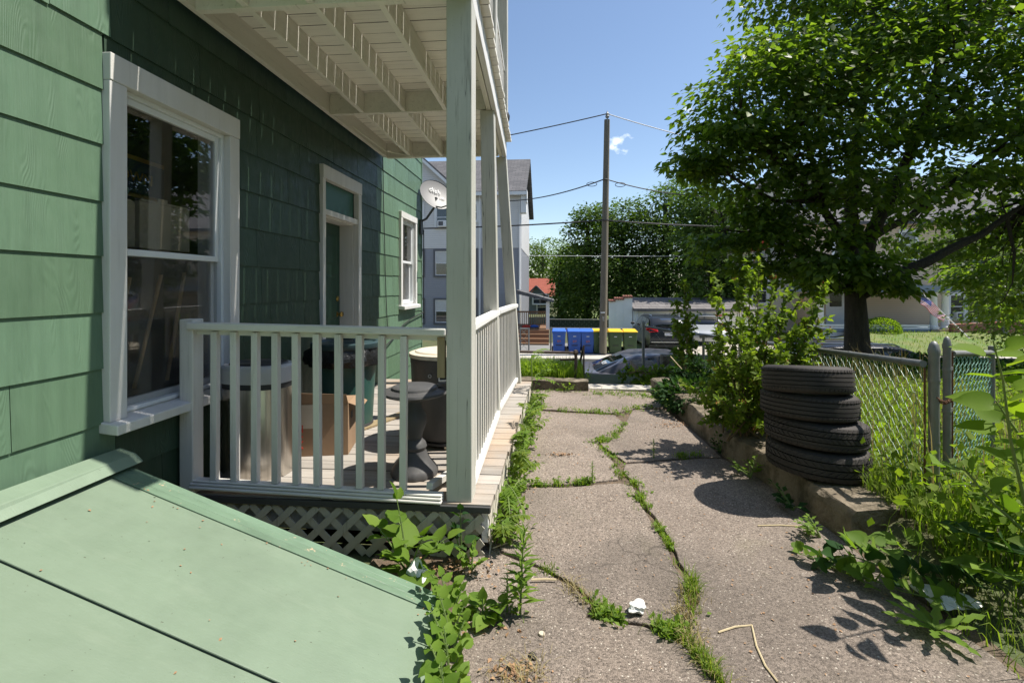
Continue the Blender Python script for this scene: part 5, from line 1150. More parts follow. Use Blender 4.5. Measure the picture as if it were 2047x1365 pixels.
# ================================================================ utility pole and wires
pole = thing('utility_pole', 'tall weathered wooden utility pole beside the wheelie bins', 'utility pole', at(1205, 706, 20.8))
pb, pt_ = at(1205, 706, 20.6), at(1213.5, 240, 20.6)
b = MB(); b.tube([pb.lerp(pt_, k / 8) for k in range(9)], [.165 - .045 * k / 8 for k in range(9)], 18); build(b, 'shaft', MT['pole_wood'], pole, smooth=True)
b = MB(); p_ = at(1214, 232, 20.5); b.lathe([(.02, -.35), (.03, -.1), (.07, -.08), (.09, -.02), (.06, .02), (.08, .08), (.03, .15), (.02, .2)], 12, Matrix.Translation(p_)); build(b, 'insulator', MT['galvanised'], pole, smooth=True)
p_ = at(1205, 625, 20.45); b = MB(); b.box(p_.x - .09, p_.x + .09, p_.y - .02, p_.y, p_.z - .02, p_.z + .03); build(b, 'tag_plate', MT['white_print'], pole)
text_mesh('tag_number', '2017', .10, face_cam_M((p_.x + .02, p_.y - .01, p_.z - .25), (0, 0, -1), (1, 0, 0)), MT['white_print'], pole)
def wire(P0, P1, sag, r_, label, mat='wire_black', nm='overhead_wire'):
    P0, P1 = Vector(P0), Vector(P1); pts = [P0.lerp(P1, k / 24) - Vector((0, 0, sag * 4 * (k / 24) * (1 - k / 24))) for k in range(25)]
    b = MB(); b.tube(pts, r_, 6); o_ = build(b, nm, MT[mat], smooth=True); return tag(o_, label, 'wire')
wire(at(1213, 228, 20.5), at(905, 292, 20.5), .05, .022, 'top overhead wire from the pole to the left')
wire(at(1214, 228, 20.5), at(1560, 315, 20.5), .12, .02, 'top overhead wire from the pole to the right', 'wire_pale')
wire(at(1209, 358, 20.4), at(1000, 402, 27.5), .25, .026, 'second overhead wire from the pole to the three-storey house')
wire(at(1210, 358, 20.4), at(1420, 394, 20.5), .15, .022, 'second overhead wire from the pole to the right')
wire(at(1207, 440, 20.4), at(700, 457, 20.5), .12, .03, 'thick third overhead wire running left from the pole')
wire(at(1208, 440, 20.4), at(1600, 452, 20.5), .12, .03, 'thick third overhead wire running right from the pole')
wire(at(1000, 511, 30), at(1500, 512, 30), .02, .015, 'thin pale wire crossing before the dark trees', 'wire_pale')
for (u, v, lab) in ((1183, 363, 'small coil of slack wire left of the pole'), (1240, 364, 'small coil of slack wire right of the pole')):
    c = at(u, v, 20.9); b = MB(); b.tube([c + Vector((.22 * math.cos(a), 0, .09 * math.sin(a) - .12)) for a in np.linspace(0, 6.6, 20)], .014, 5); o = build(b, 'wire_coil', MT['wire_black'], smooth=True); tag(o, lab, 'wire coil')
# ================================================================ far buildings
def fwin(par, P0, w, h, trim, axis='x', tw=.11, ac=False, gl='far_glass', blind=False):
    """double-hung window on a wall facing -Y (axis x) or on a wall facing -X (axis y); P0 = lower left corner on the wall"""
    P0 = Vector(P0); ux = Vector((1, 0, 0)) if axis == 'x' else Vector((0, -1, 0)); n = Vector((0, -1, 0)) if axis == 'x' else Vector((-1, 0, 0))
    def slab(b, a0, a1, z0, z1, d0, d1):
        q_ = [P0 + ux * a + Vector((0, 0, z)) for a, z in ((a0, z0), (a1, z0), (a1, z1), (a0, z1))]; b.prism([p + n * d0 for p in q_], n * (d1 - d0)); return b
    b = MB(); slab(b, -tw, 0, -tw, h + tw, .002, .06); slab(b, w, w + tw, -tw, h + tw, .002, .06); slab(b, 0, w, h, h + tw, .002, .06); slab(b, 0, w, -tw, 0, .002, .08)
    wn_ = build(b, 'window', MT[trim], par)
    b = MB(); f = .045
    for (z0, z1, d) in ((0, h / 2 + .02, .035), (h / 2 - .02, h, .045)):
        slab(b, 0, f, z0, z1, .004, d); slab(b, w - f, w, z0, z1, .004, d); slab(b, f, w - f, z1 - f, z1, .004, d); slab(b, f, w - f, z0, z0 + f, .004, d)
    build(b, 'sash', MT['far_white'], wn_)
    b = MB(); slab(b, f, w - f, f, h - f, .003, .012); build(b, 'pane', MT[gl], wn_)
    if blind: b = MB(); slab(b, f, w - f, h * .52, h - f, .013, .018); build(b, 'blind', MT['blind'], wn_)
    if ac:
        b = MB(); slab(b, w * .18, w * .82, .0, .36, .02, .30); a_ = build(b, 'air_conditioner', MT['far_white'], wn_)
        b = MB(); slab(b, w * .24, w * .6, .05, .30, .301, .305); build(b, 'grille', MT['far_trim_dark'], wn_)
    return wn_
# ---- three-storey house across the street
hs = thing('three_storey_house', 'three-storey house, white siding above grey, beyond the porch', 'house', (-7, 28, -1.45))
FY_ = 28.2; XR_ = at(1041, 500, 28.3).x; XL_ = -16.0; zg, zs, ze, zr = -1.5, 3.75, 6.95, 10.1
b = MB(); b.box(XL_, XR_, FY_, 38, zg, zs); build(b, 'lower_wall', MT['grey_siding'], hs)
b = MB(); b.box(XL_, XR_ + .02, FY_ - .03, 38, zs + .001, ze); b.prism([(XR_ - .02, FY_ + .01, ze), (XR_ - .02, 37.9, ze), (XR_ - .02, 33.0, zr - .3)], (.03, 0, 0)); build(b, 'upper_wall', MT['white_siding'], hs)
b = MB(); q0 = [(FY_ - .45, ze - .12), (FY_ - .45, ze + .08), (33, zr + .12), (38.6, ze + .08), (38.6, ze - .12), (33, zr - .08)]
b.prism([(XL_ - .3, y_, z_) for y_, z_ in q0], (XR_ - XL_ + .65, 0, 0)); rf = build(b, 'roof', MT['grey_roof'], hs)
b = MB(); b.box(XL_, XR_ + .36, FY_ - .48, FY_ - .40, ze - .16, ze + .04); b.box(XR_ + .36, XR_ + .40, FY_ - .5, FY_ + .2, ze - 2.9 + 2.3, ze + .1); build(b, 'eave_board', MT['far_white'], rf)
b = MB(); p_ = at(1046, 425, 27.9); b.box(XR_ + .02, XR_ + .34, FY_ - .3, FY_ + .3, p_.z, ze - .13); build(b, 'gable_return', MT['far_white'], rf)
# cross gable at the left
gx0 = at(760, 400, 28).x; apex = at(812, 290, 27.9); ex = at(902, 372, 27.9)
b = MB(); hw = ex.x - apex.x
b.prism([(apex.x - hw, FY_ - .06, ex.z), (ex.x, FY_ - .06, ex.z), (apex.x, FY_ - .06, apex.z)], (0, 4, 0)); build(b, 'gable_wall', MT['white_siding'], hs)
for sg in (-1, 1):
    b = MB(); b.bar((apex.x, FY_ + 2, apex.z + .1), (apex.x + sg * (hw + .35), FY_ + 2, ex.z - .22), 4.9, .12, (sg, 0, 1)) if False else None
    d = Vector((sg * (hw + .3), 0, -(apex.z - ex.z) * (hw + .3) / hw)); A0 = Vector((apex.x, FY_ - .4, apex.z + .04)); up_ = Vector((sg * (apex.z - ex.z), 0, hw)).normalized() * .14
    b.prism([A0, A0 + d, A0 + d + up_, A0 + Vector((0, 0, .16))], (0, 4.6, 0)); build(b, 'gable_roof', MT['grey_roof'], rf)
    b = MB(); b.prism([A0 + Vector((0, -.03, -.16)), A0 + d + Vector((0, -.03, -.16)), A0 + d + Vector((0, -.03, .05)), A0 + Vector((0, -.03, .05))], (0, .028, 0)); build(b, 'rake_board', MT['far_white'], rf)
def win_at(u0, v0, v1, w, trim, D=28.15, **k):
    p = at(u0, v1, D); q_ = at(u0, v0, D); fwin(hs, (p.x, FY_ - (.032 if trim == 'far_white' else .002), p.z), w, q_.z - p.z, trim, **k)
for u in (866, 920, 812): win_at(u, 501, 550, .82, 'far_trim_dark', blind=(u == 866))
for u in (866, 920, 812): win_at(u, 600, 646, .82, 'far_trim_dark', blind=True)
win_at(868, 413, 452, .8, 'far_white', ac=True); win_at(925, 405, 440, .8, 'far_white'); win_at(812, 405, 445, .8, 'far_white')
p_ = at(957, 400, 28); b = MB(); b.tube([(p_.x, FY_ - .1, ze - .1), (p_.x, FY_ - .1, zg + .2)], .06, 8); b.tube([(XR_ - .06, FY_ - .08, ze - .1), (XR_ - .06, FY_ - .08, zg)], .05, 6); build(b, 'downspout', MT['far_white'], hs, smooth=True)
for z0, z1 in ((zs + .01, ze),): 
    b = MB(); b.box(XR_ - .12, XR_ + .04, FY_ - .05, FY_ + .1, z0, z1); build(b, 'corner_board', MT['far_white'], hs)
b = MB(); b.box(XR_ - .1, XR_ + .02, FY_ - .02, FY_ + .12, zg, zs); build(b, 'corner_board', MT['far_white'], hs)
# side porch of that house with brown steps
sp = thing('side_porch', 'brown timber side porch with lean-to roof and steps', 'porch', at(1070, 690, 26))
A = at(1036, 583, 26.6); B_ = at(1107, 601, 25.0)
b = MB(); b.hexa([(A.x, 25.2, A.z - .1), (B_.x, 25.2, B_.z - .1), (B_.x, 27.8, B_.z - .1), (A.x, 27.8, A.z - .1), (A.x, 25.2, A.z + .1), (B_.x, 25.2, B_.z + .02), (B_.x, 27.8, B_.z + .02), (A.x, 27.8, A.z + .1)]); build(b, 'roof', MT['grey_roof'], sp)
p_ = at(1095, 640, 25.6); b = MB(); b.box(p_.x - .09, p_.x + .09, 25.4, 25.58, -1.45, B_.z - .08); build(b, 'post', MT['far_white'], sp)
xl, xr = at(1030, 640, 25.6).x, at(1092, 640, 25.6).x; zd = at(1060, 656, 25.6).z
b = MB(); b.box(xl, xr, 25.45, 28, zd - .12, zd); build(b, 'deck', MT['brown_stain_wood'], sp)
b = MB(); b.box(xl, xr, 26.6, 26.68, zd + .78, zd + .86); b.box(xl, xr, 26.6, 26.68, zd + .08, zd + .14); build(b, 'rail', MT['brown_stain_wood'], sp)
n = 14
for k in range(n):
    x = lerp(xl, xr, (k + .5) / n); b = MB(); b.box(x - .02, x + .02, 26.62, 26.66, zd + .14, zd + .78); build(b, 'baluster', MT['brown_stain_wood'], sp)
for k in range(4):
    z1 = zd - .02 - .2 * k; b = MB(); b.box(xl, xr + .15, 25.43 - .3 * (k + 1), 25.44 - .3 * k, z1 - .22, z1 - .02); build(b, 'step', MT['brown_stain_wood'], sp)
# toys on the deck
for (u, v, cl, lab, cat) in ((1052, 650, 'red_print', 'red toy lying on the brown side porch', 'toy'), (1068, 651, 'bin_blue', 'small purple toy on the brown side porch', 'toy')):
    c = at(u, v, 26.0); b = MB(); b.lathe([(.02, 0), (.17, .02), (.19, .09), (.12, .16), (.02, .19)], 12, Matrix.Translation((c.x, c.y, zd)) @ Matrix.Diagonal((1.3, .8, .8, 1))); o = build(b, 'toy', MT[cl], smooth=True); tag(o, lab, cat)
# far lot fences
def linkfence(label, pts, h, name='lot_fence', mesh='fence_wire', step=2.4, pitch=.16, rr_=.006, slat=None):
    t_ = thing(name, label, 'fence', pts[0])
    for a in range(len(pts) - 1):
        P0, P1 = Vector(pts[a]), Vector(pts[a + 1]); up_ = Vector((0, 0, h)); L = (P1 - P0).length; k = max(1, round(L / step))
        b = MB(); b.tube([P0 + up_, P1 + up_], .028, 8); build(b, 'top_rail', MT['galvanised'], t_, smooth=True)
        for i in range(k + (a == len(pts) - 2)):
            q_ = P0.lerp(P1, i / k); b = MB(); b.tube([q_, q_ + up_ * 1.04], .035, 8); build(b, 'post', MT['galvanised'], t_, smooth=True)
        mesh_run(P0 + up_, P1 + up_, h - .04, 'wire_mesh', t_, mesh, pitch, rr_, 0)
        if slat:
            b = MB(); b.bar(P0 + up_ * .5, P1 + up_ * .5, .012, h * .9); build(b, 'screen_cloth', MT[slat], t_)
    return t_
gz0 = -1.46
pL, pR = at(1101, 690, 22.4), at(1262, 690, 22.4)
linkfence('low chain-link fence right behind the wheelie bins', [(pL.x, 22.3, gz0), (pR.x, 22.3, gz0)], 1.02)
linkfence('short chain-link fence before the brown side porch', [(at(1041, 690, 22.6).x, 22.2, gz0), (at(1058, 690, 22.6).x, 22.2, gz0)], 1.0)
p0_, p1_ = at(1098, 640, 33), at(1225, 640, 33); linkfence('tall far chain-link fence with dark green screen cloth', [(p0_.x, 33, gz0), (p1_.x, 33, gz0)], at(1150, 638, 33).z - gz0, slat='dark_cloth', step=5)
# red roofed cottage
rh = thing('red_roof_cottage', 'small grey-green cottage with red roof and brick chimney', 'house', at(1075, 620, 52))
D_ = 52; lx, rx = at(1040, 600, D_).x, at(1106, 600, D_).x; zE, zR = at(1070, 590, D_).z, at(1070, 572, D_).z; y0 = at(1070, 600, D_).y
b = MB(); b.box(lx, rx - .4, y0, y0 + 8, -1.5, zE); build(b, 'wall', MT['blue_grey_siding'], rh)
b = MB(); b.prism([(lx - .4, y0 - .4, zE - .1), (lx - .4, y0 + 4, zR + .9), (lx - .4, y0 + 8.4, zE - .1)], (rx - lx + .6, 0, 0)); build(b, 'roof', MT['red_roof'], rh)
gxm = at(1072, 600, D_).x; gza = at(1072, 574, D_).z
b = MB(); b.prism([(gxm - 1.2, y0 - .3, zE - .4), (gxm + 1.2, y0 - .3, zE - .4), (gxm, y0 - .3, gza)], (0, 3, 0)); build(b, 'dormer', MT['blue_grey_siding'], rh)
for sg in (-1, 1):
    b = MB(); b.bar((gxm, y0 - .2, gza + .12), (gxm + sg * 1.45, y0 - .2, zE - .45), .9, .16, (0, 0, 1)); build(b, 'dormer_trim', MT['far_trim_dark'], rh)
b = MB(); cx_ = at(1064, 570, 55).x; b.box(cx_ - .6, cx_ + .6, y0 + 3.4, y0 + 4.4, zR, at(1064, 562, 55).z); build(b, 'chimney', MT['red_brick'], rh)
p_ = at(1066, 596, D_); fwin(rh, (p_.x, y0 - .35, p_.z - .6), 1.6, 1.0, 'far_white'); p_ = at(1074, 624, D_); fwin(rh, (p_.x, y0 - .05, p_.z - .3), 1.2, 1.7, 'far_white')
# ---- white garage with stepped parapet
gr = thing('garage', 'low white garage with tiled stepped side wall and shingle roof', 'garage', at(1340, 690, 26.5))
gy = 26.6; gxl = at(1217, 640, 26.6).x; gxr = at(1263, 640, 26.6).x; gxe = at(1500, 640, 26.6).x
steps_ = [(1217, 1228, 602), (1228.2, 1245, 598), (1245.2, 1262, 594)]
for (u0, u1, v) in steps_:
    a, c = at(u0, v, 26.5), at(u1, v, 26.5); b = MB(); b.box(a.x, c.x, gy, gy + .3, -1.48, a.z); build(b, 'stepped_wall', MT['stucco'], gr)
    b = MB(); m_ = 4
    for k in range(m_):
        x0, x1 = lerp(a.x - .03, c.x + .03, k / m_), lerp(a.x - .03, c.x + .03, (k + 1) / m_); b.tube([((x0 + x1) / 2, gy - .08, a.z + .02), ((x0 + x1) / 2, gy + .38, a.z + .06)], (x1 - x0) / 2 * .98, 8)
    build(b, 'coping_tile', MT['terracotta'], gr, smooth=True)
zev, zrd = at(1340, 617, 26.2).z, at(1340, 599, 28).z
b = MB(); b.hexa([(gxr + .0, gy - .22, zev - .12), (gxe, gy - .22, zev - .12), (gxe, gy + 3, zrd - .1), (gxr, gy + 3, zrd - .1), (gxr, gy - .22, zev + .02), (gxe, gy - .22, zev + .02), (gxe, gy + 3, zrd + .1), (gxr, gy + 3, zrd + .1)]); build(b, 'roof', MT['garage_roof'], gr)
b = MB(); b.box(gxr + .001, gxe, gy + .02, gy + 6, -1.48, zev - .12); build(b, 'wall', MT['stucco'], gr)
for (u0, u1) in ((1273, 1350), (1358, 1398), (1404, 1470)):
    a, c = at(u0, 620, 26.5), at(u1, 620, 26.5); zt = a.z; h = zt + 1.46
    for k in range(5):
        b = MB(); b.box(a.x, c.x, gy - .02, gy + .019, -1.46 + h * k / 5 + .012, -1.46 + h * (k + 1) / 5 - .012); build(b, 'door_panel', MT['garage_door_paint'], gr, bevel=.01)
    b = MB(); b.box(a.x - .1, a.x - .005, gy - .04, gy + .019, -1.46, zt + .1); b.box(c.x + .005, c.x + .1, gy - .04, gy + .019, -1.46, zt + .1); build(b, 'door_trim', MT['far_white'], gr)
a = at(1418, 629, 26.4); b = MB(); b.box(a.x, a.x + .55, gy - .028, gy - .021, a.z - .04, a.z + .04); build(b, 'small_sign', MT['red_print'], gr)
# ---- houses on the right across the street
def gable_house(name, label, x0, x1, y0, y1, zg, ze, zr, wall, roof, ridge='x', over=.4):
    t_ = thing(name, label, 'house', ((x0 + x1) / 2, y0, zg)); b = MB(); b.box(x0, x1, y0, y1, zg, ze)
    if ridge == 'y': b.prism([(x0, y0, ze), (x1, y0, ze), ((x0 + x1) / 2, y0, zr)], (0, y1 - y0, 0))
    build(b, 'wall', MT[wall], t_); b = MB(); ym, xm = (y0 + y1) / 2, (x0 + x1) / 2
    if ridge == 'x':
        for sg in (-1, 1):
            A0 = Vector((x0 - over, ym, zr)); d = Vector((0, sg * ((y1 - y0) / 2 + over), -(zr - ze) * (1 + 2 * over / (y1 - y0)))); b.prism([A0, A0 + d, A0 + d + Vector((0, 0, .18)), A0 + Vector((0, 0, .18))], (x1 - x0 + 2 * over, 0, 0))
    else:
        for sg in (-1, 1):
            A0 = Vector((xm, y0 - over, zr)); d = Vector((sg * ((x1 - x0) / 2 + over), 0, -(zr - ze) * (1 + 2 * over / (x1 - x0)))); b.prism([A0, A0 + d, A0 + d + Vector((0, 0, .18)), A0 + Vector((0, 0, .18))], (0, y1 - y0 + 2 * over, 0))
    build(b, 'roof', MT[roof], t_); return t_
p0_ = at(1442, 600, 30); p1_ = at(1560, 600, 30)
wh = gable_house('cream_house', 'cream sided house with grey roof behind the big tree', p0_.x, p0_.x + 7.5, 30, 40, -1.5, 6.0, 8.6, 'cream_siding', 'grey_roof', 'y')
for (u, v) in ((1490, 545), (1448, 600), (1520, 545), (1490, 605)):
    p_ = at(u, v, 29.9); fwin(wh, (p_.x, 29.998, p_.z), .85, 1.5, 'far_white')
p_ = at(1497, 492, 29.5); b = MB(); b.box(p_.x - .5, p_.x + .5, 29.2, 29.95, p_.z - .35, p_.z + .35); build(b, 'red_awning', MT['red_print'], wh)
bx0 = at(1590, 600, 28.6).x; bx1 = at(2200, 600, 28.6).x
bh = gable_house('beige_house', 'long beige sided house with columned porch behind the lawn', bx0, bx1, 28.6, 38, -1.3, 5.2, 8.4, 'beige_siding', 'grey_roof', 'x')
for u in (1846, 1873, 1918, 1955, 2010):
    p_ = at(u, 632, 28.5); q_ = at(u, 588, 28.5); fwin(bh, (p_.x, 28.598, p_.z), .8, q_.z - p_.z, 'far_white', ac=(u in (1846, 1918)))
for u in (1640, 1760, 1850, 1918, 1990): p_ = at(u, 520, 28.5); fwin(bh, (p_.x, 28.598, p_.z), .8, 1.5, 'far_white')
# its porch: floor, columns on brick pier, lattice skirt, door
px0, px1 = at(1600, 640, 26.4).x, at(1838, 640, 26.4).x; zf = at(1800, 652, 26.4).z; zc = at(1800, 583, 26.4).z
b = MB(); b.box(px0, px1 + .5, 26.3, 28.6, zf - .2, zf); build(b, 'porch_floor', MT['blue_grey_wood'], bh)
b = MB(); b.box(px0 - .3, px1 + .6, 26.1, 28.6, zc, zc + .35); build(b, 'porch_roof', MT['blue_grey_wood'], bh)
for u in (1614, 1688, 1816, 1836):
    p_ = at(u, 620, 26.5); b = MB(); b.lathe([(.22, zf), (.22, zf + .12), (.17, zf + .16), (.14, zc - .2), (.2, zc - .1), (.2, zc)], 16, Matrix.Translation((p_.x, 26.5, 0))); build(b, 'column', MT['far_white'], bh, smooth=True)
a, c = at(1808, 690, 26.4), at(1846, 690, 26.4); b = MB(); b.box(a.x, c.x, 26.2, 27.2, -1.2, zf - .02); build(b, 'brick_pier', MT['tan_brick'], bh)
b = MB(); b.box(px0, a.x - .02, 26.34, 26.36, -1.2, zf - .2); build(b, 'skirt_boards', MT['far_white'], bh)
for k in range(5): b = MB(); z = -1.1 + k * .13; b.box(px0, a.x - .03, 26.31, 26.33, z, z + .1); build(b, 'skirt_slat', MT['far_white'], bh)
p_ = at(1642, 668, 28.5); b = MB(); b.box(p_.x - .5, p_.x + .5, 28.52, 28.598, zf, zf + 2.05); build(b, 'porch_door', MT['far_white'], bh)
b = MB(); b.box(p_.x - .32, p_.x + .32, 28.50, 28.519, zf + 1.05, zf + 1.9); build(b, 'door_glass', MT['far_glass'], bh)
p_ = at(1662, 621, 28.4); b = MB(); b.box(p_.x, p_.x + .55, 28.5, 28.597, p_.z - .1, p_.z + .1); build(b, 'letter_box', MT['black_print'], bh)
# red brick garden wall, lawn shrub, flag
bw = thing('brick_wall', 'sloping red brick garden wall beside the columned porch', 'wall', at(1920, 690, 26))
a, c = at(1848, 690, 25.9), at(2040, 690, 25.9); z0_, z1_ = at(1848, 643, 25.9).z, at(2000, 632, 25.9).z
b = MB(); b.hexa([(a.x, 25.8, -1.3), (c.x, 25.8, -1.3), (c.x, 26.1, -1.3), (a.x, 26.1, -1.3), (a.x, 25.8, z0_), (c.x, 25.8, z1_), (c.x, 26.1, z1_), (a.x, 26.1, z0_)]); build(b, 'brickwork', MT['red_brick'], bw)
pm = at(1936, 690, 25.7); b = MB(); b.tube([(pm.x, 25.6, -1.2), (pm.x, 25.6, z1_ + .25)], .12, 10); b.lathe([(.14, 0), (.16, .05), (.1, .16), (.02, .18)], 10, Matrix.Translation((pm.x, 25.6, z1_ + .25))); build(b, 'gate_post', MT['galvanised'], bw, smooth=True)
fl = thing('flag', 'striped flag with a starred blue corner on a slanted pole', 'flag', at(1935, 675, 20.5))
A, B_ = at(1938, 676, 20.0), at(1843, 586, 20.0)
b = MB(); b.tube([A, B_], .022, 8); build(b, 'pole', MT['far_white'], fl, smooth=True)
dirp = (A - B_).normalized(); perp = Vector((-dirp.z, 0, dirp.x)); perp = perp if perp.z < 0 else -perp
Lf, Hf = 1.28, .44
def fp(s_, h_): 
    base = B_ + dirp * (.02 + s_ * Lf) + (Vector((-.25, 0, -1)).normalized()) * (h_ * Hf * (1 - .25 * s_)) 
    return base + Vector((0, -.03 + .05 * math.sin(s_ * 9 + h_ * 3), .02 * math.sin(s_ * 8)))
for k in range(13):
    s0 = 0.0 if k >= 7 else .38
    pts = []
    b = MB(); N_ = 12
    for i in range(N_ + 1):
        s_ = lerp(s0, 1, i / N_)
        for h_ in (k / 13, (k + 1) / 13): b.v.append(tuple(fp(s_, h_)))
    for i in range(N_): b.f.append((2 * i, 2 * i + 2, 2 * i + 3, 2 * i + 1))
    build(b, 'stripe', MT['flag_red' if k % 2 == 0 else 'flag_white'], fl, smooth=True)
b = MB(); N_ = 8
for i in range(N_ + 1):
    for j in range(5): b.v.append(tuple(fp(.38 * i / N_, 7 / 13 * j / 4)))
for i in range(N_):
    for j in range(4): b.f.append((i * 5 + j, (i + 1) * 5 + j, (i + 1) * 5 + j + 1, i * 5 + j + 1))
build(b, 'canton', MT['flag_blue'], fl, smooth=True)
b = MB()
for i in range(9):
    for j in range(5 if i % 2 == 0 else 4):
        c_ = fp(.38 * (i + .8) / 9.8, 7 / 13 * (j + .6 + .5 * (i % 2)) / 5.3) + Vector((0, -.004, 0)); r_ = .011
        pts = [(c_.x + (r_ if k % 2 == 0 else r_ * .4) * math.sin(k * math.pi / 5), c_.y, c_.z + (r_ if k % 2 == 0 else r_ * .4) * math.cos(k * math.pi / 5)) for k in range(10)]; b.add(pts, [tuple(range(10))])
o = build(b, 'stars', MT['flag_white'], fl); o['kind'] = 'stuff'
# ================================================================ vegetation
OV = (np.array([[0, 0, 0], [0, .5, -.04], [0, 1, -.16], [-.33, .42, .05], [.33, .42, .05]]), [(0, 1, 2, 3), (0, 4, 2, 1)], None)
LANCE = (np.array([[0, 0, 0], [0, .5, -.03], [0, 1, -.12], [-.11, .4, .02], [.11, .4, .02]]), [(0, 1, 2, 3), (0, 4, 2, 1)], None)
def heart_leaf():
    out = [(0, 0), (.20, -.06), (.40, .08), (.47, .30), (.40, .52), (.28, .72), (.13, .88), (0, 1.05)]
    V = []; 
    mid = [0, .12, .3, .5, .7, .85, 1.0]
    for t_ in mid: V.append((0, t_ * 1.05, -.02 - .16 * t_ * t_))
    def side(sg): 
        s = len(V)
        for (x, y) in out[1:-1]:
            V.append((sg * x, y, .10 * x / .47 - .16 * max(0, y) ** 2 + .02 * math.sin(y * 19)))
        return s
    r_ = side(1); l_ = side(-1); Q = []; T = []
    # strips between midrib points and outline
    for (s, fl_) in ((r_, 0), (l_, 1)):
        o_ = [s + i for i in range(6)]; m_ = list(range(7))
        faces = [(m_[0], o_[0], o_[1], m_[1]), (m_[1], o_[1], o_[2], m_[2]), (m_[2], o_[2], o_[3], m_[3]), (m_[3], o_[3], o_[4], m_[4]), (m_[4], o_[4], o_[5], m_[5])]
        Q += [f if not fl_ else f[::-1] for f in faces]; T.append((m_[5], o_[5], m_[6]) if not fl_ else (m_[6], o_[5], m_[5]))
    return np.array(V), Q, T
HEART = heart_leaf()
def unit(a): return a / np.maximum(np.linalg.norm(a, axis=1, keepdims=True), 1e-9)
def leaves(name, P, Dr, Up, size, mat, parent, shape=OV, smooth=False, wid=1.0):
    P = np.asarray(P, float); Dr = unit(np.asarray(Dr, float)); Up = np.asarray(Up, float); n = len(P); size = np.broadcast_to(np.asarray(size, float), (n,))
    S_ = np.cross(Dr, Up); bad = np.linalg.norm(S_, axis=1) < 1e-4; S_[bad] = [1, 0, 0]; S_ = unit(S_); N_ = np.cross(S_, Dr)
    T, Q, Tr = shape; k = len(T)
    V = P[:, None, :] + size[:, None, None] * (T[None, :, 0:1] * wid * S_[:, None, :] + T[None, :, 1:2] * Dr[:, None, :] + T[None, :, 2:3] * N_[:, None, :])
    base = (np.arange(n) * k)[:, None, None]
    q = (np.array(Q)[None] + base).reshape(-1, 4); tr = (np.array(Tr)[None] + base).reshape(-1, 3) if Tr else None
    return np_mesh(name, V.reshape(-1, 3), q, MT[mat], parent, smooth, tr)
def rdir(n, rng, zb=0.0):
    d = rng.normal(size=(n, 3)); d[:, 2] += zb; return unit(d)
def curve3(p, c, q, n=7):
    p, c, q = Vector(p), Vector(c), Vector(q); return [p * (1 - t_) ** 2 + c * 2 * t_ * (1 - t_) + q * t_ * t_ for t_ in np.linspace(0, 1, n)]

def crown_points(lobes, per, rng, shell=.55, flat=.45, spread=.34, clump=26):
    """clumps of leaves on the outer part of overlapping lobes; returns leaf positions, outward directions, clump centres"""
    PP, OO, CC = [], [], []
    for (c, r, k) in lobes:
        c = np.array(c, float); r = np.array(r if hasattr(r, '__len__') else (r, r, r * .8), float)
        nc = max(4, int(per * k / clump))
        d = rdir(nc, rng, .15); rad = rng.uniform(shell ** 3, 1, nc) ** (1 / 3)
        cc = c + d * r * rad[:, None]; CC.append(cc)
        s_ = spread * r.mean() ** .5
        for i in range(nc):
            m_ = int(clump * rng.uniform(.6, 1.4)); off = np.clip(rng.normal(size=(m_, 3)), -1.6, 1.6) * np.array([s_, s_, s_ * flat])
            PP.append(cc[i] + off); o_ = unit(off + d[i] * s_ * .9); OO.append(o_)
    return np.concatenate(PP), np.concatenate(OO), np.concatenate(CC)
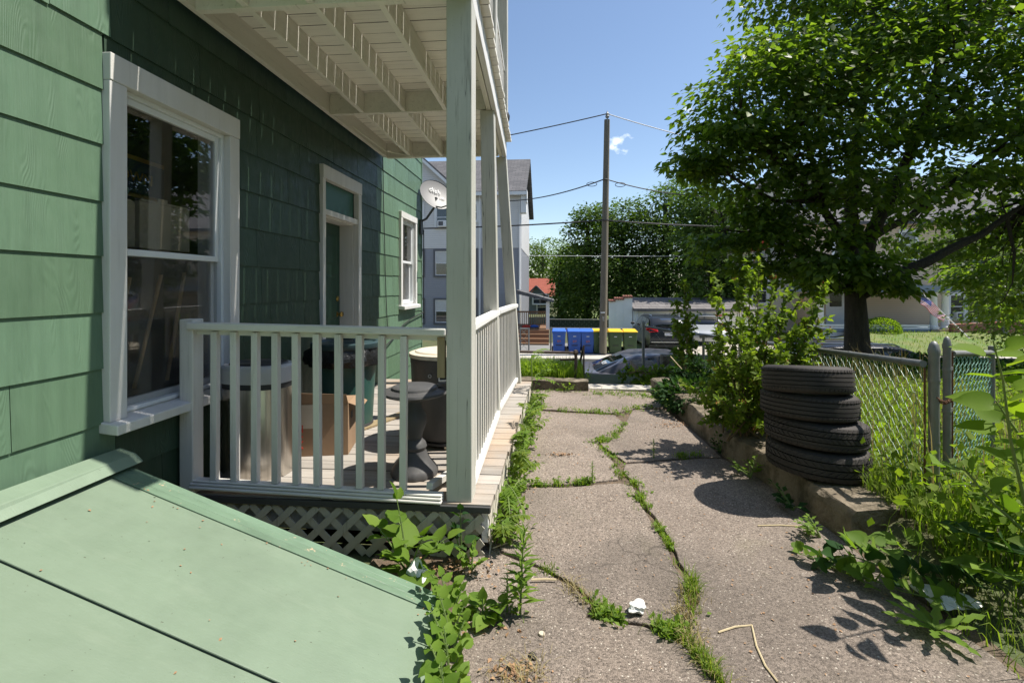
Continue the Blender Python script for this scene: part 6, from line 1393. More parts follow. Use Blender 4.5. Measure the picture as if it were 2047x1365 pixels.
def tree(name, label, base, top, trunk_r, lobes, per, leaf, mat, seed, limbs=None, twigs=0, droop=.5, bark='bark', group=None, shell=.55, spread=.34, clump=26, flat=.45):
    rng = np.random.default_rng(seed); t_ = thing(name, label, 'tree', base, group=group)
    base, top = Vector(base), Vector(top); b = MB()
    tp = curve3(base, base.lerp(top, .5) + Vector((rng.uniform(-.1, .1), rng.uniform(-.1, .1), 0)), top, 9)
    b.tube([base - Vector((0, 0, .2))] + tp, [trunk_r * 1.5] + [trunk_r * (1.18 - .55 * (k / 8) ** .8 + (.3 if k == 0 else 0)) for k in range(9)], 14)
    build(b, 'trunk', MT[bark], t_, smooth=True)
    PP, OO, CC = crown_points(lobes, per, rng, shell, flat, spread, clump)
    anchors = []
    for i, (c, r, k) in enumerate(lobes if limbs is None else []):
        c = Vector(c); f = .35 + .6 * rng.random(); a = base.lerp(top, f); b = MB(); pts = curve3(a, a.lerp(c, .5) + Vector((0, 0, -.15 * (c - a).length * .3)), c, 8)
        b.tube(pts, [trunk_r * (.42 - .34 * j / 7) for j in range(8)], 8); build(b, 'limb', MT[bark], t_, smooth=True); anchors += pts
    for pts, r0, r1 in (limbs or []):
        pts = [Vector(p) for p in pts]; fine = []
        for j in range(len(pts) - 1): fine += [pts[j].lerp(pts[j + 1], s) + Vector((rng.normal() * .02, rng.normal() * .02, rng.normal() * .02)) for s in (0, .5)]
        fine.append(pts[-1]); b = MB(); b.tube(fine, [r0 + (r1 - r0) * j / (len(fine) - 1) for j in range(len(fine))], 9); build(b, 'limb', MT[bark], t_, smooth=True); anchors += fine
    if twigs and anchors:
        A_ = np.array([tuple(a) for a in anchors]); b = MB()
        for c in CC[rng.permutation(len(CC))[:twigs]]:
            j = np.argmin(((A_ - c) ** 2).sum(1)); a, c = Vector(A_[j]), Vector(c); L = (c - a).length
            if L < .15: continue
            b.tube(curve3(a, a.lerp(c, .5) + Vector((rng.normal(), rng.normal(), rng.normal() - .3)) * L * .12, c, 5), [.011 + .008 * L, .011 + .005 * L, .01, .007, .004], 5, False)
        o_ = build(b, 'twigs', MT[bark], t_, smooth=True); o_['kind'] = 'stuff'
    n = len(PP); d = OO + rng.normal(size=(n, 3)) * .45; d[:, 2] = d[:, 2] * .5 - droop * rng.uniform(.2, 1.2, n)
    up = rng.normal(size=(n, 3)) * .45 + np.array([0, 0, 1.0])
    o_ = leaves('crown', PP, d, up, leaf * rng.uniform(.65, 1.25, n), mat, t_); o_['kind'] = 'stuff'; return t_

# ---- the big maple on the right
def lb(u, v, D, r, k=1.0, sq=.8): return (tuple(at(u, v, D)), (r, r, r * sq), k)
ML = [lb(1480, 215, 8.3, .95, 1.0), lb(1560, 165, 8.6, 1.15, 1.2), lb(1430, 300, 8.5, .68, .7), lb(1395, 345, 8.6, .42, .35), lb(1500, 330, 8.7, 1.0, 1.0), lb(1640, 230, 8.4, 1.2, 1.2), lb(1660, 90, 8.8, 1.2, 1.2),
      lb(1760, 20, 8.8, 1.4, 1.4), lb(1800, 170, 8.2, 1.4, 1.3), lb(1930, 60, 8.2, 1.4, 1.3), lb(2010, 200, 7.8, 1.2, 1.1), lb(1900, 300, 8.4, 1.2, 1.0), lb(1720, 360, 8.2, 1.1, 1.0), lb(1600, 400, 8.6, 1.0, .9), lb(1490, 420, 8.9, .75, .6),
      lb(1430, 490, 9.4, .62, .45, .6), lb(1540, 490, 8.8, .75, .7, .6), lb(1505, 540, 9.2, .5, .4, .5), lb(1590, 555, 9.2, .5, .4, .5), lb(1650, 570, 9.0, .4, .3, .5), lb(1650, 520, 8.3, .72, .6, .55), lb(1730, 540, 8.0, .5, .45, .6), lb(1770, 572, 8.6, .38, .3, .6), lb(1830, 440, 9.6, 1.0, .55), lb(1980, 400, 9.2, 1.0, .7), lb(2060, 330, 8.4, 1.2, .9),
      lb(1960, 545, 10.4, .6, .4, .5), lb(2040, 590, 9.8, .9, .8, .7), lb(2080, 480, 9.0, 1.0, .8), lb(1600, -40, 9.6, 1.2, 1.0), lb(1800, -160, 9.2, 1.8, 1.6), lb(2000, -150, 8.8, 1.8, 1.5), lb(1700, 60, 10.6, 1.6, 1.2), lb(1850, 150, 10.8, 1.8, 1.3), lb(2150, 100, 8.5, 1.8, 1.4), lb(2200, -150, 9.0, 2.0, 1.4), lb(2220, 380, 9.2, 1.6, 1.1)]
tb = at(1714, 705, 8.75); tb.z = .1; tt = at(1700, 470, 8.75)
L0 = at(1716, 590, 8.75); L1 = at(1712, 560, 8.75)
limbs = [([L0, at(1770, 560, 8.5), at(1860, 520, 8.4), at(1960, 470, 8.4), at(2060, 400, 8.4)], .14, .03),
         ([L1, at(1740, 470, 8.7), at(1800, 350, 8.7), at(1860, 200, 8.6), at(1890, 60, 8.6)], .15, .03),
         ([L1, at(1690, 480, 8.8), at(1640, 400, 8.8), at(1560, 330, 8.6), at(1480, 250, 8.5)], .11, .02),
         ([L1, at(1700, 420, 8.9), at(1720, 250, 9.2), at(1740, 90, 9.2), at(1760, -60, 9.2)], .13, .03),
         ([L1, at(1660, 520, 9.0), at(1560, 480, 9.0), at(1450, 460, 9.1)], .07, .015),
         ([at(1740, 470, 8.7), at(1820, 430, 8.8), at(1930, 340, 8.7), at(2040, 260, 8.5)], .08, .02),
         ([at(1640, 400, 8.8), at(1550, 400, 8.7), at(1450, 350, 8.6), at(1400, 345, 8.6)], .05, .012),
         ([at(1660, 440, 8.8), at(1600, 250, 8.7), at(1560, 160, 8.6)], .05, .012)]
tree('maple_tree', 'big dark maple with spreading crown filling the upper right', tb, tt, .19, ML, 1430, .143, 'maple_leaf', 21, limbs, 520, .6, clump=46, spread=.25, flat=.34, shell=.35)

# ---- trees across the street
def far_tree(name, label, u, D, zb, lobes, per, leaf, mat, seed, r=.25, **k):
    base = at(u, 600, D); base.z = zb; top = Vector((base.x, base.y, max(c[0][2] for c in lobes) - .5)); return tree(name, label, base, top, r, lobes, per, leaf, mat, seed, None, 0, .3, group='trees across the street', **k)
K = dict(clump=22, spread=.42, shell=.72)
far_tree('light_tree', 'pale green airy tree behind the red roofed cottage', 1085, 70, -1.5, [lb(1070, 525, 70, 3.0), lb(1105, 510, 71, 3.0), lb(1055, 505, 72, 2.4, .7), lb(1120, 560, 69, 2.8), lb(1040, 560, 70, 2.8)], 1500, .34, 'far_leaf_light', 31, **K)
far_tree('young_ailanthus', 'bright leafy tree between cottage and dark maples', 1120, 44, -1.5, [lb(1140, 592, 44, 1.4), lb(1140, 545, 44, 1.6), lb(1138, 622, 43, 1.3), lb(1158, 560, 45, 1.8), lb(1150, 515, 45, 1.4)], 1400, .32, 'far_leaf_light', 32, **K)
far_tree('dark_maple', 'dark rounded maple just left of the utility pole', 1175, 40, -1.5, [lb(1175, 470, 40, 1.7), lb(1165, 530, 39.5, 2.0), lb(1190, 440, 40, 1.5), lb(1168, 590, 39, 1.9), lb(1185, 610, 38, 2.0), lb(1200, 540, 39, 2.0)], 1900, .27, 'far_leaf', 33, **K)
far_tree('dark_maple', 'tall dark maple just right of the utility pole', 1245, 38, -1.5, [lb(1240, 440, 38, 1.9), lb(1225, 480, 37.5, 1.6), lb(1270, 470, 37.5, 2.0), lb(1240, 540, 37, 2.0), lb(1285, 540, 37, 2.0), lb(1230, 590, 36.5, 1.6), lb(1270, 590, 36, 1.8)], 1900, .26, 'far_leaf', 34, **K)
far_tree('dark_maple', 'tallest dark maple beside the big tree crown', 1330, 37, -1.5, [lb(1330, 420, 37, 2.0), lb(1370, 395, 37.5, 2.0), lb(1310, 470, 36.5, 1.9), lb(1350, 490, 36, 2.2), lb(1390, 460, 37, 2.2), lb(1320, 550, 36, 2.0), lb(1370, 560, 35.5, 2.0), lb(1420, 540, 36, 2.2)], 1900, .26, 'far_leaf', 35, **K)
far_tree('dark_maple', 'dark maple between the garage and the cream house', 1425, 29, -1.5, [lb(1400, 405, 29.3, 1.3, .8), lb(1432, 440, 29.2, 1.5), lb(1440, 510, 29, 1.4), lb(1415, 560, 29, 1.2), lb(1455, 565, 29, .9, .7), lb(1395, 480, 29.4, 1.3)], 1500, .27, 'far_leaf', 36, **K)
far_tree('back_tree', 'leafy tree rising behind the beige house roof', 1900, 44, -1.5, [lb(1800, 440, 44, 3), lb(1950, 420, 44, 3.5), lb(2060, 440, 44, 3.5), lb(1700, 470, 44, 2.5)], 1100, .38, 'far_leaf_light', 37, **K)
far_tree('side_tree', 'leafy tree at the right edge beyond the gate', 2120, 15, 0.1, [lb(2040, 640, 15, 1.1), lb(2090, 560, 15, 1.6), lb(2140, 480, 15.5, 1.8), lb(2020, 600, 15, .7, .6), lb(1935, 520, 14, .9, .8), lb(1995, 555, 14, .9, .8), lb(1890, 495, 14, .6, .5), lb(2040, 500, 14, 1.0, .8)], 1500, .14, 'far_leaf_light', 38, r=.16, **K)
# dense far wood closing the view behind the houses
rng = np.random.default_rng(40); wl = []
for i in range(46):
    x = rng.uniform(-60, 130); wl.append(((x, rng.uniform(75, 95), rng.uniform(1, 3.5)), (5, 4, 3.4), 1.0))
P_, O_, _ = crown_points(wl, 420, rng, .6, .6, .6, 24)
o = leaves('far_wood', P_, O_ + rng.normal(size=P_.shape) * .5, rng.normal(size=P_.shape) * .5 + [0, 0, 1], .7 * rng.uniform(.7, 1.3, len(P_)), 'far_leaf', None); tag(o, 'far wood beyond the houses', 'wood', kind='stuff')
# clipped round bush on the lawn
rng = np.random.default_rng(41); c = at(1762, 660, 24.6); rb_ = thing('round_bush', 'clipped round light green bush before the far porch', 'bush', (c.x, c.y, -1.1))
d = rdir(2600, rng, .1); P_ = np.array(c) + d * np.array([.85, .7, .62]) * rng.uniform(.85, 1.02, (2600, 1)); leaves('foliage', P_, d + rng.normal(size=d.shape) * .4, rng.normal(size=d.shape) * .4 + d, .10, 'bright_leaf', rb_)
b = MB(); b.tube([(c.x, c.y, -1.2), (c.x, c.y, c.z)], .08, 8); build(b, 'stem', MT['twig'], rb_)
# ---- unseen trees added at the right and behind to keep skylight off the porch
for i, (x, y, h, lab) in enumerate(((10.5, 3.5, 9.0, 'tall sky-blocking tree added right of the gate, out of view'), (11.0, -1.5, 9.5, 'tall sky-blocking tree added beside the camera, out of view'), (10.0, -6.5, 9.0, 'tall sky-blocking tree added behind the camera, out of view'), (5.0, -12.0, 9.0, 'sky-blocking tree added far behind the camera, out of view'), (0.0, -14.0, 9.0, 'sky-blocking tree added behind the green house end, out of view'), (-5.5, -13.5, 9.0, 'sky-blocking tree added beyond the cellar side, out of view'))):
    rg = np.random.default_rng(60 + i); lo = [((x + rg.uniform(-1, 1), y + dy, z_), (2.0, 2.2, 1.7), 1.0) for dy in (-2, 0, 2) for z_ in (2.4, 4.6, 6.8)] + [((x, y, h - 1.2), (1.8, 2.0, 1.4), 1.0)]
    tree('sky_block_tree', lab, (x, y, .1), (x, y, h - 2), .22, lo, 620, .26, 'far_leaf', 60 + i, None, 0, .3, shell=.5, clump=22, spread=.42)

# ---- grasses
def blades(name, P, H, mat, parent, rng, lean=.35, w=.006):
    P = np.asarray(P, float); n = len(P); H = np.broadcast_to(np.asarray(H, float), (n,)); a = rng.uniform(0, 2 * np.pi, n); L = np.stack([np.cos(a), np.sin(a), np.zeros(n)], 1); S_ = np.stack([-np.sin(a), np.cos(a), np.zeros(n)], 1)
    b_ = rng.uniform(.1, 1.0, n) * lean; W_ = w * rng.uniform(.7, 1.3, n); V = np.zeros((n, 7, 3))
    for j, (t_, ww) in enumerate(((0, 1.0), (.4, .9), (.75, .6))):
        c = P + L * (b_ * H * t_ * t_)[:, None]; c[:, 2] += H * t_ * (1 - .25 * b_ * t_); V[:, 2 * j] = c - S_ * (W_ * ww / 2)[:, None]; V[:, 2 * j + 1] = c + S_ * (W_ * ww / 2)[:, None]
    c = P + L * (b_ * H * 1.1)[:, None]; c[:, 2] += H * (1 - .4 * b_); V[:, 6] = c
    base = (np.arange(n) * 7)[:, None]; q = np.concatenate([base + np.array([0, 1, 3, 2]), base + np.array([2, 3, 5, 4])]); t_ = base + np.array([4, 5, 6])
    o_ = np_mesh(name, V.reshape(-1, 3), q, MT[mat], parent, False, t_); return o_
def path_pts(px, n, width, rng, z=0.0):
    pts = [on_z(u, v, 0) for u, v in px]; L = [0]
    for i in range(1, len(pts)): L.append(L[-1] + (pts[i] - pts[i - 1]).length)
    s_ = rng.uniform(0, L[-1], n); P_ = np.zeros((n, 3))
    for k in range(n):
        i = max(j for j in range(len(L) - 1) if L[j] <= s_[k]); f = (s_[k] - L[i]) / max(1e-6, L[i + 1] - L[i]); p = pts[i].lerp(pts[i + 1], f); P_[k] = (p.x, p.y, z)
    return P_ + np.concatenate([rng.normal(size=(n, 2)) * width, np.zeros((n, 1))], 1)
rng = np.random.default_rng(70)
gP, gH, wP = [], [], []
def crack(px, n, width, h, broad=0.25):
    P_ = path_pts(px, n, width, rng, -.012); cl_ = np.sin(P_[:, 0] * 31 + P_[:, 1] * 17) + np.sin(P_[:, 0] * 13 - P_[:, 1] * 29) + rng.normal(size=n) * .6; P_ = P_[cl_ > .15]; n = len(P_); k = int(n * broad); gP.append(P_[k:]); gH.append(h * rng.uniform(.4, 1.3, n - k)); wP.append((P_[:k], h))
crack([(1246, 846), (1229, 872), (1195, 886), (1221, 911), (1239, 942), (1238, 958)], 1000, .035, .055, .4)
crack([(1190, 884), (1225, 872)], 500, .04, .06, .5)
crack([(1240, 960), (1268, 966), (1284, 1008), (1290, 1018)], 700, .03, .065, .3)
crack([(1300, 1030), (1320, 1060), (1337, 1090), (1350, 1123)], 700, .013, .055, .15)
crack([(1377, 1165), (1390, 1203), (1386, 1225)], 700, .022, .10, .1)
crack([(1372, 1283), (1405, 1325), (1430, 1355), (1445, 1375)], 650, .014, .07, .05)
crack([(1182, 1203), (1213, 1238), (1288, 1248), (1340, 1268), (1372, 1245)], 1300, .026, .06, .5)
crack([(1089, 1137), (1125, 1160)], 300, .016, .05, .1)
crack([(1044, 970), (1090, 966), (1120, 966)], 450, .03, .05, .3); crack([(1140, 966), (1190, 962)], 380, .025, .05, .35)
crack([(1052, 812), (1090, 815)], 200, .04, .07, .4); crack([(1115, 821), (1170, 823), (1230, 826), (1266, 818)], 900, .05, .075, .5); crack([(1266, 818), (1310, 814)], 350, .05, .07, .5)
crack([(1355, 915), (1394, 912)], 320, .025, .06, .3); crack([(1180, 788), (1290, 790), (1310, 800)], 1500, .09, .08, .5); crack([(1060, 784), (1170, 781)], 350, .04, .06, .5)
crack([(930, 1237), (1040, 1236)], 350, .03, .06, .4)
o = blades('crack_grass', np.concatenate(gP), np.concatenate(gH), 'grass_blade', None, rng, .8, .0045); tag(o, 'short grass growing along the cracks of the driveway', 'grass', kind='stuff')
Pq = np.concatenate([w[0] for w in wP]); n = len(Pq); Pq = Pq + np.concatenate([np.zeros((n, 2)), rng.uniform(.004, .04, (n, 1))], 1)
d = rdir(n, rng, .35); o = leaves('crack_weeds', Pq, d, rng.normal(size=(n, 3)) * .3 + [0, 0, 1], rng.uniform(.018, .04, n), 'weed_leaf', None); tag(o, 'low leafy weeds growing along the cracks of the driveway', 'weeds', kind='stuff')
dP = np.concatenate([path_pts(px, k, w_, rng, -.006) for px, k, w_ in (([(1365, 1240), (1380, 1180)], 160, .03), ([(1390, 1290), (1372, 1250)], 100, .03), ([(1372, 1283), (1440, 1365)], 140, .02), ([(1000, 1360), (1080, 1340)], 160, .05), ([(1130, 1165), (1180, 1210)], 90, .02))])
o = blades('dry_crack_grass', dP, rng.uniform(.03, .08, len(dP)), 'dry_grass', None, rng, 1.3, .003); tag(o, 'dry straw coloured grass in the near cracks', 'grass', kind='stuff')

# lush yard beyond the fence
n = 26000; X_ = rng.uniform(1.95, 8.5, n); Y_ = 2.55 + 6.8 * rng.uniform(0, 1, n) ** 1.25; keep = (X_ > 2.0 + .05 * (Y_ - 2.6)); X_, Y_ = X_[keep], Y_[keep]; P_ = np.stack([X_, Y_, gz(X_, Y_) - .01], 1)
o = blades('yard_grass', P_, rng.uniform(.12, .34, len(P_)) * (1 - .35 * sstep(5, 8, X_)) * (1 - .65 * sstep(5, 7.5, Y_)), 'grass_blade', None, rng, .7, .009); tag(o, 'overgrown bright grass in the yard beyond the fence', 'grass', kind='stuff')
n = 15000; X_ = rng.uniform(2.0, 7.5, n); Y_ = 2.6 + 6.6 * rng.uniform(0, 1, n) ** 1.3; P_ = np.stack([X_, Y_, gz(X_, Y_) + rng.uniform(.05, .26, n) * (1 - .7 * sstep(5, 7.5, Y_))], 1)
o = leaves('yard_weeds', P_, rdir(n, rng, .1), rng.normal(size=(n, 3)) * .4 + [0, 0, 1], rng.uniform(.03, .075, n), 'bright_leaf', None); tag(o, 'leafy weeds filling the yard beyond the fence', 'weeds', kind='stuff')
n = 500; X_ = rng.uniform(2.05, 4.5, n); Y_ = rng.uniform(2.9, 6.5, n); P_ = np.stack([X_, Y_, gz(X_, Y_)], 1)
o = blades('seed_grass', P_, rng.uniform(.4, .75, n), 'dry_grass', None, rng, .35, .006); tag(o, 'tall straw coloured seed grass behind the fence', 'grass', kind='stuff')
# grass at the foot of the fence post and tyres, and in the gateway
n = 1600; X_ = np.concatenate([rng.uniform(1.98, 2.25, n // 2), rng.uniform(1.75, 3.4, n // 2)]); Y_ = np.concatenate([rng.uniform(2.62, 3.6, n // 2), rng.uniform(1.9, 2.75, n // 2)]); P_ = np.stack([X_, Y_, np.maximum(gz(X_, Y_), np.where((X_ < 2.1) & (Y_ > 2.7), .19, -1)) - .005], 1)
o = blades('gateway_grass', P_, rng.uniform(.06, .22, n), 'grass_blade', None, rng, .9, .005); tag(o, 'grass tufts round the gate post and kerb end', 'grass', kind='stuff')
# tall grass patch at the end of the driveway
n = 5200; X_ = rng.uniform(-1.4, .48, n); Y_ = rng.uniform(7.42, 8.6, n); P_ = np.stack([X_, Y_, np.full(n, -.0)], 1)
o = blades('tall_grass', P_, rng.uniform(.15, .33, n), 'lush_grass', None, rng, .5, .009); tag(o, 'sunlit tall grass patch at the end of the driveway', 'grass', kind='stuff')
n = 1800; X_ = rng.uniform(-1.0, .1, n); Y_ = rng.uniform(7.45, 8.1, n); P_ = np.stack([X_, Y_, rng.uniform(.08, .24, n)], 1)
o = leaves('patch_weeds', P_, rdir(n, rng, .2), rng.normal(size=(n, 3)) * .4 + [0, 0, 1], rng.uniform(.03, .07, n), 'bright_leaf', None); tag(o, 'leafy weeds mixed into the tall grass patch', 'weeds', kind='stuff')
# far lawn fringe
n = 4000; a_, c_ = at(1262, 690, 21.7), at(2060, 690, 21.7); X_ = rng.uniform(15, 30, n); Y_ = rng.uniform(21.7, 26, n); P_ = np.stack([X_, Y_, -1.42 + .62 * sstep(21.6, 26.5, Y_)], 1)
o = blades('lawn_grass', P_, rng.uniform(.06, .16, n), 'grass_blade', None, rng, .6, .02); tag(o, 'rough grass on the lawn across the street', 'grass', kind='stuff')

# ---- single plants
def plant(name, label, loc, cat='weed', group=None): return thing(name, label, cat, loc, group=group)
def horseweed(label, base, h, seed, lean=(0, 0)):
    rg = np.random.default_rng(seed); base = Vector(base); t_ = plant('horseweed', label, base, group='upright weeds on the driveway'); top = base + Vector((lean[0], lean[1], h))
    pts = curve3(base, base.lerp(top, .5) + Vector((lean[0] * -.3, 0, 0)), top, 7); b = MB(); b.tube(pts, [.006 * (1 - .6 * k / 6) for k in range(7)], 6); build(b, 'stem', MT['stem_green'], t_, smooth=True)
    n = int(48 * max(.5, h / .3)); P_, D_, sz = [], [], []
    for k in range(n):
        f = .12 + .88 * k / n; i = min(5, int(f * 6)); p = pts[i].lerp(pts[i + 1], f * 6 - i); a = k * 2.4 + rg.uniform(-.3, .3); up_ = .35 + 1.1 * max(0, f - .6) / .4
        P_.append(tuple(p)); D_.append((math.cos(a), math.sin(a), up_)); sz.append((.085 if f < .85 else .055) * h / .32 * (1.0 - .35 * f) * rg.uniform(.8, 1.2))
    leaves('foliage', P_, D_, np.tile([0, 0, 1.0], (n, 1)), sz, 'weed_leaf', t_, LANCE, wid=1.1); return t_
horseweed('tallest narrow-leaved weed standing beside the near driveway crack', on_z(1040, 1228), .40, 1, (.02, .0))
horseweed('small narrow-leaved weed just left of the tallest one', on_z(1014, 1222), .17, 2)
horseweed('narrow-leaved weed in the middle cross crack', on_z(1184, 964), .16, 3)
horseweed('narrow-leaved weed alone on the right driveway slab', on_z(1307, 915), .17, 4)
horseweed('small weed by the porch end in the far crack', on_z(1082, 810), .12, 5)
def broad(name, label, base, stems, lsz, seed, mat='weed_leaf', nl=9, shape=HEART, lean=.5, stem_mat='stem_green', pair=False, cat='weed', group=None, up=.25):
    """a plant of a few leafy stems; stems: list of end points relative to the base"""
    rg = np.random.default_rng(seed); base = Vector(base); t_ = plant(name, label, base, cat, group); P_, D_, U_, sz = [], [], [], []; b = MB()
    for e in stems:
        e = base + Vector(e); mid = base.lerp(e, .5) + Vector((0, 0, .15 * (e - base).length)); pts = curve3(base, mid, e, 9); b.tube(pts, [max(.0016, .006 * (1 - .75 * k / 8)) * (1 + (e - base).length * .4) for k in range(9)], 5)
        for k in range(nl):
            f = .22 + .78 * (k + rg.uniform(0, .5)) / nl; f = min(f, 1); i = min(7, int(f * 8)); p = pts[i].lerp(pts[i + 1], f * 8 - i); d = (pts[i + 1] - pts[i]).normalized()
            a = (k % 2) * math.pi + rg.uniform(-.6, .6); s_ = d.cross(Vector((0, 0, 1))); s_ = s_.normalized() if s_.length > .1 else Vector((1, 0, 0)); o_ = s_ * math.cos(a) + d.cross(s_) * math.sin(a) * .6
            dd = (o_ + d * .45 + Vector((0, 0, rg.uniform(-.35, .35)))).normalized(); size_ = lsz * rg.uniform(.65, 1.2) * (1.1 - .5 * f); st_ = size_ * .28
            P_.append(tuple(p + dd * st_)); D_.append(tuple(dd)); U_.append((rg.normal() * .3, rg.normal() * .3, 1)); sz.append(size_); b.tube([p, p + dd * st_], .0018, 4, False)
        P_.append(tuple(e)); D_.append(tuple((pts[-1] - pts[-2]).normalized())); U_.append((0, 0, 1)); sz.append(lsz * .6)
    o_ = build(b, 'stem', MT[stem_mat], t_, smooth=True); leaves('foliage', P_, D_, U_, sz, mat, t_, shape, True); return t_
# mulberry seedling by the lattice, between hatch and porch
broad('mulberry_seedling', 'large-leaved seedling between the cellar hatch and the lattice', (-.74, 2.42, .0), [(-.06, -.02, .42), (.1, -.06, .26), (-.18, .02, .25), (.20, .03, .20), (-.02, -.1, .14)], .15, 81, 'weed_leaf', 5, lean=.4)
broad('lattice_seedling', 'small seedling growing through the lattice near the corner post', (-.50, 2.60, .0), [(.0, -.03, .29), (-.04, -.03, .2)], .07, 82, 'dark_weed', 6)
broad('corner_weed', 'small pale weed at the foot of the lattice corner', (-.43, 2.50, .0), [(.02, 0, .16), (-.06, -.02, .12), (.07, -.03, .08)], .055, 83, 'weed_leaf', 7)
vine_pts = [(-.50, 2.22), (-.46, 2.1), (-.43, 2.0), (-.41, 1.9), (-.39, 1.8), (-.37, 1.7), (-.36, 1.6), (-.34, 1.5)]
for i, (x, y) in enumerate(vine_pts):
    broad('hatch_vine', ('leafy vine shoot at the far corner of the cellar hatch', 'second vine shoot from the far corner of the cellar hatch', 'third vine shoot along the lower edge of the cellar hatch', 'fourth vine shoot along the lower edge of the cellar hatch', 'fifth vine shoot along the lower edge of the cellar hatch', 'sixth vine shoot along the lower edge of the cellar hatch', 'vine shoot at the hatch edge near the picture bottom', 'vine shoot at the hatch edge below the picture bottom')[i], (x, y, 0), [(-.05 + random.uniform(-.04, .04), random.uniform(-.08, .04), .20), (.05, random.uniform(-.06, .06), .13), (-.02, -.07, .10)], .068, 90 + i, 'weed_leaf', 6, group='vine shoots along the cellar hatch')
broad('crack_broadleaf', 'broad-leaved weed left of the tall narrow-leaved weed', on_z(965, 1236), [(.0, 0, .09), (.09, 0, .07), (-.08, .02, .07), (.04, -.05, .05)], .085, 99, 'weed_leaf', 4)
# tree-of-heaven seedlings along the deck side
def pinnate(label, base, fronds, seed, mat='weed_leaf', ls=.075, name='ailanthus_seedling', group='feathery seedlings along the porch side'):
    rg = np.random.default_rng(seed); base = Vector(base); t_ = plant(name, label, base, group=group); P_, D_, U_, sz = [], [], [], []; b = MB()
    for (h0, e) in fronds:
        a = base + Vector((0, 0, h0)); e = base + Vector(e); mid = a.lerp(e, .5) + Vector((0, 0, .22 * (e - a).length)); pts = curve3(a, mid, e, 9); b.tube(pts, [.003] * 8 + [.001], 5)
        n = 8
        for k in range(n):
            f = .2 + .8 * k / n; i = min(7, int(f * 8)); p = pts[i].lerp(pts[i + 1], f * 8 - i); d = (pts[i + 1] - pts[i]).normalized(); s_ = d.cross(Vector((0, 0, 1))).normalized()
            for sg in (-1, 1):
                P_.append(tuple(p)); D_.append(tuple((s_ * sg + d * .4 + Vector((0, 0, -.15 + rg.normal() * .1))).normalized())); U_.append((0, 0, 1)); sz.append(ls * (1.15 - .5 * f) * rg.uniform(.8, 1.2))
        P_.append(tuple(e)); D_.append(tuple((pts[-1] - pts[-2]).normalized())); U_.append((0, 0, 1)); sz.append(ls * .7)
    b.tube([base, base + Vector((0, 0, max(f[0] for f in fronds)))], .005, 6); build(b, 'stem', MT['stem_green'], t_, smooth=True)
    leaves('foliage', P_, D_, U_, sz, mat, t_, OV, True, .75); return t_
rg = random.Random(12)
labs = ['nearest feathery seedling at the porch corner', 'second feathery seedling from the porch corner', 'third feathery seedling from the porch corner', 'feathery seedling at the middle post of the porch side', 'feathery seedling just beyond the middle post', 'feathery seedling before the far post of the porch', 'feathery seedling at the far post of the porch', 'tall feathery seedling climbing the far porch railing']
for i, (y, h) in enumerate(((2.85, .16), (3.15, .24), (3.5, .34), (3.95, .42), (4.35, .45), (4.8, .36), (5.3, .32), (5.6, .75))):
    x = xo(y) + .035; fr = []
    for k in range(5): a = rg.uniform(-1.9, 1.2); L = rg.uniform(.13, .25) * (.8 + h); fr.append((h * rg.uniform(.35, 1), (abs(math.cos(a)) * L * .8 + .01, math.sin(a) * L, h * rg.uniform(.5, 1.05))))
    pinnate(labs[i], (x, y, -.02), fr, 110 + i, 'weed_leaf' if i % 2 else 'shrub_leaf', .07)
n = 1100; Y_ = rng.uniform(2.72, 6.2, n); X_ = np.array([xo(y) for y in Y_]) + np.abs(rng.normal(size=n)) * .07 + .0; P_ = np.stack([X_, Y_, rng.uniform(.0, .16, n) * np.exp(-(X_ + .3) * 1.5)], 1)
o = leaves('porch_side_weeds', P_, rdir(n, rng, .2), rng.normal(size=(n, 3)) * .4 + [0, 0, 1], rng.uniform(.025, .06, n), 'weed_leaf', None); tag(o, 'strip of low weeds along the porch side', 'weeds', kind='stuff')
# weeds at the foot of the kerb wall
klabs = ['clump of weeds at the kerb foot beside the tyres', 'small weed clump at the near end of the kerb foot', 'leafy weed trailing at the kerb foot left of the tyres', 'weed clump at the kerb foot near the middle crack', 'bright weed clump at the kerb foot before the shrub', 'weed clump at the far end of the kerb foot']
for i, (u, v, s_) in enumerate(((1585, 1020, 1.2), (1640, 1075, .9), (1500, 955, 1.2), (1440, 905, 1.0), (1352, 822, 1.0), (1322, 796, 1.0))):
    broad('kerb_weed', klabs[i], on_z(u, v), [(rg.uniform(-.15, .05) * s_, rg.uniform(-.12, .12) * s_, rg.uniform(.05, .16) * s_) for k in range(5)], .06 * s_, 130 + i, 'dark_weed' if i in (0, 3) else 'weed_leaf', 6, shape=OV, group='weeds at the kerb foot')
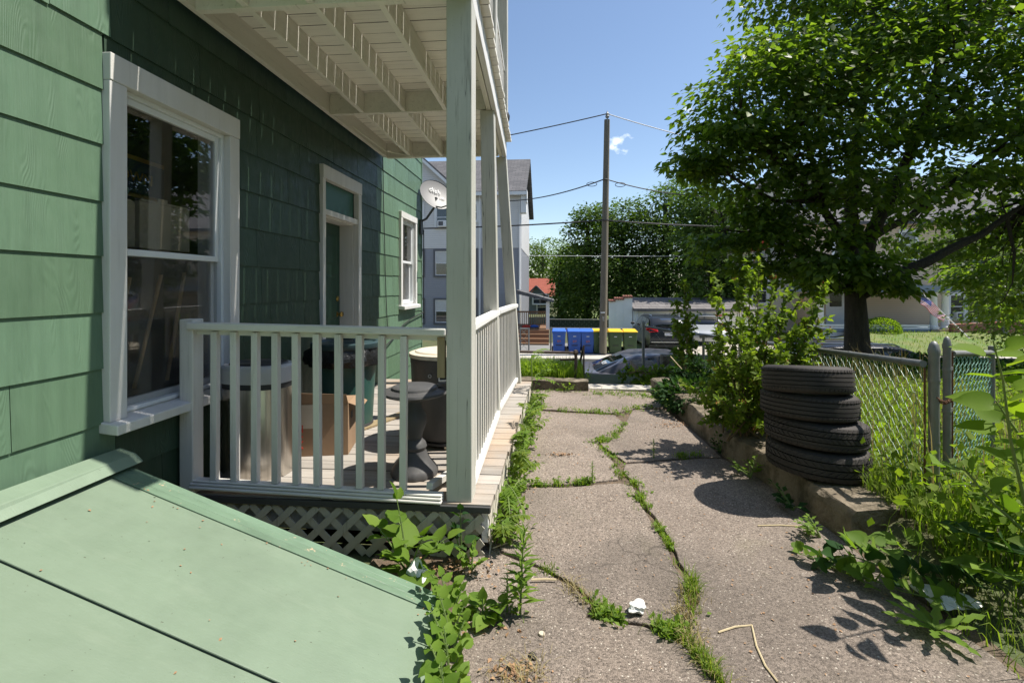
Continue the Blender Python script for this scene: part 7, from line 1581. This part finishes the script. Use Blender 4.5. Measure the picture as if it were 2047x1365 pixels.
# trailing vine on the asphalt from the right, and the horizontal shoot with heart leaves
def runner(name, label, pts, lsz, seed, mat, nl, zl=.03, cat='vine', up=True):
    rg_ = np.random.default_rng(seed); pts = [Vector(p) for p in pts]; t_ = plant(name, label, pts[0], cat); fine = []
    for i in range(len(pts) - 1): fine += [pts[i].lerp(pts[i + 1], k / 4) for k in range(4)]
    fine.append(pts[-1]); b = MB(); b.tube(fine, [.004 * (1 - .6 * k / len(fine)) for k in range(len(fine))], 5); P_, D_, U_, sz = [], [], [], []
    for k in range(nl):
        f = (k + rg_.uniform(0, .6)) / nl * (len(fine) - 1); i = min(len(fine) - 2, int(f)); p = fine[i].lerp(fine[i + 1], f - i); d = (fine[i + 1] - fine[i]).normalized(); s_ = d.cross(Vector((0, 0, 1))).normalized()
        dd = (s_ * (1 if k % 2 else -1) * rg_.uniform(.3, 1) + d * .4 + Vector((0, 0, rg_.uniform(.2, 1.0) if up else rg_.uniform(-.2, .2)))).normalized(); z_ = lsz * rg_.uniform(.6, 1.2); st_ = z_ * .45
        b.tube([p, p + dd * st_], .0018, 4, False); P_.append(tuple(p + dd * st_)); D_.append(tuple((dd + Vector((rg_.normal() * .3, rg_.normal() * .3, -.2)))))
        U_.append((rg_.normal() * .5, -.5 + rg_.normal() * .4, .8)); sz.append(z_)
    build(b, 'stem', MT['stem_green'], t_, smooth=True); leaves('foliage', P_, D_, U_, sz, mat, t_, HEART, True); return t_
runner('heart_vine', 'horizontal shoot with upright heart-shaped leaves before the kerb end', [at(1880, 1100, 2.55), at(1800, 1098, 2.5), at(1740, 1097, 2.45), at(1690, 1090, 2.45)], .105, 141, 'weed_leaf', 13)
runner('heart_vine', 'leafy vine hanging at the kerb end below the horizontal shoot', [at(1760, 1130, 2.4), at(1700, 1110, 2.45), at(1660, 1120, 2.5), at(1640, 1145, 2.5)], .085, 142, 'dark_weed', 12)
runner('ground_vine', 'vine creeping out over the asphalt near the kerb end', [on_z(1760, 1180, .02), on_z(1700, 1150, .02), on_z(1640, 1120, .02), on_z(1580, 1100, .02)], .055, 143, 'weed_leaf', 16)
runner('ground_vine', 'larger vine creeping along the asphalt edge at the right', [on_z(1960, 1220, .05), on_z(1880, 1200, .05), on_z(1800, 1180, .05), on_z(1720, 1150, .04), on_z(1690, 1135, .03)], .075, 144, 'weed_leaf', 20)
runner('ground_vine', 'tangle of vine leaves by the white scrap at the right', [on_z(2000, 1180, .08), on_z(1930, 1165, .08), on_z(1850, 1150, .08), on_z(1790, 1160, .06)], .08, 145, 'dark_weed', 22)
# dandelion
rg2 = np.random.default_rng(150); base = on_z(1870, 1270, 0); t_ = plant('dandelion', 'dandelion rosette with long toothed leaves at the asphalt edge', base); P_, D_, sz = [], [], []
for k in range(11): a = 2 * math.pi * k / 11 + rg2.normal() * .2; P_.append(tuple(base + Vector((0, 0, .02)))); D_.append((math.cos(a), math.sin(a), rg2.uniform(.1, .5))); sz.append(rg2.uniform(.14, .24))
def tooth():
    V = []; N_ = 9
    for i in range(N_): t__ = i / (N_ - 1); V.append((0, t__, .12 * t__ - .22 * t__ * t__))
    for sg in (1, -1):
        for i in range(N_): t__ = i / (N_ - 1); w_ = (.03 + .11 * t__ * (1.25 - t__) * 2) * (1 if i % 2 else .5) * (0 if i == N_ - 1 else 1); V.append((sg * w_, t__ - (.05 if i % 2 else 0), .03 + .12 * t__ - .22 * t__ * t__))
    Q = [(i, N_ + i, N_ + i + 1, i + 1) for i in range(N_ - 1)] + [(i + 1, 2 * N_ + i + 1, 2 * N_ + i, i) for i in range(N_ - 1)]; return np.array(V), Q, None
leaves('foliage', P_, D_, np.tile([0, 0, 1.0], (11, 1)), sz, 'weed_leaf', t_, tooth(), True)
# bright mulberry branches reaching in from the right
def branch(name, label, pts, lsz, nl, seed, mat='bright_leaf', side=0, cat='branch', ground=True):
    rg_ = np.random.default_rng(seed); pts = [Vector(p) for p in pts]; t_ = plant(name, label, pts[0], cat, 'bright leafy shoots at the right edge'); fine = []
    for i in range(len(pts) - 1): fine += [pts[i].lerp(pts[i + 1], k / 4) for k in range(4)]
    fine.append(pts[-1]); b = MB(); b.tube(fine, [.008 * (1 - .7 * k / len(fine)) for k in range(len(fine))], 6); P_, D_, U_, sz = [], [], [], []
    for k in range(nl):
        f = (.12 + .88 * k / nl) * (len(fine) - 1); i = min(len(fine) - 2, int(f)); p = fine[i].lerp(fine[i + 1], f - i); d = (fine[i + 1] - fine[i]).normalized(); s_ = d.cross(Vector((0, .3, 1))).normalized()
        dd = (s_ * (1 if k % 2 else -1) + d * .5 + Vector((rg_.normal() * .2, rg_.normal() * .3, rg_.normal() * .25))).normalized(); z_ = lsz * rg_.uniform(.7, 1.2); st_ = z_ * .35
        b.tube([p, p + dd * st_], .0025, 4, False); P_.append(tuple(p + dd * st_)); D_.append(tuple(dd)); U_.append((rg_.normal() * .35, -.35 + rg_.normal() * .3, 1)); sz.append(z_)
    build(b, 'stem', MT['stem_green'], t_, smooth=True); leaves('foliage', P_, D_, U_, sz, mat, t_, HEART, True); return t_
mb_ = at(2120, 1150, 2.3)
branch('mulberry_shoot', 'tall bright mulberry shoot before the gate at the right edge', [at(2050, 1010, 2.2), at(2020, 880, 2.15), at(2005, 760, 2.1), at(1985, 680, 2.05)], .12, 11, 160)
branch('mulberry_shoot', 'second mulberry shoot leaning left across the gate post', [at(2070, 1080, 2.3), at(1990, 1010, 2.3), at(1930, 940, 2.35), at(1870, 920, 2.4)], .10, 11, 161, 'weed_leaf')
branch('mulberry_shoot', 'mulberry shoot at mid height by the right picture edge', [at(2120, 980, 2.2), at(2060, 900, 2.2), at(2010, 830, 2.2), at(1990, 800, 2.2)], .115, 10, 162)
branch('mulberry_shoot', 'low mulberry shoot spreading over the gateway grass', [at(2120, 1120, 2.2), at(2030, 1100, 2.2), at(1950, 1070, 2.25), at(1900, 1050, 2.3)], .09, 12, 163, 'dark_weed')
branch('mulberry_shoot', 'lowest mulberry shoot above the dark stone block', [at(2140, 1220, 2.1), at(2060, 1170, 2.1), at(1980, 1140, 2.15), at(1920, 1130, 2.2)], .10, 12, 164, 'weed_leaf')
branch('mulberry_shoot', 'mulberry shoot in the upper right corner of the weeds', [at(2120, 860, 2.3), at(2080, 760, 2.3), at(2050, 690, 2.3)], .11, 9, 165)
b = MB(); b.tube([(2.55, 1.75, 0), (2.45, 1.78, .3)], .02, 6); 
n = 700; q0 = np.array(at(2040, 1040, 2.5)); P_ = q0 + rng.normal(size=(n, 3)) * [.25, .22, .2]; P_ = P_[(P_[:, 2] > .05)]; n = len(P_)
o = leaves('hedge_leaves', P_, rdir(n, rng, -.1), rng.normal(size=(n, 3)) * .4 + [0, 0, 1], rng.uniform(.04, .08, n), 'shrub_leaf', None); tag(o, 'mass of leafy growth behind the mulberry shoots', 'weeds', kind='stuff')

# ---- the arching shrub on the kerb wall, sapling, ivy
def shrub(label, base, tips, seed, per, lsz, mat, name='shrub', berries=True, core=None):
    rg_ = np.random.default_rng(seed); base = Vector(base); t_ = thing(name, label, 'shrub', base); b = MB(); P_, D_ = [], []; B_ = []
    for e in tips:
        e = Vector(e); a = base + Vector((rg_.normal() * .12, rg_.normal() * .12, 0)); mid = a.lerp(e, .55) + Vector((rg_.normal() * .04, rg_.normal() * .04, .12 * (e - a).length)); pts = curve3(a, mid, e, 12); L = (e - a).length
        b.tube(pts, [.008 * (1 - .8 * k / 11) for k in range(12)], 5)
        twigs_ = [(pts, L)]
        for j in range(int(4 + L * 5)):
            f = rg_.uniform(.3, 1); i = min(10, int(f * 11)); p = pts[i]; d = (rdir(1, rg_, .25)[0] * .6 + np.array(pts[i + 1] - pts[i]) / np.linalg.norm(pts[i + 1] - pts[i]) * .6); l_ = rg_.uniform(.08, .24) * (1.2 - .5 * f); q_ = p + Vector(d) * l_
            tp = curve3(p, p.lerp(q_, .5) + Vector((0, 0, .02)), q_, 4); b.tube(tp, [.003, .0025, .002, .001], 4, False); twigs_.append((tp, l_))
        for tp, l_ in twigs_:
            for k in range(int(per * l_) + 3):
                f = rg_.uniform(.12, 1) * (len(tp) - 1); i = min(len(tp) - 2, int(f)); p = tp[i].lerp(tp[i + 1], f - i); P_.append(tuple(p)); D_.append(np.array((tp[i + 1] - tp[i]).normalized()) * .5 + rdir(1, rg_, 0)[0])
            if berries and rg_.random() < .16: B_.append(np.array(tp[-1]))
    build(b, 'branches', MT['twig'], t_, smooth=True)['kind'] = 'stuff'
    if core is not None:
        cp, cr, cn = core; d = rdir(cn, rg_, 0); Q_ = np.array(cp) + d * np.array(cr) * (rg_.uniform(.3, 1, (cn, 1)) ** .4); P_ += [tuple(x) for x in Q_]; D_ += list(d)
    n = len(P_); o_ = leaves('foliage', P_, np.array(D_), rg_.normal(size=(n, 3)) * .5 + [0, 0, 1], lsz * rg_.uniform(.6, 1.3, n), mat, t_); o_['kind'] = 'stuff'
    if B_:
        Bc = np.repeat(np.array(B_), 14, 0) + rg_.normal(size=(len(B_) * 14, 3)) * .014; o_ = leaves('seed_heads', Bc, rdir(len(Bc), rg_, 0), rg_.normal(size=Bc.shape), .014, 'berry', t_); o_['kind'] = 'stuff'
    return t_
sb_ = at(1500, 880, 4.2); sb_.z = .19
tips = [at(u, v, D) for u, v, D in ((1425, 545, 4.3), (1440, 600, 4.2), (1470, 560, 4.4), (1500, 540, 4.4), (1515, 520, 4.2), (1545, 580, 4.3), (1580, 570, 4.2), (1600, 600, 4.3), (1645, 570, 4.1), (1650, 600, 4.2), (1620, 640, 4.2), (1660, 660, 4.2), (1590, 660, 4.0), (1540, 640, 4.0), (1480, 640, 4.0), (1430, 660, 4.1), (1410, 690, 4.2), (1450, 720, 3.9), (1500, 700, 3.8), (1560, 700, 3.8), (1600, 720, 4.1), (1405, 760, 4.2), (1390, 800, 4.2), (1440, 800, 3.9), (1490, 800, 3.8), (1530, 760, 3.8), (1420, 840, 4.1), (1370, 770, 4.6), (1520, 620, 4.6), (1570, 620, 4.6), (1480, 600, 4.7), (1640, 690, 4.5), (1530, 850, 3.8), (1640, 640, 3.9))]
shrub('big arching shrub with reddish seed heads left of the tyres', sb_, tips, 170, 60, .056, 'shrub_leaf', core=(at(1480, 790, 4.25), (.26, .24, .30), 900))
s2 = at(1372, 760, 7.4); s2.z = .1
shrub('slender sapling standing before the dark suv', s2, [at(u, v, 7.4) for u, v in ((1365, 560), (1378, 590), (1352, 600), (1390, 630), (1350, 650), (1372, 640), (1392, 680), (1345, 700), (1365, 700), (1385, 720))], 171, 45, .075, 'shrub_leaf', 'sapling', False)
s3 = at(1275, 770, 7.6); s3.z = .15
shrub('low ivy thicket over the step cheek wall', s3, [at(u, v, 7.6) for u, v in ((1240, 752), (1252, 735), (1270, 748), (1300, 750), (1320, 755), (1245, 760), (1340, 750), (1285, 745), (1305, 765), (1350, 745), (1360, 760))], 172, 45, .07, 'shrub_leaf', 'ivy_thicket', False, core=(at(1320, 775, 7.4), (.42, .4, .16), 1300))
s4 = at(1395, 800, 6.0); s4.z = .1
shrub('dark weed thicket between the sapling and the big shrub', s4, [at(u, v, 6.0) for u, v in ((1340, 760), (1360, 740), (1380, 730), (1400, 720), (1420, 735), (1440, 750), (1350, 790), (1330, 800))], 173, 60, .06, 'dark_weed', 'weed_thicket', False, core=(at(1385, 790, 5.8), (.45, .5, .2), 1800))
s5 = at(1185, 790, 7.2)
broad('edge_weed', 'yellowish weed below the stair handrail', at(1172, 768, 7.5), [(.05, 0, .3), (-.04, 0, .22), (.08, .03, .18), (.02, -.05, .12)], .07, 174, 'bright_leaf', 7, shape=OV)
broad('edge_weed', 'leafy weed on the edging below the tall grass', on_z(1135, 783), [(.03, 0, .16), (-.07, 0, .1), (.08, .02, .08)], .07, 175, 'bright_leaf', 6, shape=OV)
# shaded hedge at the back of the yard
rng2 = np.random.default_rng(180); n = 9000; X_ = rng2.uniform(3.3, 11.5, n); P_ = np.stack([X_, 8.7 + rng2.normal(size=n) * .35, .12 + np.abs(rng2.uniform(0, 1, n)) * (.10 + .06 * np.sin(X_ * 2.1))], 1)
o = leaves('back_hedge', P_, rdir(n, rng2, .1), rng2.normal(size=(n, 3)) * .5 + [0, 0, 1], rng2.uniform(.06, .11, n), 'dark_weed', None); tag(o, 'dark shaded undergrowth along the back of the yard', 'undergrowth', kind='stuff')

# ================================================================ litter
def crumple(name, label, loc, r, mat, seed, flat=.5, cat='litter'):
    rg_ = random.Random(seed); bm = bmesh.new(); bmesh.ops.create_icosphere(bm, subdivisions=3, radius=1)
    for v in bm.verts:
        k = 1 + .30 * math.sin(v.co.x * 2.6 + seed) * math.cos(v.co.y * 3.1 + 2 * seed) + .14 * math.sin(v.co.z * 7 + v.co.x * 5) + rg_.uniform(-.05, .05); v.co = Vector((v.co.x * r * k, v.co.y * r * .75 * k, v.co.z * r * flat * k))
    me = bpy.data.meshes.new(name); bm.to_mesh(me); bm.free(); o_ = put(name, me, MT[mat], None); o_.location = loc; o_.rotation_euler = (0, 0, seed); return tag(o_, label, cat)
p = on_z(1273, 1224, 0); crumple('paper_scrap', 'crumpled white paper on the near weed crack', (p.x, p.y, .028), .042, 'paper', 1, .6)
p = on_z(834, 1165, .03); crumple('paper_scrap', 'crumpled white paper beside the cellar hatch corner', (p.x, p.y, .07), .06, 'paper', 2, 1.1)
p = on_z(1890, 1190, .06); crumple('white_scrap', 'flat white scrap among the vine leaves at the right', (p.x, p.y, .05), .11, 'paper', 3, .14)
p = on_z(1083, 1270, 0); b = MB(); b.lathe([(.014, 0), (.0145, .003), (.0125, .007), (.004, .0075)], 20, Matrix.Translation((p.x, p.y, .006))); o = build(b, 'bottle_cap', MT['tape'], smooth=True); tag(o, 'small pale bottle cap on the near asphalt', 'bottle cap')
p = on_z(1065, 1315, 0); crumple('tar_scrap', 'small black scrap of tar on the near asphalt', (p.x, p.y, .010), .022, 'rubber', 5, .3)
def leaf_pile(label, px, n, spread, seed, name='dry_leaves'):
    rg_ = np.random.default_rng(seed); c = on_z(*px); P_ = np.array(c) + np.concatenate([rg_.normal(size=(n, 2)) * spread, np.abs(rg_.normal(size=(n, 1))) * .008 + .006], 1)
    o_ = leaves(name, P_, rdir(n, rg_, 0) * [1, 1, .3], rg_.normal(size=(n, 3)) * .6 + [0, 0, 1], rg_.uniform(.010, .028, n), 'dry_leaf', None); return tag(o_, label, 'leaves', kind='stuff')
leaf_pile('small pile of dry brown leaves on the middle slab', (1122, 909), 70, (.075, .02), 1); leaf_pile('dry leaves along the porch side', (1015, 945), 520, (.08, .45), 2); leaf_pile('dry leaves and twigs below the lattice', (905, 1135), 120, (.12, .06), 3); leaf_pile('dry leaf scraps at the near left of the driveway', (960, 1255), 60, (.08, .03), 4); leaf_pile('dry shreds at the bottom of the driveway', (1030, 1345), 90, (.06, .03), 5); leaf_pile('dry leaves on the asphalt before the kerb wall', (1350, 850), 90, (.10, .06), 6)
n = 700; Pq = np.stack([rng.uniform(-.35, 1.6, n), rng.uniform(1.6, 7, n), np.full(n, .008)], 1); o = leaves('debris', Pq, rdir(n, rng, 0) * [1, 1, .15], rng.normal(size=(n, 3)) * .3 + [0, 0, 1], rng.uniform(.006, .018, n), 'dry_leaf', None); tag(o, 'tiny leaf debris scattered over the driveway', 'debris', kind='stuff')
def twig(label, pts, r): b = MB(); b.tube(pts, r, 5); o_ = build(b, 'twig', MT['straw'], smooth=True); return tag(o_, label, 'twig', 'twigs on the asphalt')
gp_ = lambda u, v: on_z(u, v, .008)
twig('long bent dry twig on the right slab', [gp_(1436, 1263), gp_(1470, 1252), gp_(1503, 1249), gp_(1512, 1290), gp_(1530, 1330), gp_(1555, 1362)], .004)
twig('short dry twig beside the small grass tuft', [gp_(1062, 1158), gp_(1090, 1157), gp_(1112, 1158)], .005)
twig('dry twig at the kerb foot in the tyre shadow', [gp_(1515, 1050), gp_(1560, 1049), gp_(1610, 1052)], .004)
twig('thin dry twig near the lattice corner', [gp_(985, 1095), gp_(1010, 1086), gp_(1024, 1083)], .004)
t_ = plant('dry_stalk', 'long yellow dry stalk leaning before the sapling', at(1390, 780, 6), 'stalk'); b = MB(); b.tube([at(1384, 770, 6), at(1365, 740, 6.1), at(1340, 712, 6.2)], .006, 5); build(b, 'stalk', MT['straw'], t_, smooth=True)

n = 46; X_ = rng.uniform(-2.0, -.55, n); Y_ = np.concatenate([rng.uniform(1.2, 2.1, n // 2), 2.12 - np.abs(rng.normal(size=n - n // 2)) * .08]); P_ = np.stack([X_, Y_, np.array([bz(x) for x in X_]) + .005], 1)
o = leaves('hatch_debris', P_, rdir(n, rng, 0) * [1, 1, .15] + [0, 0, -.1], np.tile([.33, 0, .94], (n, 1)), rng.uniform(.006, .016, n), 'dry_leaf', None); tag(o, 'bits of dry leaf scattered on the cellar hatch', 'debris', kind='stuff')
